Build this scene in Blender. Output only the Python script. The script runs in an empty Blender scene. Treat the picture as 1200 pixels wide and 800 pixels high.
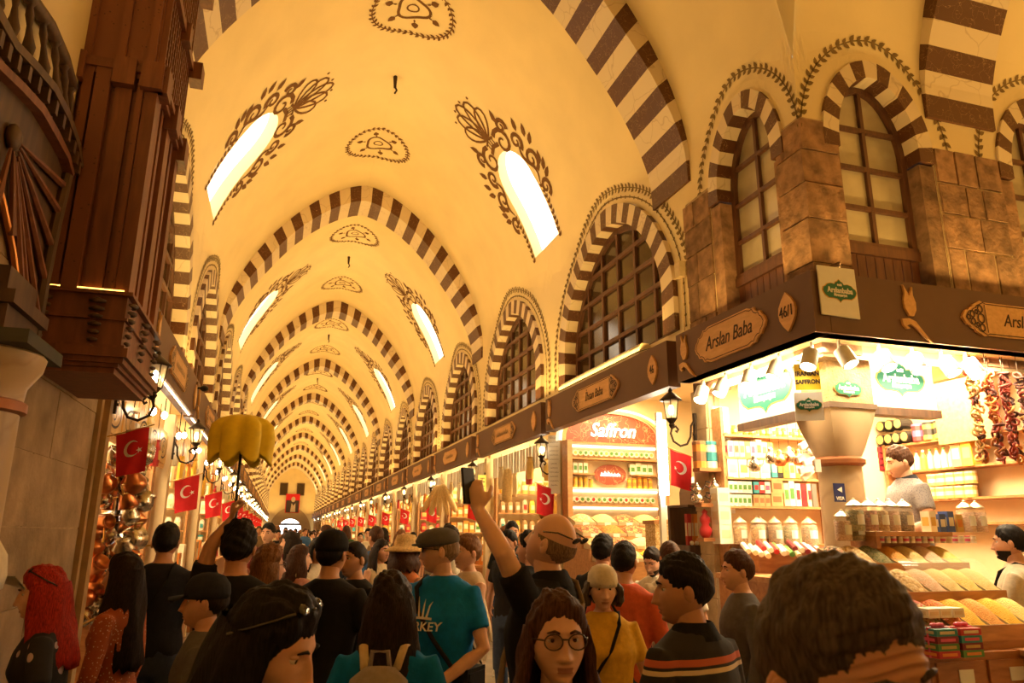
import bpy, bmesh, math, random
import numpy as np
from mathutils import Vector, Matrix
PI = math.pi
rnd = random.Random(7)
scene = bpy.context.scene
COL = scene.collection

# ------------------------------------------------------------------ camera
EYE = 1.65
FPX = 859.116
def _n(v): return v / np.linalg.norm(v)
_d1 = _n(np.array([-274., 222., FPX])); _d3 = _n(np.array([20., -3300., FPX])); _d2 = np.cross(_d1, _d3)
RC = np.stack([_d2, _d1, _d3], 1)            # world -> camera (x right, y down, z forward)
def ray(px, py): return RC.T @ np.array([px - 600., py - 400., FPX])
def onX(px, py, X): r = ray(px, py); return Vector(r * (X / r[0]) + np.array([0, 0, EYE]))
def onY(px, py, Y): r = ray(px, py); return Vector(r * (Y / r[1]) + np.array([0, 0, EYE]))
def onZ(px, py, Z): r = ray(px, py); return Vector(r * ((Z - EYE) / r[2]) + np.array([0, 0, EYE]))
def at_depth(px, py, d): r = ray(px, py); return Vector(r * (d / FPX) + np.array([0, 0, EYE]))
cam_d = bpy.data.cameras.new('camera'); cam = bpy.data.objects.new('camera', cam_d); COL.objects.link(cam)
cam_d.sensor_width = 36; cam_d.lens = FPX * 36 / 1200; cam_d.clip_start = 0.05; cam_d.clip_end = 400
_m = RC.T @ np.diag([1., -1., -1.])
cam.matrix_world = Matrix(_m.tolist()).to_4x4(); cam.location = (0, 0, EYE)
cam_d.dof.use_dof = True; cam_d.dof.focus_distance = 6.5; cam_d.dof.aperture_fstop = 9
scene.camera = cam

# ------------------------------------------------------------------ world, exposure
w = bpy.data.worlds.new('sky'); scene.world = w; w.use_nodes = True
w.node_tree.nodes['Background'].inputs[0].default_value = (.95, .97, 1, 1)
w.node_tree.nodes['Background'].inputs[1].default_value = 1.0
vs = scene.view_settings
vs.view_transform = 'Standard'; vs.look = 'None'; vs.gamma = 1; vs.use_curve_mapping = False
vs.exposure = 1.5

WARM = (1.0, .60, .155); SHOPW = (1.0, .76, .40); SPOTW = (1.0, .78, .46)
def area(name, loc, size, power, col, rot=(0, 0, 0), spread=PI):
    l = bpy.data.lights.new(name, 'AREA'); l.shape = 'RECTANGLE'; l.size, l.size_y = size
    l.energy = power; l.color = col; l.spread = spread
    o = bpy.data.objects.new(name, l); COL.objects.link(o); o.location = loc; o.rotation_euler = rot
    return o

# layout of the hall: x across, y along the hall, z up
XC, HALF = 1.18, 2.5
XR, XL = XC + HALF, XC - HALF                 # wall faces 3.68 / -1.32
FR, FL = 3.43, -1.10                          # faces of the sign fascias
ZS, VB, VP = 5.4, 3.1, 1.55                   # vault springing, rise, exponent
ARCH0, BAY, NBAY = 5.9, 8.1, 10
RIBD = .75
YEND = ARCH0 + BAY * NBAY
ZW = 5.8
CX, CY = 3.68, 4.28                           # corner of the two halls
def surf(z):                                  # half width of the hall at height z
    if z <= ZS: return HALF
    return HALF * max(0., 1 - (min(z - ZS, VB) / VB) ** VP) ** (1 / VP)

# lights the hall has: cove strips on top of the sign boards wash the vault, tubes light the shops
UP_POWER, SHOP_POWER = 41, 60
for k in range(NBAY):
    ym = ARCH0 + BAY * (k + .5)
    f = 1.0 if k < 5 else 1.15
    for sx, xx in ((1, FR + .06), (-1, FL - .06)):
        area('cove_strip_light', (xx, ym, 3.52), (.08, 7.0), UP_POWER * f, WARM, (0, PI - sx * math.radians(24), 0), math.radians(165))
area('cove_strip_light', (FR + .06, 4.95, 3.52), (.08, 1.6), 7, WARM, (0, PI - math.radians(30), 0))
area('cove_strip_light', (4.9, 4.12, 3.52), (2.4, .08), 13, WARM, (PI + math.radians(38), 0, 0))

area('cove_strip_light', (9.5, -.66, 3.52), (9, .08), 42, WARM, (PI - math.radians(38), 0, 0))  # added, unseen: these four strips brighten the crossing and the foreground people
area('cove_strip_light', (10, 4.12, 3.52), (8, .08), 42, WARM, (PI + math.radians(38), 0, 0))
area('cove_strip_light', (XL + .1, -2.4, 3.52), (.08, 3), 9, WARM, (0, PI + math.radians(30), 0))
area('cove_strip_light', (XL + .1, 1.3, 3.52), (.08, 3), 9, WARM, (0, PI + math.radians(30), 0))

# ------------------------------------------------------------------ mesh helpers
class MB:
    def __init__(s): s.v = []; s.f = []; s.m = []; s.mi = 0
    def add(s, vs, fs):
        b = len(s.v); s.v.extend([tuple(p) for p in vs]); s.f.extend([tuple(i + b for i in q) for q in fs]); s.m.extend([s.mi] * len(fs)); return s
    def box(s, c, d, rot=None, taper=1.0):
        x, y, z = d[0] / 2, d[1] / 2, d[2] / 2
        P = [Vector((sx * x * (taper if sz > 0 else 1), sy * y * (taper if sz > 0 else 1), sz * z)) for sz in (-1, 1) for sx, sy in ((-1, -1), (1, -1), (1, 1), (-1, 1))]
        if rot is not None: P = [rot @ p for p in P]
        c = Vector(c)
        return s.add([p + c for p in P], [(3, 2, 1, 0), (4, 5, 6, 7), (0, 1, 5, 4), (1, 2, 6, 5), (2, 3, 7, 6), (3, 0, 4, 7)])
    def b2(s, a, b):
        return s.box([(a[i] + b[i]) / 2 for i in range(3)], [abs(b[i] - a[i]) for i in range(3)])
    def lathe(s, prof, c=(0, 0, 0), n=16, mat=None, cap=True, scallop=None):
        c = Vector(c); V = []
        for (r, z) in prof:
            for i in range(n):
                a = 2 * PI * i / n; rr = r * (1 + (scallop(a) if scallop else 0))
                p = Vector((rr * math.cos(a), rr * math.sin(a), z)); V.append((mat @ p if mat else p) + c)
        F = [(j * n + i, j * n + (i + 1) % n, (j + 1) * n + (i + 1) % n, (j + 1) * n + i) for j in range(len(prof) - 1) for i in range(n)]
        if cap:
            if prof[0][0] > 1e-6: F.append(tuple(range(n - 1, -1, -1)))
            if prof[-1][0] > 1e-6: F.append(tuple((len(prof) - 1) * n + i for i in range(n)))
        return s.add(V, F)
    def tube(s, pts, rad, n=8, cap=True, flat=1.0, up=None):
        pts = [Vector(p) for p in pts]
        R = rad if isinstance(rad, (list, tuple)) else [rad] * len(pts)
        V = []; ref = None
        for i, p in enumerate(pts):
            t = (pts[min(i + 1, len(pts) - 1)] - pts[max(i - 1, 0)])
            if t.length < 1e-9: t = Vector((0, 0, 1))
            t.normalize()
            if ref is None:
                ref = Vector(up) if up else (Vector((0, 0, 1)) if abs(t.z) < .9 else Vector((1, 0, 0)))
            u = ref - t * ref.dot(t)
            if u.length < 1e-6: u = t.orthogonal()
            u.normalize(); ref = u; w_ = t.cross(u)
            for k in range(n):
                a = 2 * PI * k / n
                V.append(p + (u * math.cos(a) * flat + w_ * math.sin(a)) * R[i])
        F = [(j * n + i, j * n + (i + 1) % n, (j + 1) * n + (i + 1) % n, (j + 1) * n + i) for j in range(len(pts) - 1) for i in range(n)]
        if cap: F += [tuple(range(n - 1, -1, -1)), tuple((len(pts) - 1) * n + i for i in range(n))]
        return s.add(V, F)
    def prism(s, poly, h, M=None):                  # polygon in local xy, extruded h along local z
        n = len(poly); P = [Vector((x, y, 0)) for x, y in poly] + [Vector((x, y, h)) for x, y in poly]
        if M is not None: P = [M @ p for p in P]
        return s.add(P, [tuple(range(n - 1, -1, -1)), tuple(range(n, 2 * n))] + [(i, (i + 1) % n, n + (i + 1) % n, n + i) for i in range(n)])
    def ell(s, c, r, n=12, m=8, rot=None):
        c = Vector(c); V = [];
        for j in range(m + 1):
            th = PI * j / m
            for i in range(n):
                a = 2 * PI * i / n
                p = Vector((r[0] * math.sin(th) * math.cos(a), r[1] * math.sin(th) * math.sin(a), r[2] * math.cos(th)))
                V.append((rot @ p if rot else p) + c)
        return s.add(V, [(j * n + i, (j + 1) * n + i, (j + 1) * n + (i + 1) % n, j * n + (i + 1) % n) for j in range(m) for i in range(n)])
    def mesh(s, name, mats, smooth=False):
        me = bpy.data.meshes.new(name); me.from_pydata(s.v, [], s.f)
        for m_ in (mats if isinstance(mats, (list, tuple)) else [mats]): me.materials.append(m_)
        if len(me.materials) > 1: me.polygons.foreach_set('material_index', s.m)
        if smooth:
            me.polygons.foreach_set('use_smooth', [True] * len(me.polygons))
            if smooth == 'auto':
                try: me.set_sharp_from_angle(angle=math.radians(40))
                except Exception: pass
        me.update(); return me
    def build(s, name, mats, parent=None, smooth=False, loc=None):
        return link(name, s.mesh(name, mats, smooth), parent, loc)
def link(name, data, parent=None, loc=None, rot=None, scale=None):
    o = bpy.data.objects.new(name, data); COL.objects.link(o)
    if parent is not None: o.parent = parent
    if loc is not None: o.location = loc
    if rot is not None: o.rotation_euler = rot
    if scale is not None: o.scale = scale
    return o
def tag(o, label, cat, group=None):
    o['label'] = label; o['category'] = cat
    if group: o['group'] = group
    return o
def thing(name, label, cat, loc=(0, 0, 0), rotz=0, group=None):
    o = link(name, None, None, loc, (0, 0, rotz)); o.empty_display_size = .1
    return tag(o, label, cat, group)
def struct(o): o['kind'] = 'structure'; return o
def stuff(o): o['kind'] = 'stuff'; return o
def dup(o, loc=None, rot=None, parent=None, scale=None):
    c = o.copy(); COL.objects.link(c); c.parent = parent
    if loc is not None: c.location = loc
    if rot is not None: c.rotation_euler = rot
    if scale is not None: c.scale = scale
    for ch in o.children: dup(ch, parent=c)
    return c
_tc = {}
def text_mesh(txt, size, depth, mat, shear=0, bold=0, sx=1):
    key = (txt, size, depth, mat.name, shear, bold, sx)
    if key in _tc: return _tc[key]
    cu = bpy.data.curves.new('lettering', 'FONT'); cu.body = txt; cu.size = size; cu.extrude = depth; cu.shear = shear; cu.offset = bold
    cu.align_x = 'CENTER'; cu.align_y = 'CENTER'; cu.resolution_u = 3
    o = bpy.data.objects.new('lettering', cu); COL.objects.link(o)
    dg = bpy.context.evaluated_depsgraph_get(); dg.update()
    me = bpy.data.meshes.new_from_object(o.evaluated_get(dg)); bpy.data.objects.remove(o); bpy.data.curves.remove(cu)
    if sx != 1: me.transform(Matrix.Diagonal((sx, 1, 1, 1)))
    me.materials.clear(); me.materials.append(mat); me.name = 'lettering'; _tc[key] = me
    return me
def frameM(o, ux, uy):                              # matrix with local x=ux, y=uy, z=ux x uy at o
    ux = Vector(ux).normalized(); uy = Vector(uy).normalized(); uz = ux.cross(uy)
    return Matrix(((ux.x, uy.x, uz.x, o[0]), (ux.y, uy.y, uz.y, o[1]), (ux.z, uy.z, uz.z, o[2]), (0, 0, 0, 1)))
def place(name, me, M, parent=None):
    o = link(name, me, parent); o.matrix_local = M; return o

# ------------------------------------------------------------------ materials
def _nt(name):
    m = bpy.data.materials.new(name); m.use_nodes = True; nt = m.node_tree
    return m, nt, nt.nodes['Principled BSDF']
def lin(c): return tuple(((x / 255) / 12.92 if x / 255 <= .04045 else ((x / 255 + .055) / 1.055) ** 2.4) for x in c)
_mc = {}
def M_(name, col, rough=.6, metal=0, var=.12, scale=12, bump=0, bscale=60, spec=.4, alpha=1, sheen=0, sub=0, coat=0, objvar=0):
    if name in _mc: return _mc[name]
    m, nt, b = _nt(name); N = nt.nodes; L = nt.links
    b.inputs['Roughness'].default_value = rough; b.inputs['Metallic'].default_value = metal; b.inputs['Specular IOR Level'].default_value = spec
    if coat: b.inputs['Coat Weight'].default_value = coat
    if sub: b.inputs['Subsurface Weight'].default_value = sub; b.inputs['Subsurface Radius'].default_value = (.01, .004, .002)
    tc = N.new('ShaderNodeTexCoord'); no = N.new('ShaderNodeTexNoise'); no.inputs['Scale'].default_value = scale; no.inputs['Detail'].default_value = 5
    L.new(tc.outputs['Object'], no.inputs['Vector'])
    cr = N.new('ShaderNodeValToRGB')
    cr.color_ramp.elements[0].position = .3; cr.color_ramp.elements[1].position = .7
    cr.color_ramp.elements[0].color = (*[max(0, c * (1 - var)) for c in col], 1); cr.color_ramp.elements[1].color = (*[min(1, c * (1 + var)) for c in col], 1)
    L.new(no.outputs['Fac'], cr.inputs['Fac']); out = cr.outputs['Color']
    if objvar:
        oi = N.new('ShaderNodeObjectInfo'); hs = N.new('ShaderNodeHueSaturation'); mr = N.new('ShaderNodeMapRange')
        mr.inputs['To Min'].default_value = 1 - objvar; mr.inputs['To Max'].default_value = 1 + objvar
        L.new(oi.outputs['Random'], mr.inputs['Value']); L.new(mr.outputs[0], hs.inputs['Value']); L.new(out, hs.inputs['Color']); out = hs.outputs['Color']
    L.new(out, b.inputs['Base Color'])
    if bump:
        n2 = N.new('ShaderNodeTexNoise'); n2.inputs['Scale'].default_value = bscale; n2.inputs['Detail'].default_value = 4
        L.new(tc.outputs['Object'], n2.inputs['Vector']); bp = N.new('ShaderNodeBump'); bp.inputs['Strength'].default_value = bump; bp.inputs['Distance'].default_value = .01
        L.new(n2.outputs['Fac'], bp.inputs['Height']); L.new(bp.outputs[0], b.inputs['Normal'])
    if alpha < 1: b.inputs['Alpha'].default_value = alpha
    _mc[name] = m; return m
def emit(name, col, st):
    if name in _mc: return _mc[name]
    m, nt, b = _nt(name); b.inputs['Base Color'].default_value = (*col, 1)
    b.inputs['Emission Color'].default_value = (*col, 1); b.inputs['Emission Strength'].default_value = st
    _mc[name] = m; return m
def marble(name, base, vein, scale=3., vw=.035, mix=.85):
    m, nt, b = _nt(name); N = nt.nodes; L = nt.links; b.inputs['Roughness'].default_value = .45
    tc = N.new('ShaderNodeTexCoord'); no = N.new('ShaderNodeTexNoise'); no.inputs['Scale'].default_value = scale; no.inputs['Detail'].default_value = 3
    oi = N.new('ShaderNodeObjectInfo'); ad = N.new('ShaderNodeVectorMath'); mu = N.new('ShaderNodeVectorMath'); mu.operation = 'SCALE'; mu.inputs[3].default_value = 7
    cx_ = N.new('ShaderNodeCombineXYZ'); L.new(oi.outputs['Random'], cx_.inputs[0]); L.new(oi.outputs['Random'], cx_.inputs[2]); L.new(cx_.outputs[0], mu.inputs[0])
    L.new(tc.outputs['Object'], ad.inputs[0]); L.new(mu.outputs[0], ad.inputs[1])
    L.new(ad.outputs[0], no.inputs['Vector'])
    vo = N.new('ShaderNodeTexVoronoi'); vo.feature = 'DISTANCE_TO_EDGE'; vo.inputs['Scale'].default_value = scale * 1.6
    mx = N.new('ShaderNodeMixRGB'); mx.inputs[0].default_value = .35; L.new(ad.outputs[0], mx.inputs[1]); L.new(no.outputs['Color'], mx.inputs[2]); L.new(mx.outputs[0], vo.inputs['Vector'])
    cr = N.new('ShaderNodeValToRGB'); cr.color_ramp.elements[0].position = 0; cr.color_ramp.elements[1].position = vw
    cr.color_ramp.elements[0].color = (*[v * mix + c * (1 - mix) for v, c in zip(vein, base)], 1); cr.color_ramp.elements[1].color = (*base, 1)
    L.new(vo.outputs['Distance'], cr.inputs['Fac']); L.new(cr.outputs['Color'], b.inputs['Base Color'])
    _mc[name] = m; return m
def wood(name, c1, c2, rough=.45, scale=2.0, stretch=(1, 1, .12), bump=.15):
    m, nt, b = _nt(name); N = nt.nodes; L = nt.links; b.inputs['Roughness'].default_value = rough
    tc = N.new('ShaderNodeTexCoord'); mp = N.new('ShaderNodeMapping'); mp.inputs['Scale'].default_value = stretch
    no = N.new('ShaderNodeTexNoise'); no.inputs['Scale'].default_value = 14 * scale; no.inputs['Detail'].default_value = 6; no.inputs['Distortion'].default_value = .6
    L.new(tc.outputs['Object'], mp.inputs[0]); L.new(mp.outputs[0], no.inputs['Vector'])
    cr = N.new('ShaderNodeValToRGB'); cr.color_ramp.elements[0].position = .32; cr.color_ramp.elements[1].position = .68
    cr.color_ramp.elements[0].color = (*c1, 1); cr.color_ramp.elements[1].color = (*c2, 1)
    L.new(no.outputs['Fac'], cr.inputs['Fac']); L.new(cr.outputs['Color'], b.inputs['Base Color'])
    bp = N.new('ShaderNodeBump'); bp.inputs['Strength'].default_value = bump; bp.inputs['Distance'].default_value = .004
    L.new(no.outputs['Fac'], bp.inputs['Height']); L.new(bp.outputs[0], b.inputs['Normal'])
    _mc[name] = m; return m
def dots(name, base, spot, scale=30, thr=.28, rough=.8, noise=0):
    m, nt, b = _nt(name); N = nt.nodes; L = nt.links; b.inputs['Roughness'].default_value = rough
    tc = N.new('ShaderNodeTexCoord'); vo = N.new('ShaderNodeTexVoronoi'); vo.inputs['Scale'].default_value = scale
    L.new(tc.outputs['Object'], vo.inputs['Vector'])
    cr = N.new('ShaderNodeValToRGB'); cr.color_ramp.interpolation = 'CONSTANT'; cr.color_ramp.elements[0].position = 0; cr.color_ramp.elements[1].position = thr
    cr.color_ramp.elements[0].color = (*spot, 1); cr.color_ramp.elements[1].color = (*base, 1)
    L.new(vo.outputs['Distance'], cr.inputs['Fac']); L.new(cr.outputs['Color'], b.inputs['Base Color'])
    _mc[name] = m; return m
def grains(name, cols, scale=120, rough=.7, bump=.6):          # heaps of spice, tea, nuts: coloured cells with relief
    m, nt, b = _nt(name); N = nt.nodes; L = nt.links; b.inputs['Roughness'].default_value = rough
    tc = N.new('ShaderNodeTexCoord'); vo = N.new('ShaderNodeTexVoronoi'); vo.inputs['Scale'].default_value = scale
    L.new(tc.outputs['Object'], vo.inputs['Vector'])
    sp = N.new('ShaderNodeSeparateColor'); L.new(vo.outputs['Color'], sp.inputs[0])
    cr = N.new('ShaderNodeValToRGB'); cr.color_ramp.interpolation = 'CONSTANT'
    while len(cr.color_ramp.elements) < len(cols): cr.color_ramp.elements.new(.5)
    for i, c in enumerate(cols): cr.color_ramp.elements[i].position = i / len(cols); cr.color_ramp.elements[i].color = (*c, 1)
    L.new(sp.outputs[0], cr.inputs['Fac']); L.new(cr.outputs['Color'], b.inputs['Base Color'])
    bp = N.new('ShaderNodeBump'); bp.inputs['Strength'].default_value = bump; bp.inputs['Distance'].default_value = .01; bp.invert = True
    L.new(vo.outputs['Distance'], bp.inputs['Height']); L.new(bp.outputs[0], b.inputs['Normal'])
    _mc[name] = m; return m
def glassy(name, col, rough=.05, alpha=.35):
    m, nt, b = _nt(name); b.inputs['Base Color'].default_value = (*col, 1); b.inputs['Roughness'].default_value = rough; b.inputs['Alpha'].default_value = alpha
    b.inputs['Specular IOR Level'].default_value = .6; _mc[name] = m; return m

plaster = M_('cream_plaster', (.80, .66, .40), .85, var=.05, scale=1.5, bump=.08, bscale=25)
mdark = marble('dark_veined_marble', (.095, .032, .011), (.40, .25, .12), 6, .012)
mlight = marble('pale_marble', (.70, .58, .42), (.42, .30, .18), 2.2, .018, .6)
stone = M_('travertine_block', (.25, .140, .080), .92, var=.45, scale=9, bump=1.0, bscale=28, objvar=.22)
mortar = M_('lime_mortar', (.42, .30, .18), .95, var=.2, scale=20, bump=.5)
paint = M_('brown_wall_paint', (.15, .065, .018), .8, var=.15)
paintg = M_('grey_olive_wall_paint', (.20, .13, .05), .8, var=.15)
wframe = wood('window_frame_wood', (.075, .028, .014), (.13, .05, .022), .5)
wplank = wood('window_plank_wood', (.12, .042, .018), (.19, .07, .03), .5)
wred = wood('kiosk_red_wood', (.15, .05, .026), (.24, .085, .04), .55, 1.4)
wdark = wood('dark_old_wood', (.06, .03, .018), (.12, .06, .03), .55, 1.4)
wshelf = wood('shelf_wood', (.38, .17, .06), (.55, .27, .10), .45, 2, (.2, 1, 1))
wcount = wood('counter_wood', (.30, .11, .035), (.45, .19, .06), .4, 2, (.2, 1, 1))
wply = wood('plaque_wood', (.62, .33, .11), (.75, .43, .17), .5, 2, (1, .2, 1), .05)
fboard = M_('fascia_board_brown', (.150, .074, .044), .55, var=.06, scale=4)
black = M_('black_metal', (.012, .010, .009), .45, .3)
iron = M_('lantern_iron', (.05, .032, .02), .45, .7)
white = M_('white_paint', (.82, .80, .74), .5, var=.03)
floorm = M_('stone_floor', (.20, .15, .10), .5, var=.25, scale=3, bump=.15)
red = M_('flag_red', (.62, .012, .018), .7, var=.06)
flagw = M_('flag_white', (.85, .80, .74), .7, var=.03)
brass = M_('brass', (.55, .34, .10), .3, 1)
copper = M_('copper', (.62, .24, .10), .28, 1, objvar=.25)
silver = M_('tin_silver', (.62, .56, .46), .25, 1, objvar=.2)
gold = M_('gilt_paint', (.60, .36, .10), .4, .5)
sky_pane = emit('skylight_pane', (1.0, .96, .84), 1.0)
lamp_w = emit('lamp_glow', (1.0, .80, .48), 9)
lamp_s = emit('spot_glow', (1.0, .88, .66), 14)
led = emit('led_strip_glow', (1.0, .74, .34), 7)
neon = emit('neon_white', (1.0, .93, .84), 1.3)
# ================================================================== the hall
# ---- floor
fl = MB(); fl.b2((-8, -6, -.2), (16, YEND + 12, 0)); struct(fl.build('floor', floorm))

# ---- vault profile helpers
def pz(d): return ZS + VB * max(0., 1 - min(1., abs(d) / HALF) ** VP) ** (1 / VP)
_tab = [(0., ZW)]; _N = 400; _pp = None
_th0 = None
_pts = []
for i in range(_N + 1):                        # arc from z=ZW to the crown
    th = PI / 2 * i / _N
    _pts.append((HALF * max(0, math.cos(th)) ** (2 / VP), ZS + VB * math.sin(th) ** (2 / VP)))
_d0 = surf(ZW)
_pts = [(_d0, ZW)] + [p for p in _pts if p[1] > ZW + 1e-6]
_arc = [0.]
for a, b in zip(_pts, _pts[1:]): _arc.append(_arc[-1] + math.hypot(b[0] - a[0], b[1] - a[1]))
UT = _arc[-1]
_ax, _px, _pzz = np.array(_arc), np.array([p[0] for p in _pts]), np.array([p[1] for p in _pts])
def prof(u): return float(np.interp(u, _ax, _px)), float(np.interp(u, _ax, _pzz))
def vmap(q, y, off=0.):                        # q = signed distance from the crown along the vault
    s = 1 if q >= 0 else -1; u = max(0., UT - abs(q)); d, z = prof(u)
    if off:
        d2, z2 = prof(min(UT, u + .02)); d1, z1 = prof(max(0, u - .02)); t = math.hypot(d2 - d1, z2 - z1) or 1
        d -= off * (z2 - z1) / t; z += off * (d2 - d1) / t
    return (XC + s * d, y, z)
def uz(z): return float(np.interp(z, _pzz, _ax))

# ---- skylight outline, local (u upward from its sill, v along the hall)
SKW, SKL = .52, 1.62
SKU = uz(5.9)
def sky_outline(n=14):
    o = [(0., -SKW), (0., SKW)]
    for i in range(1, 5): o.append((SKL * .68 * i / 4, SKW))
    for i in range(1, n): a = PI * i / n; o.append((SKL * .68 + SKL * .32 * math.sin(a), SKW * math.cos(a)))
    for i in range(4, 0, -1): o.append((SKL * .68 * i / 4, -SKW))
    return o
def patch_with_hole(mb, rect, hole, fmap, rings=5):
    u0, u1, v0, v1 = rect; cu = sum(p[0] for p in hole) / len(hole); cv = sum(p[1] for p in hole) / len(hole)
    out = []
    for (u, v) in hole:
        du, dv = u - cu, v - cv; t = 1e9
        if du > 1e-9: t = min(t, (u1 - cu) / du)
        if du < -1e-9: t = min(t, (u0 - cu) / du)
        if dv > 1e-9: t = min(t, (v1 - cv) / dv)
        if dv < -1e-9: t = min(t, (v0 - cv) / dv)
        out.append((cu + du * t, cv + dv * t))
    pts = list(zip(hole, out))
    # make sure the rectangle's corners are present
    full = []
    n = len(pts)
    for i in range(n):
        full.append(pts[i]); a, b = pts[i][1], pts[(i + 1) % n][1]
        if abs(a[0] - b[0]) > 1e-6 and abs(a[1] - b[1]) > 1e-6:
            c1, c2 = (a[0], b[1]), (b[0], a[1])
            c = c1 if (abs(c1[0] - u0) < 1e-6 or abs(c1[0] - u1) < 1e-6) and (abs(c1[1] - v0) < 1e-6 or abs(c1[1] - v1) < 1e-6) else c2
            h1, h2 = pts[i][0], pts[(i + 1) % n][0]; full.append((((h1[0] + h2[0]) / 2, (h1[1] + h2[1]) / 2), c))
    n = len(full); V = []
    for r in range(rings + 1):
        f = (r / rings) ** 1.3
        for h, o in full: V.append(fmap(h[0] + (o[0] - h[0]) * f, h[1] + (o[1] - h[1]) * f))
    mb.add(V, [(r * n + i, r * n + (i + 1) % n, (r + 1) * n + (i + 1) % n, (r + 1) * n + i) for r in range(rings) for i in range(n)])
def grid(mb, us, vs_, fmap):
    V = [fmap(u, v) for u in us for v in vs_]; n = len(vs_)
    mb.add(V, [(i * n + j, i * n + j + 1, (i + 1) * n + j + 1, (i + 1) * n + j) for i in range(len(us) - 1) for j in range(n - 1)])
def lsp(a, b, n): return [a + (b - a) * i / n for i in range(n + 1)]

SKY_Y = 4.0                                     # skylight centre from the bay's arch
vault = MB()
for k in range(NBAY):
    y0 = ARCH0 + BAY * k; y1 = y0 + BAY; yc = y0 + SKY_Y
    for s in (1, -1):
        fm = lambda u, v, s=s: vmap(s * max(1e-6, (UT - u)), v)
        ua, ub = max(.02, SKU - .06), SKU + SKL + .15
        patch_with_hole(vault, (ua, ub, yc - SKW - .12, yc + SKW + .12), [(SKU + a, yc + b) for a, b in sky_outline()], fm)
        for va, vb in ((y0, yc - SKW - .12), (yc + SKW + .12, y1)): grid(vault, lsp(ua, ub, 14), lsp(va, vb, 3), fm)
        grid(vault, lsp(0, ua, 2), lsp(y0, y1, 3), fm)
        grid(vault, lsp(ub, UT, 12), lsp(y0, y1, 3), fm)
        if k < NBAY:                            # reveal and pane
            oo = sky_outline(); n = len(oo)
            inn = [vmap(s * (UT - SKU - a), yc + b) for a, b in oo]; out = [vmap(s * (UT - SKU - a), yc + b, -.16) for a, b in oo]
            vault.add(inn + out, [(i, (i + 1) % n, n + (i + 1) % n, n + i) for i in range(n)])
            pn = MB(); pn.add(out + [vmap(s * (UT - SKU - SKL * .5), yc, -.17)], [(i, (i + 1) % n, n) for i in range(n)])
            wo = struct(pn.build('window_%d' % (k * 2 + (1 if s > 0 else 2)), sky_pane))
for s in (1, -1):
    grid(vault, lsp(0, UT, 26), lsp(CY, ARCH0, 2), lambda u, v, s=s: vmap(s * max(1e-6, UT - u), v))
    grid(vault, lsp(0, UT, 26), lsp(-4, CY - 2 * HALF, 2), lambda u, v, s=s: vmap(s * max(1e-6, UT - u), v))
AY = CY - HALF                                  # axis of the crossing hall
def groin(x, y): return (x, y, max(pz(x - XC), pz(y - AY)))
grid(vault, lsp(XL, XR, 44), lsp(CY - 2 * HALF, CY, 44), groin)
for s in (1, -1):
    def am(u, v, s=s):
        x, y, z = vmap(s * max(1e-6, UT - u), 0); return (v, AY + (x - XC), z)
    grid(vault, lsp(0, UT, 26), lsp(XR, 15, 3), am)
vo = vault.build('ceiling', plaster, smooth='auto'); struct(vo)

# ---- lunette windows in the side walls
WA, WZ0, WZS, WB, WPW = 1.40, 3.62, 4.08, 1.30, 1.75
def lun(a, b, n=28, z0=WZ0, zs=WZS, p=WPW):      # arch line from left foot over apex to right foot (y, z)
    o = [(-a, z0 + (zs - z0) * i / 3) for i in range(3)]
    for i in range(n + 1):
        th = PI * (1 - i / n); c = math.cos(th)
        o.append((a * math.copysign(abs(c) ** (2 / p), c), zs + b * abs(math.sin(th)) ** (2 / p)))
    return o + [(a, z0 + (zs - z0) * i / 3) for i in range(2, -1, -1)]
def resample(pts, n):
    d = [0.]
    for a, b in zip(pts, pts[1:]): d.append(d[-1] + math.hypot(b[0] - a[0], b[1] - a[1]))
    D = np.linspace(0, d[-1], n); return list(zip(np.interp(D, d, [p[0] for p in pts]).tolist(), np.interp(D, d, [p[1] for p in pts]).tolist()))
def arch_wall(mb, ya, yb, yc, line, z0, ztop, fmap, rings=4):
    inner = resample([(yc + a, z) for a, z in line], 49)
    L_ = [(ya, z0), (ya, ztop), (yb, ztop), (yb, z0)]
    h = ztop - z0; wd = yb - ya; tot = 2 * h + wd
    n1 = round(48 * h / tot); outer = [(ya, z0 + h * i / n1) for i in range(n1)] + [(ya + wd * i / (48 - 2 * n1), ztop) for i in range(48 - 2 * n1)] + [(yb, ztop - h * i / n1) for i in range(n1 + 1)]
    V = []
    for r in range(rings + 1):
        f = r / rings
        V += [fmap(i_[0] + (o[0] - i_[0]) * f, i_[1] + (o[1] - i_[1]) * f) for i_, o in zip(inner, outer)]
    n = 49
    mb.add(V, [(r * n + i, r * n + i + 1, (r + 1) * n + i + 1, (r + 1) * n + i) for r in range(rings) for i in range(n - 1)])
def voussoirs(parent, inner, outer, n, fmap, d0, d1, split, start_dark=True, label=None):
    """stones between two lines; fmap(a, z, depth) -> point. separate children or two joined meshes"""
    I = resample(inner, n * 2 + 1); O = resample(outer, n * 2 + 1)
    J = [MB(), MB()]
    for i in range(n):
        V = []
        for dd in (d0, d1):
            for L_ in (I, O):
                for j in range(3): V.append(fmap(L_[2 * i + j][0], L_[2 * i + j][1], dd))
        F = [(0, 1, 4, 3), (1, 2, 5, 4), (9, 10, 7, 6), (10, 11, 8, 7), (6, 7, 1, 0), (7, 8, 2, 1), (3, 4, 10, 9), (4, 5, 11, 10), (0, 3, 9, 6), (8, 11, 5, 2)]
        dk = (i % 2 == 0) == start_dark
        if split: MB().add(V, F).build('voussoir', mdark if dk else mlight, parent)
        else: J[0 if dk else 1].add(V, F)
    if not split:
        stuff(J[0].build('dark_voussoirs', mdark, parent)); stuff(J[1].build('pale_voussoirs', mlight, parent))
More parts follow.
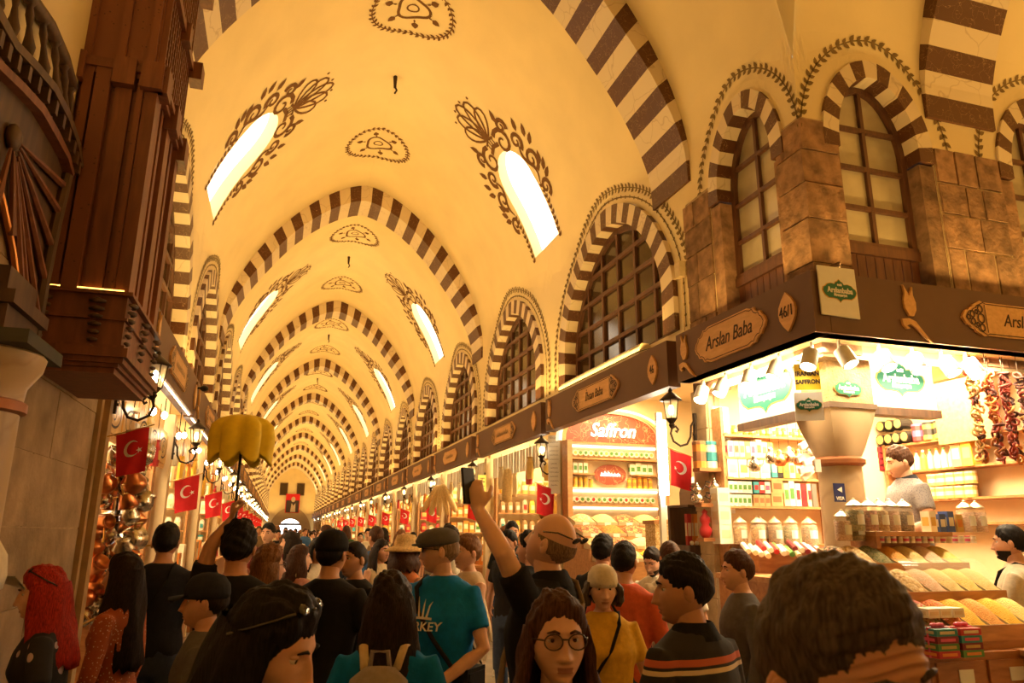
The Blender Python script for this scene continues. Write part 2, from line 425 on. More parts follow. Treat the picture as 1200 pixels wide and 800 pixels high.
def clip(poly, conv):
    out = poly
    for i in range(len(conv)):
        a, b = conv[i], conv[(i + 1) % len(conv)]; inp = out; out = []
        side = lambda p: (b[0] - a[0]) * (p[1] - a[1]) - (b[1] - a[1]) * (p[0] - a[0])
        for j in range(len(inp)):
            p, q = inp[j], inp[(j + 1) % len(inp)]; sp, sq = side(p), side(q)
            if sp <= 0: out.append(p)
            if (sp < 0 < sq) or (sq < 0 < sp): t = sp / (sp - sq); out.append((p[0] + (q[0] - p[0]) * t, p[1] + (q[1] - p[1]) * t))
        if not out: return []
    return out
darkglass = M_('dark_window_glass', (.05, .028, .012), .12, spec=.7, var=.2)
reflectglass = M_('pale_reflection_glass', (.42, .35, .24), .12, spec=.8, var=.25, scale=2)  # pale base colour stands in for light reflected in the panes
def glazing(parent, line, cols, rows, fmap, zbot, split, gm, dep, bar=.05, frame=.07):
    """frame, glazing bars and panes inside an arch line"""
    conv = resample(line, 40); a = max(p[0] for p in line); zt = max(p[1] for p in line)
    fr = MB(); ins = [(y * (1 - frame / a), WZf + (z - WZf) * (1 - frame / (zt - WZf))) for (y, z) in conv for WZf in (zbot,)]
    n = len(conv)
    for d in (dep - .03, dep + .05): fr.add([fmap(*p, d) for p in conv] + [fmap(*p, d) for p in ins], [(i, i + 1, n + i + 1, n + i) for i in range(n - 1)])
    fr.add([fmap(*p, dep - .03) for p in ins] + [fmap(*p, dep + .05) for p in ins], [(i, i + 1, n + i + 1, n + i) for i in range(n - 1)])
    fr.add(*_bar(fmap, -a, zbot - .04, a, zbot + .05, dep - .04, dep + .05))
    fr.build('window_frame', wframe, parent)
    ys = lsp(-a, a, cols); zs = lsp(zbot, zt - .05, rows)
    def top(y):
        return max([z for (yy, z) in conv if abs(yy - y) < .12] or [zbot])
    def half(z):
        return max([abs(yy) for (yy, zz) in conv if abs(zz - z) < .12] or [.1])
    for y in ys[1:-1]: MB().add(*_bar(fmap, y - bar / 2, zbot, y + bar / 2, top(y) - .03, dep - .02, dep + .03)).build('muntin', wframe, parent)
    for z in zs[1:-1]:
        h = half(z) - .03; MB().add(*_bar(fmap, -h, z - bar / 2, h, z + bar / 2, dep - .025, dep + .025)).build('muntin', wframe, parent)
    J = MB()
    for i in range(cols):
        for j in range(rows):
            q = clip([(ys[i], zs[j]), (ys[i], zs[j + 1]), (ys[i + 1], zs[j + 1]), (ys[i + 1], zs[j])], conv)
            if len(q) < 3: continue
            m = MB() if split else J; tl = rnd.uniform(-.004, .004)
            m.add([fmap(*p, dep + .012 + tl * (p[0] - ys[i])) for p in q] + [fmap(*p, dep + .02) for p in q], [tuple(range(len(q))), tuple(range(2 * len(q) - 1, len(q) - 1, -1))] + [(t, len(q) + t, len(q) + (t + 1) % len(q), (t + 1) % len(q)) for t in range(len(q))])
            if split: m.build('pane', gm, parent)
    if not split: stuff(J.build('panes', gm, parent))
def _bar(fmap, a0, z0, a1, z1, d0, d1):
    V = [fmap(a, z, d) for d in (d0, d1) for a, z in ((a0, z0), (a1, z0), (a1, z1), (a0, z1))]
    return V, [(0, 1, 2, 3), (7, 6, 5, 4), (0, 4, 5, 1), (1, 5, 6, 2), (2, 6, 7, 3), (3, 7, 4, 0)]
# painted leaf ornament, built as thin shapes on the wall
def leaf(mb, fmap, c, ang, L_, W_):
    ca, sa = math.cos(ang), math.sin(ang); P = [(0, 0), (.3, .5), (.65, .42), (1, 0), (.65, -.42), (.3, -.5)]
    mb.add([fmap(c[0] + ca * p * L_ - sa * q * W_, c[1] + sa * p * L_ + ca * q * W_) for p, q in P], [(0, 1, 2, 3, 4, 5)])
RW = 1.0
def ribbon(mb, fmap, pts, w_):
    n = len(pts); V = []
    for i, p in enumerate(pts):
        a, b = pts[max(0, i - 1)], pts[min(n - 1, i + 1)]; dx, dy = b[0] - a[0], b[1] - a[1]; l = math.hypot(dx, dy) or 1
        ww = (w_[i] if isinstance(w_, (list, tuple)) else w_) * RW / 2
        V += [fmap(p[0] - dy / l * ww, p[1] + dx / l * ww), fmap(p[0] + dy / l * ww, p[1] - dx / l * ww)]
    mb.add(V, [(2 * i, 2 * i + 1, 2 * i + 3, 2 * i + 2) for i in range(n - 1)])
def garland(mb, fmap, line, step, L_, W_, stem=.012):
    P = resample(line, max(8, int(len(line) * 2))); ribbon(mb, fmap, P, stem)
    d = 0; tot = sum(math.hypot(b[0] - a[0], b[1] - a[1]) for a, b in zip(line, line[1:])); n = int(tot / step); Q = resample(line, n + 1)
    for i in range(n):
        a, b = Q[i], Q[i + 1]; an = math.atan2(b[1] - a[1], b[0] - a[0]); g = 1 if i % 2 else -1
        leaf(mb, fmap, a, an + g * .75, L_, W_); leaf(mb, fmap, a, an - g * .75, L_ * .8, W_ * .8)
wallR, wallL = MB(), MB()
WIN_Y = []
for k in range(NBAY):
    for h in (0, 1): WIN_Y.append((ARCH0 + BAY * k + 2.0 + 4.05 * h, k))
wn = 60
for side, wmb in ((1, wallR), (-1, wallL)):
    f3 = lambda a, z, d, s=side, yc=0: (XC + s * (surf(z) + d), yc + a, z)
    edges = [ARCH0] + [(WIN_Y[i][0] + WIN_Y[i + 1][0]) / 2 for i in range(len(WIN_Y) - 1)] + [YEND]
    for i, (yc, k) in enumerate(WIN_Y):
        fm = lambda y, z, s=side: (XC + s * surf(z), y, z)
        arch_wall(wmb, edges[i], edges[i + 1], yc, lun(WA + .24, WB + .24), WZ0, ZW, fm)
        fw = lambda a, z, d, s=side, yc=yc: (XC + s * (HALF + d), yc + a, z)
        near = k < 2 and (side > 0 or k < 1)
        root = struct(link('window_%d' % wn, None, None)); wn += 1
        root['label'] = 'arched wooden window with dark panes in a striped stone arch'
        voussoirs(root, lun(WA, WB), lun(WA + .24, WB + .24), 33, fw, -.055, .22, k < 2)
        if k < 6:
            glazing(root, lun(WA, WB), 6 if k < 3 else 5, 5, fw, WZ0 + .02, near, darkglass, .14)
        else:
            gl = resample(lun(WA, WB), 24); m = MB(); m.add([fw(*p, .15) for p in gl], [tuple(range(24))]); m.build('pane', darkglass, root)
        if k < 5:
            g = MB(); gf = lambda a, z, s=side, yc=yc: (XC + s * (surf(z) - .005), yc + a, z)
            garland(g, gf, lun(WA + .50, WB + .42), .085 if k < 2 else .14, .085 if k < 2 else .11, .045)
            garland(g, gf, lun(WA + .37, WB + .31), .11 if k < 2 else .2, .03, .03, .016)
            stuff(g.build('painted_garland', paintg, root))
    # strip behind the sign boards
    x0 = XC + side * HALF
    wmb.add([(x0, ARCH0, 3.16), (x0, YEND, 3.16), (x0, YEND, WZ0), (x0, ARCH0, WZ0)], [(0, 1, 2, 3)])
# ---- corner walls with the tall windows
TW, TZ0, TZS, TB = .40, 3.30, 4.72, .62
tline = lun(TW, TB, 24, TZ0, TZS, 1.9); tout = lun(TW + .15, TB + .16, 24, TZ0, TZS, 1.9)
fmR = lambda y, z: (XC + surf(z), y, z)
arch_wall(wallR, CY, ARCH0, 5.02, tout, TZ0, ZW, fmR)
wallR.add([(XR, CY, 2.9), (XR, ARCH0, 2.9), (XR, ARCH0, TZ0), (XR, CY, TZ0)], [(0, 1, 2, 3)])
wallA = MB()
AW = [(4.43, XR, 5.34), (6.25, 5.34, 7.2)]
for xc, xa, xb in AW: arch_wall(wallA, xa, xb, xc, tout, TZ0, ZW, lambda x, z: (x, AY + surf(z), z))
wallA.add([(XR, CY, 2.9), (15, CY, 2.9), (15, CY, TZ0), (XR, CY, TZ0)], [(0, 1, 2, 3)])
wallA.add([(7.2, CY, TZ0), (15, CY, TZ0), (15, CY, ZW), (7.2, CY, ZW)], [(0, 1, 2, 3)])
struct(wallR.build('wall_right', plaster)); 
struct(wallA.build('wall_crossing', plaster))
def tall_window(fw, label, gfn):
    global wn
    root = struct(link('window_%d' % wn, None)); wn += 1; root['label'] = label
    # stripes only round the arch head
    sel = lambda L_: [p for p in resample(L_, 200) if p[1] >= 4.62]
    voussoirs(root, sel(tline), sel(tout), 15, fw, -.03, .25, True)
    jb = MB()
    for sgn in (-1, 1): jb.add(*_bar(fw, sgn * TW, TZ0, sgn * (TW + .15), 4.62, -.005, .25))
    jb.build('jamb_stone', stone, root)
    zb = 3.86
    up = [(y, z) for y, z in resample(tline, 120) if z >= zb]
    glazing(root, up, 2, 4, fw, zb, True, reflectglass, .15, .035, .05)
    for i in range(9):
        a0 = -TW + 2 * TW * i / 9; MB().add(*_bar(fw, a0 + .004, TZ0, a0 + 2 * TW / 9 - .004, zb - .02, .13, .16)).build('plank', wplank, root)
    MB().add(*_bar(fw, -TW, zb - .06, TW, zb + .02, .10, .17)).build('rail', wframe, root)
    g = MB(); garland(g, gfn, [p for p in resample(lun(TW + .34, TB + .34, 24, TZ0, TZS, 1.9), 120) if p[1] > 4.7], .075, .075, .04); stuff(g.build('painted_garland', paintg, root))
tall_window(lambda a, z, d: (XR + d, 5.02 + a, z), 'tall arched window with pale reflecting panes beside the great striped arch', lambda a, z: (XC + surf(z) - .005, 5.02 + a, z))
tall_window(lambda a, z, d: (4.43 + a, CY + d, z), 'tall arched window with pale reflecting panes above the corner shop sign', lambda a, z: (4.43 + a, AY + surf(z) - .005, z))
tall_window(lambda a, z, d: (6.25 + a, CY + d, z), 'tall arched window beyond the striped pier', lambda a, z: (6.25 + a, AY + surf(z) - .005, z))
# ---- stone piers: blocks proud of pale mortar
def courses(parent, fm, a0, a1, zs, cuts, depth=.06, gap=.012, mat=stone, off=.022):
    for r in range(len(zs) - 1):
        xs = [a0] + [a0 + (a1 - a0) * c for c in cuts[r % len(cuts)]] + [a1]
        for i in range(len(xs) - 1):
            o = off + rnd.uniform(-.006, .006)
            j = lambda: rnd.uniform(-.004, .004)
            z0, z1, b0, b1 = zs[r] + gap / 2 + j(), zs[r + 1] - gap / 2 + j(), xs[i] + gap / 2 + j(), xs[i + 1] - gap / 2 + j()
            V, F = _bar(fm, b0, z0, b1, z1, -o, depth); MB().add(V, F).build('stone_block', mat, parent)
zc = [2.92, 3.30, 3.62, 3.98, 4.28, 4.56, 4.83]
pier = MB(); pier.b2((XR - .006, CY - .006, 2.9), (XR + .32, CY + .28, 4.85)); pier = struct(pier.build('wall_corner_pier', mortar)); pier['label'] = 'travertine corner pier between the two tall windows'
for r in range(len(zc) - 1):
    m = MB(); j = rnd.uniform(-.005, .005); m.b2((XR - .024 + j, CY - .024 - j, zc[r] + .006), (XR + .33, CY + .29, zc[r + 1] - .006)); m.build('stone_block', stone, pier)
p2 = MB(); p2.b2((XR - .006, 5.60, 2.9), (XR + .1, 6.02, 4.86)); p2 = struct(p2.build('wall_arch_pier', mortar)); p2['label'] = 'travertine pier under the great striped arch'
courses(p2, lambda a, z, d: (XR + d, a, z), 5.58, 6.04, zc, [[.55], [.35], [.6]])
p3 = MB(); p3.b2((4.99, CY - .008, 2.9), (5.70, CY + .1, 4.80)); p3 = struct(p3.build('wall_striped_pier', mortar)); p3['label'] = 'rough stone pier with pale joints between two arched windows'
courses(p3, lambda a, z, d: (a, CY + d, z), 4.99, 5.70, [2.92, 3.35, 3.52, 3.9, 4.2, 4.48, 4.80], [[.3, .62], [.45], [.25, .7], [.55], [.4, .66]], gap=.022)
# ---- left wall
wallL.add([(XL, -4, 0), (XL, ARCH0, 0), (XL, ARCH0, ZW), (XL, -4, ZW)], [(3, 2, 1, 0)])
lp = [(XL, CY - 2 * HALF + 2 * HALF * i / 40, ZW if i in (0, 40) else max(ZW, pz(-HALF + 2 * HALF * i / 40))) for i in range(41)]
wallL.add(lp + [(XL, CY, ZW), (XL, CY - 2 * HALF, ZW)], [tuple(range(43))])
struct(wallL.build('wall_left', plaster))
lw = MB(); lw.b2((XL - .1, 3.4, 0), (XL + .012, 5.80, 3.3)); lw = struct(lw.build('wall_left_stone', mortar)); lw['label'] = 'weathered stone wall under the wooden kiosk'
courses(lw, lambda a, z, d: (XL - d, a, z), 3.4, 5.80, [0, .42, .85, 1.25, 1.66, 2.05, 2.45, 2.86, 3.3], [[.35, .72], [.5], [.22, .62]], gap=.006, mat=M_('wall_ashlar', (.36, .25, .15), .9, var=.28, scale=5, bump=.5, bscale=30, objvar=.06))
# walls that close the halls out of view
cl = MB(); cl.b2((XL, -4.2, 0), (15, -4, 9)); cl.b2((XR, -4, 0), (15, CY - 2 * HALF, 6.2)); cl.b2((15, -2, 0), (15.2, 6, 9)); struct(cl.build('wall_back', plaster))
# ---- end wall with gate
ew = MB(); ew.add([(XC - HALF, YEND, 0)] + [(XC + HALF * math.cos(PI - PI * i / 40), YEND, pz(HALF * math.cos(PI - PI * i / 40))) for i in range(41)] + [(XC + HALF, YEND, 0)], [tuple(range(43))])
ew = struct(ew.build('wall_end', plaster))
gs = MB(); ol = [(XC + 2.3 * math.cos(PI - PI * i / 24), YEND - .25, 1.2 + 3.0 * math.sin(PI * i / 24)) for i in range(25)]; il = [(XC + 1.2 * math.cos(PI - PI * i / 24), YEND - .25, 1.8 + 1.15 * math.sin(PI * i / 24)) for i in range(25)]
gs.add(ol + il, [(i, i + 1, 26 + i, 25 + i) for i in range(24)]); gs.add([(XC - 2.3, YEND - .25, 0), ol[0], il[0], (XC - 1.2, YEND - .25, 0)], [(0, 1, 2, 3)]); gs.add([(XC + 2.3, YEND - .25, 0), ol[-1], il[-1], (XC + 1.2, YEND - .25, 0)], [(0, 1, 2, 3)])
gs.build('gate_surround', M_('gate_stone', (.42, .30, .17), .9), ew)
g = MB(); g.add([(XC - 1.2, YEND - .1, 0)] + [(p[0], YEND - .1, p[2]) for p in il] + [(XC + 1.2, YEND - .1, 0)], [tuple(range(27))]); d = struct(g.build('door_1', emit('gate_daylight', (.97, .98, 1), 2.2))); d['label'] = 'bright arched gate at the far end of the hall'
g = MB(); g.b2((XC - 1.1, YEND - .2, 2.25), (XC + 1.1, YEND - .14, 2.5)); g.build('lintel_sign', M_('blue_grey_sign', (.2, .25, .4), .5), d)
for i, dx in enumerate((-.95, .85)):
    g = MB(); g.b2((XC + dx - .42, YEND - .12, 5.5), (XC + dx + .42, YEND - .02, 6.85)); o = struct(g.build('window_%d' % (200 + i), wframe)); o['label'] = 'small shuttered window high on the end wall'
    g = MB(); g.b2((XC + dx - .34, YEND - .14, 5.58), (XC + dx + .34, YEND - .11, 6.77)); g.build('pane', darkglass, o)
bn = thing('banner', 'red portrait banner hanging over the far gate', 'banner', (XC + .1, YEND - .31, 3.6))
g = MB(); g.b2((-.75, 0, 0), (.75, .03, 2.05)); g.build('cloth', red, bn)
g = MB(); g.b2((-.68, -.02, .05), (.68, 0, 1.35)); g.build('dark_print', M_('print_dark', (.05, .03, .03), .7), bn)
g = MB(); g.ell((.05, -.03, 1.45), (.22, .02, .3)); g.add([(-.2, -.035, .1), (.35, -.035, .1), (.3, -.035, 1.05), (.1, -.035, .75), (-.1, -.035, 1.05)], [(0, 1, 2, 3, 4)]); g.build('pale_print', M_('print_pale', (.55, .42, .32), .7), bn)

# ---- striped ribs across the hall
def rib_lines(t_in=.34):
    out = [(-HALF, 5.08), (-HALF, 5.25)]; inn = [(-HALF + .03, 5.08), (-HALF + .035, 5.25)]
    for i in range(41):
        c = math.cos(PI * (1 - i / 40)); s_ = math.sin(PI * i / 40)
        e = math.copysign(abs(c) ** (2 / VP), c); g_ = abs(s_) ** (2 / VP)
        out.append((HALF * e * 1.004, ZS + VB * g_ + .01)); inn.append(((HALF - .05 - .17 * min(1, g_ * 2)) * e, ZS + (VB - t_in) * g_))
    out += [(HALF, 5.25), (HALF, 5.08)]; inn += [(HALF - .035, 5.25), (HALF - .03, 5.08)]
    return inn, out
ri, ro = rib_lines()
for k in range(NBAY):
    y0 = ARCH0 + BAY * k
    root = struct(link('trim_%d' % (k + 1), None)); root['label'] = 'rib of dark and pale marble voussoirs across the vault'
    voussoirs(root, ri, ro, 39, lambda a, z, d, y0=y0: (XC + a, y0 + d, z), 0, RIBD, k < 4)
root = struct(link('trim_13', None)); root['label'] = 'rib of dark and pale marble over the crossing hall'
voussoirs(root, ri, ro, 39, lambda a, z, d: (4.98 + d, AY + a, z), 0, RIBD, True)

# ---- painted ornament on the vault
def spiral(c, r0, turns, a0, dirn, n=16): return [(c[0] + r0 * (1 - .82 * i / n) * math.cos(a0 + dirn * turns * 2 * PI * i / n), c[1] + r0 * (1 - .82 * i / n) * math.sin(a0 + dirn * turns * 2 * PI * i / n)) for i in range(n + 1)]
def rosette(y, hi):
    mb = MB(); fm = lambda a, b: vmap(a if abs(a) > 1e-6 else 1e-6, y + b, .006)
    E = [(.58 * math.cos(2 * PI * i / 40), .52 * math.sin(2 * PI * i / 40)) for i in range(41)]
    if hi: garland(mb, fm, E, .085, .085, .042, .012)
    else: ribbon(mb, fm, E, .07)
    ribbon(mb, fm, [((.22 + .03 * math.cos(3 * t)) * math.cos(t), (.2 + .03 * math.cos(3 * t)) * math.sin(t)) for t in [2 * PI * i / 28 for i in range(29)]], .03)
    ribbon(mb, fm, [(.08 * math.cos(2 * PI * i / 14), .07 * math.sin(2 * PI * i / 14)) for i in range(15)], .018)
    for i in range(6):
        t = 2 * PI * i / 6 + .3; c = (.24 * math.cos(t), .22 * math.sin(t)); leaf(mb, fm, c, t, .07, .03); leaf(mb, fm, (c[0] * 1.25, c[1] * 1.25), t, .13, .10)
    return mb
def sky_orn(s, yc, hi):
    mb = MB()
    fm = lambda a, b: vmap(s * max(1e-6, UT - SKU - a), yc + b, .006)
    for g in (-1, 1):
        garland(mb, fm, [(-.06, g * (SKW + .06)), (SKL * .5, g * (SKW + .10))], .085 if hi else .16, .095, .05)
        # scrolls along the head
        base = [(SKL * .5 + .52 * i / 12 * 1.2, g * (SKW + .10 + .07 * math.sin(i / 12 * PI * 2))) for i in range(13)]
        ribbon(mb, fm, base, [.018 + .03 * math.sin(PI * i / 12) for i in range(13)])
        for (cu, cv, r, a0, dr) in ((SKL * .42, SKW + .20, .14, PI, 1), (SKL * .70, SKW + .20, .18, PI, 1), (SKL * .93, SKW + .10, .15, PI, 1), (SKL * 1.04, SKW * .58, .23, -.6, -1), (SKL * 1.14, SKW * 1.0, .13, 2.5, 1)):
            sp = spiral((cu, g * cv), r, 1.3, a0 * g, -dr * g); ribbon(mb, fm, sp, [.058 * (1 - .6 * i / 16) for i in range(17)])
        for cu, cv, an in ((SKL * .48, SKW + .30, 2.2), (SKL * .54, SKW + .34, 1.6), (SKL * .60, SKW + .34, 1.1), (SKL * .80, SKW + .36, 1.9), (SKL * .88, SKW + .36, 1.3), (SKL * .98, SKW + .26, 1.0), (SKL * 1.2, SKW * .9, .9)):
            leaf(mb, fm, (cu, g * cv), g * an * .55, .22, .10)
    ribbon(mb, fm, [(SKL * 1.07, -.17), (SKL * 1.10, 0), (SKL * 1.07, .17)], .05); ribbon(mb, fm, [(SKL * 1.16, -.15), (SKL * 1.19, 0), (SKL * 1.16, .15)], .03)
    for t in (-.1, -.03, .03, .1): ribbon(mb, fm, [(SKL * 1.09, t), (SKL * 1.17, t)], .018)
    # palmette
    for a, L_ in ((0, .70), (.36, .64), (-.36, .64), (.78, .52), (-.78, .52)):
        P = []
        for i in range(15):
            t = 2 * PI * i / 14; u, v = L_ * (.5 - .5 * math.cos(t)), .10 * math.sin(t) * (1.2 - .4 * math.cos(t))
            P.append((SKL * 1.2 + u * math.cos(a) - v * math.sin(a), u * math.sin(a) + v * math.cos(a)))
        ribbon(mb, fm, P, .028)
    for a in (.2, -.2, .55, -.55): leaf(mb, fm, (SKL * 1.2 + .66 * math.cos(a), .66 * math.sin(a)), a, .06, .05)
    return mb
RW = 1.45
for k in range(7):
    y0 = ARCH0 + BAY * k
    for q in (2.58, 6.31):
        o = rosette(y0 + q, k < 3).build('painted_rosette', paint, vo); stuff(o)
    for s in (1, -1): stuff(sky_orn(s, y0 + SKY_Y, k < 3).build('painted_skylight_border', paint, vo))
    if k < 4:
        hk = MB(); hk.tube([(XC, y0 + 4.2, 8.52), (XC, y0 + 4.2, 8.30)], [.035, .02], 8); hk.tube([(XC, y0 + 4.2, 8.32), (XC + .03, y0 + 4.2, 8.26), (XC, y0 + 4.2, 8.2)], .015, 6)
        tag(hk.build('ceiling_hook', iron), 'short iron hook hanging from the vault crown', 'hook', 'hooks along the vault crown')

RW = 1.0
# ================================================================== sign fascias
ink = M_('sign_ink', (.05, .02, .01), .6)
green = M_('logo_green', (.01, .16, .09), .4, var=.04); green2 = M_('logo_olive', (.10, .16, .05), .4); lwhite = M_('logo_white', (.85, .82, .74), .4)
def scal(pts, n, amp): return pts
def cartouche(w_, h, kind):
    P = []
    if kind == 'ogee':                          # pointed, lobed ends
        q = [(.0, .5), (.28, .5), (.33, .44), (.36, .46), (.38, .36), (.41, .30), (.44, .30), (.455, .20), (.48, .14), (.5, 0)]
        P = [(x * w_, y * h) for x, y in q]
    else:                                       # straight bar with lobed lattice ends
        q = [(0, .5), (.34, .5), (.36, .54), (.39, .46), (.41, .42), (.42, .34), (.44, .30), (.455, .22), (.47, .22), (.49, .10), (.5, 0)]
        P = [(x * w_, y * h) for x, y in q]
    top = P + [(x, -y) for x, y in P[::-1][1:]]
    full = top + [(-x, y) for x, y in top[::-1][1:-1]]
    return [full[i] for i in range(len(full))]
def tulip(mb, M, s=1.0):
    body = [(-.02, -.02), (-.055, .04), (-.06, .10), (-.04, .16), (-.05, .23), (-.015, .17), (0, .14), (.015, .17), (.04, .22), (.035, .15), (.055, .09), (.05, .03), (.02, -.02)]
    stem = [(-.10, -.05), (-.03, -.04), (.03, -.06), (.08, -.12), (.17, -.22), (.09, -.17), (.03, -.11), (-.02, -.085), (-.06, -.10), (-.03, -.12), (-.06, -.125), (-.09, -.10)]
    for P in (body, stem): mb.prism([(x * s, y * s) for x, y in P], .018, M)
def squiggle(mb, M, w_, h, n=7, seed=1):
    r = random.Random(seed); fm = lambda a, b: M @ Vector((a, b, .004)); x = -w_ / 2
    for i in range(n):
        ww = w_ / n; hh = h * r.choice((.5, .5, 1.0, .6)); 
        ribbon(mb, fm, [(x, -h * .2), (x + ww * .3, hh * .5), (x + ww * .5, -h * .2), (x + ww * .75, hh * .25), (x + ww * .95, -h * .2)], h * .12); x += ww * (1.0 if i % 4 != 3 else 1.0)
def lace(mb, M, w_, h, side):
    fm = lambda a, b: M @ Vector((a, b, .004))
    for (u, v, r) in ((.37, 0, .12), (.37, .28, .09), (.37, -.28, .09), (.43, .10, .08), (.43, -.12, .08), (.46, 0, .06), (.40, .18, .05), (.40, -.2, .05)):
        ribbon(mb, fm, [(side * u * w_ + r * h * math.cos(t), v * h + r * h * 1.2 * math.sin(t)) for t in [2 * PI * i / 8 for i in range(9)]], .012)
    ribbon(mb, fm, [(side * .335 * w_, -.42 * h), (side * .335 * w_, .42 * h)], .008)
def sign(name_lbl, a, b, text, num, hi, seed, kind='bar', n_out=None, group=None, z0=3.0, z1=3.45, thick=.13, tul=True, numpos=None, plpos=.5, tulpos=.03):
    """fascia from a to b (points on its front face at z0); front faces away from the shop"""
    a, b = Vector(a), Vector(b); ux = (b - a).normalized(); L_ = (b - a).length; uz_ = Vector((0, 0, 1)); nrm = ux.cross(uz_)
    root = thing('sign_fascia', name_lbl, 'sign', a, 0, group)
    M0 = frameM((0, 0, 0), ux, uz_)                       # local x along, y up, z out
    H_ = z1 - z0
    m = MB(); m.prism([(0, 0), (L_, 0), (L_, H_), (0, H_)], -thick, M0); m.build('board', fboard, root)
    if a.x < 0:
        m = MB(); m.prism([(.05, -.010), (L_ - .05, -.010), (L_ - .05, 0), (.05, 0)], -.015, Matrix.Translation(-nrm * .03) @ M0); m.build('led_strip', led, root)
    pw, ph = (min(1.35, L_ * .42), .26) if kind == 'bar' else (1.02, .31)
    Mp = M0 @ Matrix.Translation((L_ * plpos, H_ * .5, .002))
    pl = MB(); pl.prism(cartouche(pw, ph, kind), .02, Mp); pl = pl.build('name_plaque', wply, root)
    Mt = Mp @ Matrix.Translation((0, 0, .0215))
    if hi:
        bd = MB(); fm = lambda u, v: Mt @ Vector((u, v, .002)); C_ = [(x * .95, y * .9) for x, y in cartouche(pw, ph, kind)]; ribbon(bd, fm, C_ + [C_[0]], .007)
        if kind == 'bar':
            for s in (-1, 1): lace(bd, Mt, pw, ph, s)
        bd.build('plaque_tracery', ink, pl)
    if text: place('lettering', text_mesh(text, ph * .55, .002, ink, .28, 0, .82), Mt, pl)
    else:
        q = MB(); squiggle(q, Mt, pw * .5, ph * .5, 8, seed); q.build('lettering', ink, pl)
    if num is not None:
        x = numpos if numpos is not None else .28
        Mn = M0 @ Matrix.Translation((x, H_ * .48, .002))
        np_ = MB(); np_.prism([(.0, .15), (.05, .10), (.085, .05), (.095, 0), (.085, -.05), (.05, -.10), (0, -.15), (-.05, -.10), (-.085, -.05), (-.095, 0), (-.085, .05), (-.05, .10)], .018, Mn); np_ = np_.build('number_plaque', wply, root)
        if num: place('lettering', text_mesh(num, .12, .002, ink, 0, 0, .75), Mn @ Matrix.Translation((0, 0, .02)), np_)
    if tul:
        t = MB(); tulip(t, M0 @ Matrix.Translation((L_ - .22 if tulpos == .03 else tulpos, H_ * .45, .002)), .95); t.build('tulip_ornament', wply, root)
    return root
# local x of a sign runs left to right as seen from the hall
YS = [(5.98 + .12, 9.55)] + [(9.75 + 4.05 * i, 9.75 + 4.05 * i + 3.7) for i in range(19)]
YS = [p for p in YS if p[1] < YEND]
ORD = ['first', 'second', 'third', 'fourth', 'fifth', 'sixth', 'seventh', 'eighth', 'ninth', 'tenth', 'eleventh', 'twelfth', 'thirteenth', 'fourteenth', 'fifteenth', 'sixteenth', 'seventeenth', 'eighteenth', 'nineteenth', 'twentieth']
NAMES = {0: ('İhsan Baba', '46')}
# right side: seen from the hall, left is the far end
def fmir(y0, y1, x): return (x, y1, 3.0), (x, y0, 3.0)
for i, (y0, y1) in enumerate(YS):
    t = NAMES.get(i)
    lb = 'brown sign board reading İhsan Baba with number 46' if i == 0 else 'brown sign board with plain wooden plaque, %s past the İhsan Baba board' % ORD[i - 1]
    Lr = y1 - y0
    sign(lb, *fmir(y0, y1, FR), t[0] if t else None, t[1] if t else ('' if i < 8 else None), i < 2, 100 + i, group=None if i < 2 else 'sign boards along the right-hand shops', numpos=Lr - .28, tulpos=.18, tul=i < 6)
    lb = 'pale lit sign board next to the wooden kiosk' if i == 0 else 'brown sign board, %s past the pale board by the kiosk' % ORD[i - 1]
    sign(lb, (FL, y0 + (.25 if i == 0 else 0), 3.0), (FL, y1, 3.0), None, '' if i < 8 else None, i < 2, 200 + i, group=None if i == 0 else 'sign boards along the left-hand shops', numpos=Lr - .3, tulpos=.18, tul=i < 5)
# corner board: two faces, one thing each side of the corner
sign('brown sign board reading Arslan Baba with number 46/1', (FR, 5.92, 3.0), (FR, 4.035, 3.0), 'Arslan Baba', '46/1', True, 1, 'ogee', numpos=1.62, plpos=.46, tulpos=.16)
sr = sign('brown corner shop sign board with a large wooden tulip', (FR + .132, 4.032, 3.0), (9.0, 4.032, 3.0), 'Arslan Baba', None, True, 2, 'bar', plpos=.340, tulpos=.70)
# white logo panels
def logo_mesh(w_, h, em=None):
    """white panel, local x right, y up, z out, with green ogee badge and lettering"""
    out = []
    m = MB(); m.prism([(-w_ / 2, -h / 2), (w_ / 2, -h / 2), (w_ / 2, h / 2), (-w_ / 2, h / 2)], .015)
    return m
def badge(parent, M, w_, mats=(green, gold, lwhite), fold=1):
    P = [(0, .30), (.05, .25), (.10, .23), (.14, .17), (.24, .19), (.36, .16), (.42, .10), (.47, .08), (.5, 0), (.47, -.08), (.42, -.14), (.33, -.19), (.2, -.19), (.1, -.20), (.04, -.23), (0, -.28)]
    P = P + [(-x, y) for x, y in P[::-1][1:-1]]
    m = MB(); m.prism([(x * w_ * 1.06, y * w_ * 1.08) for x, y in P], .003, M); m.build('badge_rim', mats[1], parent)
    m = MB(); m.prism([(x * w_, y * w_) for x, y in P], .006, M); b = m.build('badge', mats[0], parent)
    for t, dy, sz in (('Arslanbaba', .01, .2), ('tarihi', .16, .075), ('Mısırçarşısı', -.11, .1)):
        place('lettering', text_mesh(t, sz * w_, .001, mats[2], 0, .006 * w_, .86), M @ Matrix.Translation((0, dy * w_, .008)), b)
t = thing('logo_sign', 'white square panel with green Arslanbaba badge fixed over the corner sign', 'sign', (0, 0, 0))
Mq = frameM((3.64, 4.022, 3.315), (1, 0, 0), (0, 0, 1))
m = MB(); m.prism([(-.165, -.19), (.155, -.20), (.15, .17), (-.165, .17)], .012, Mq); m.build('panel', white, t)
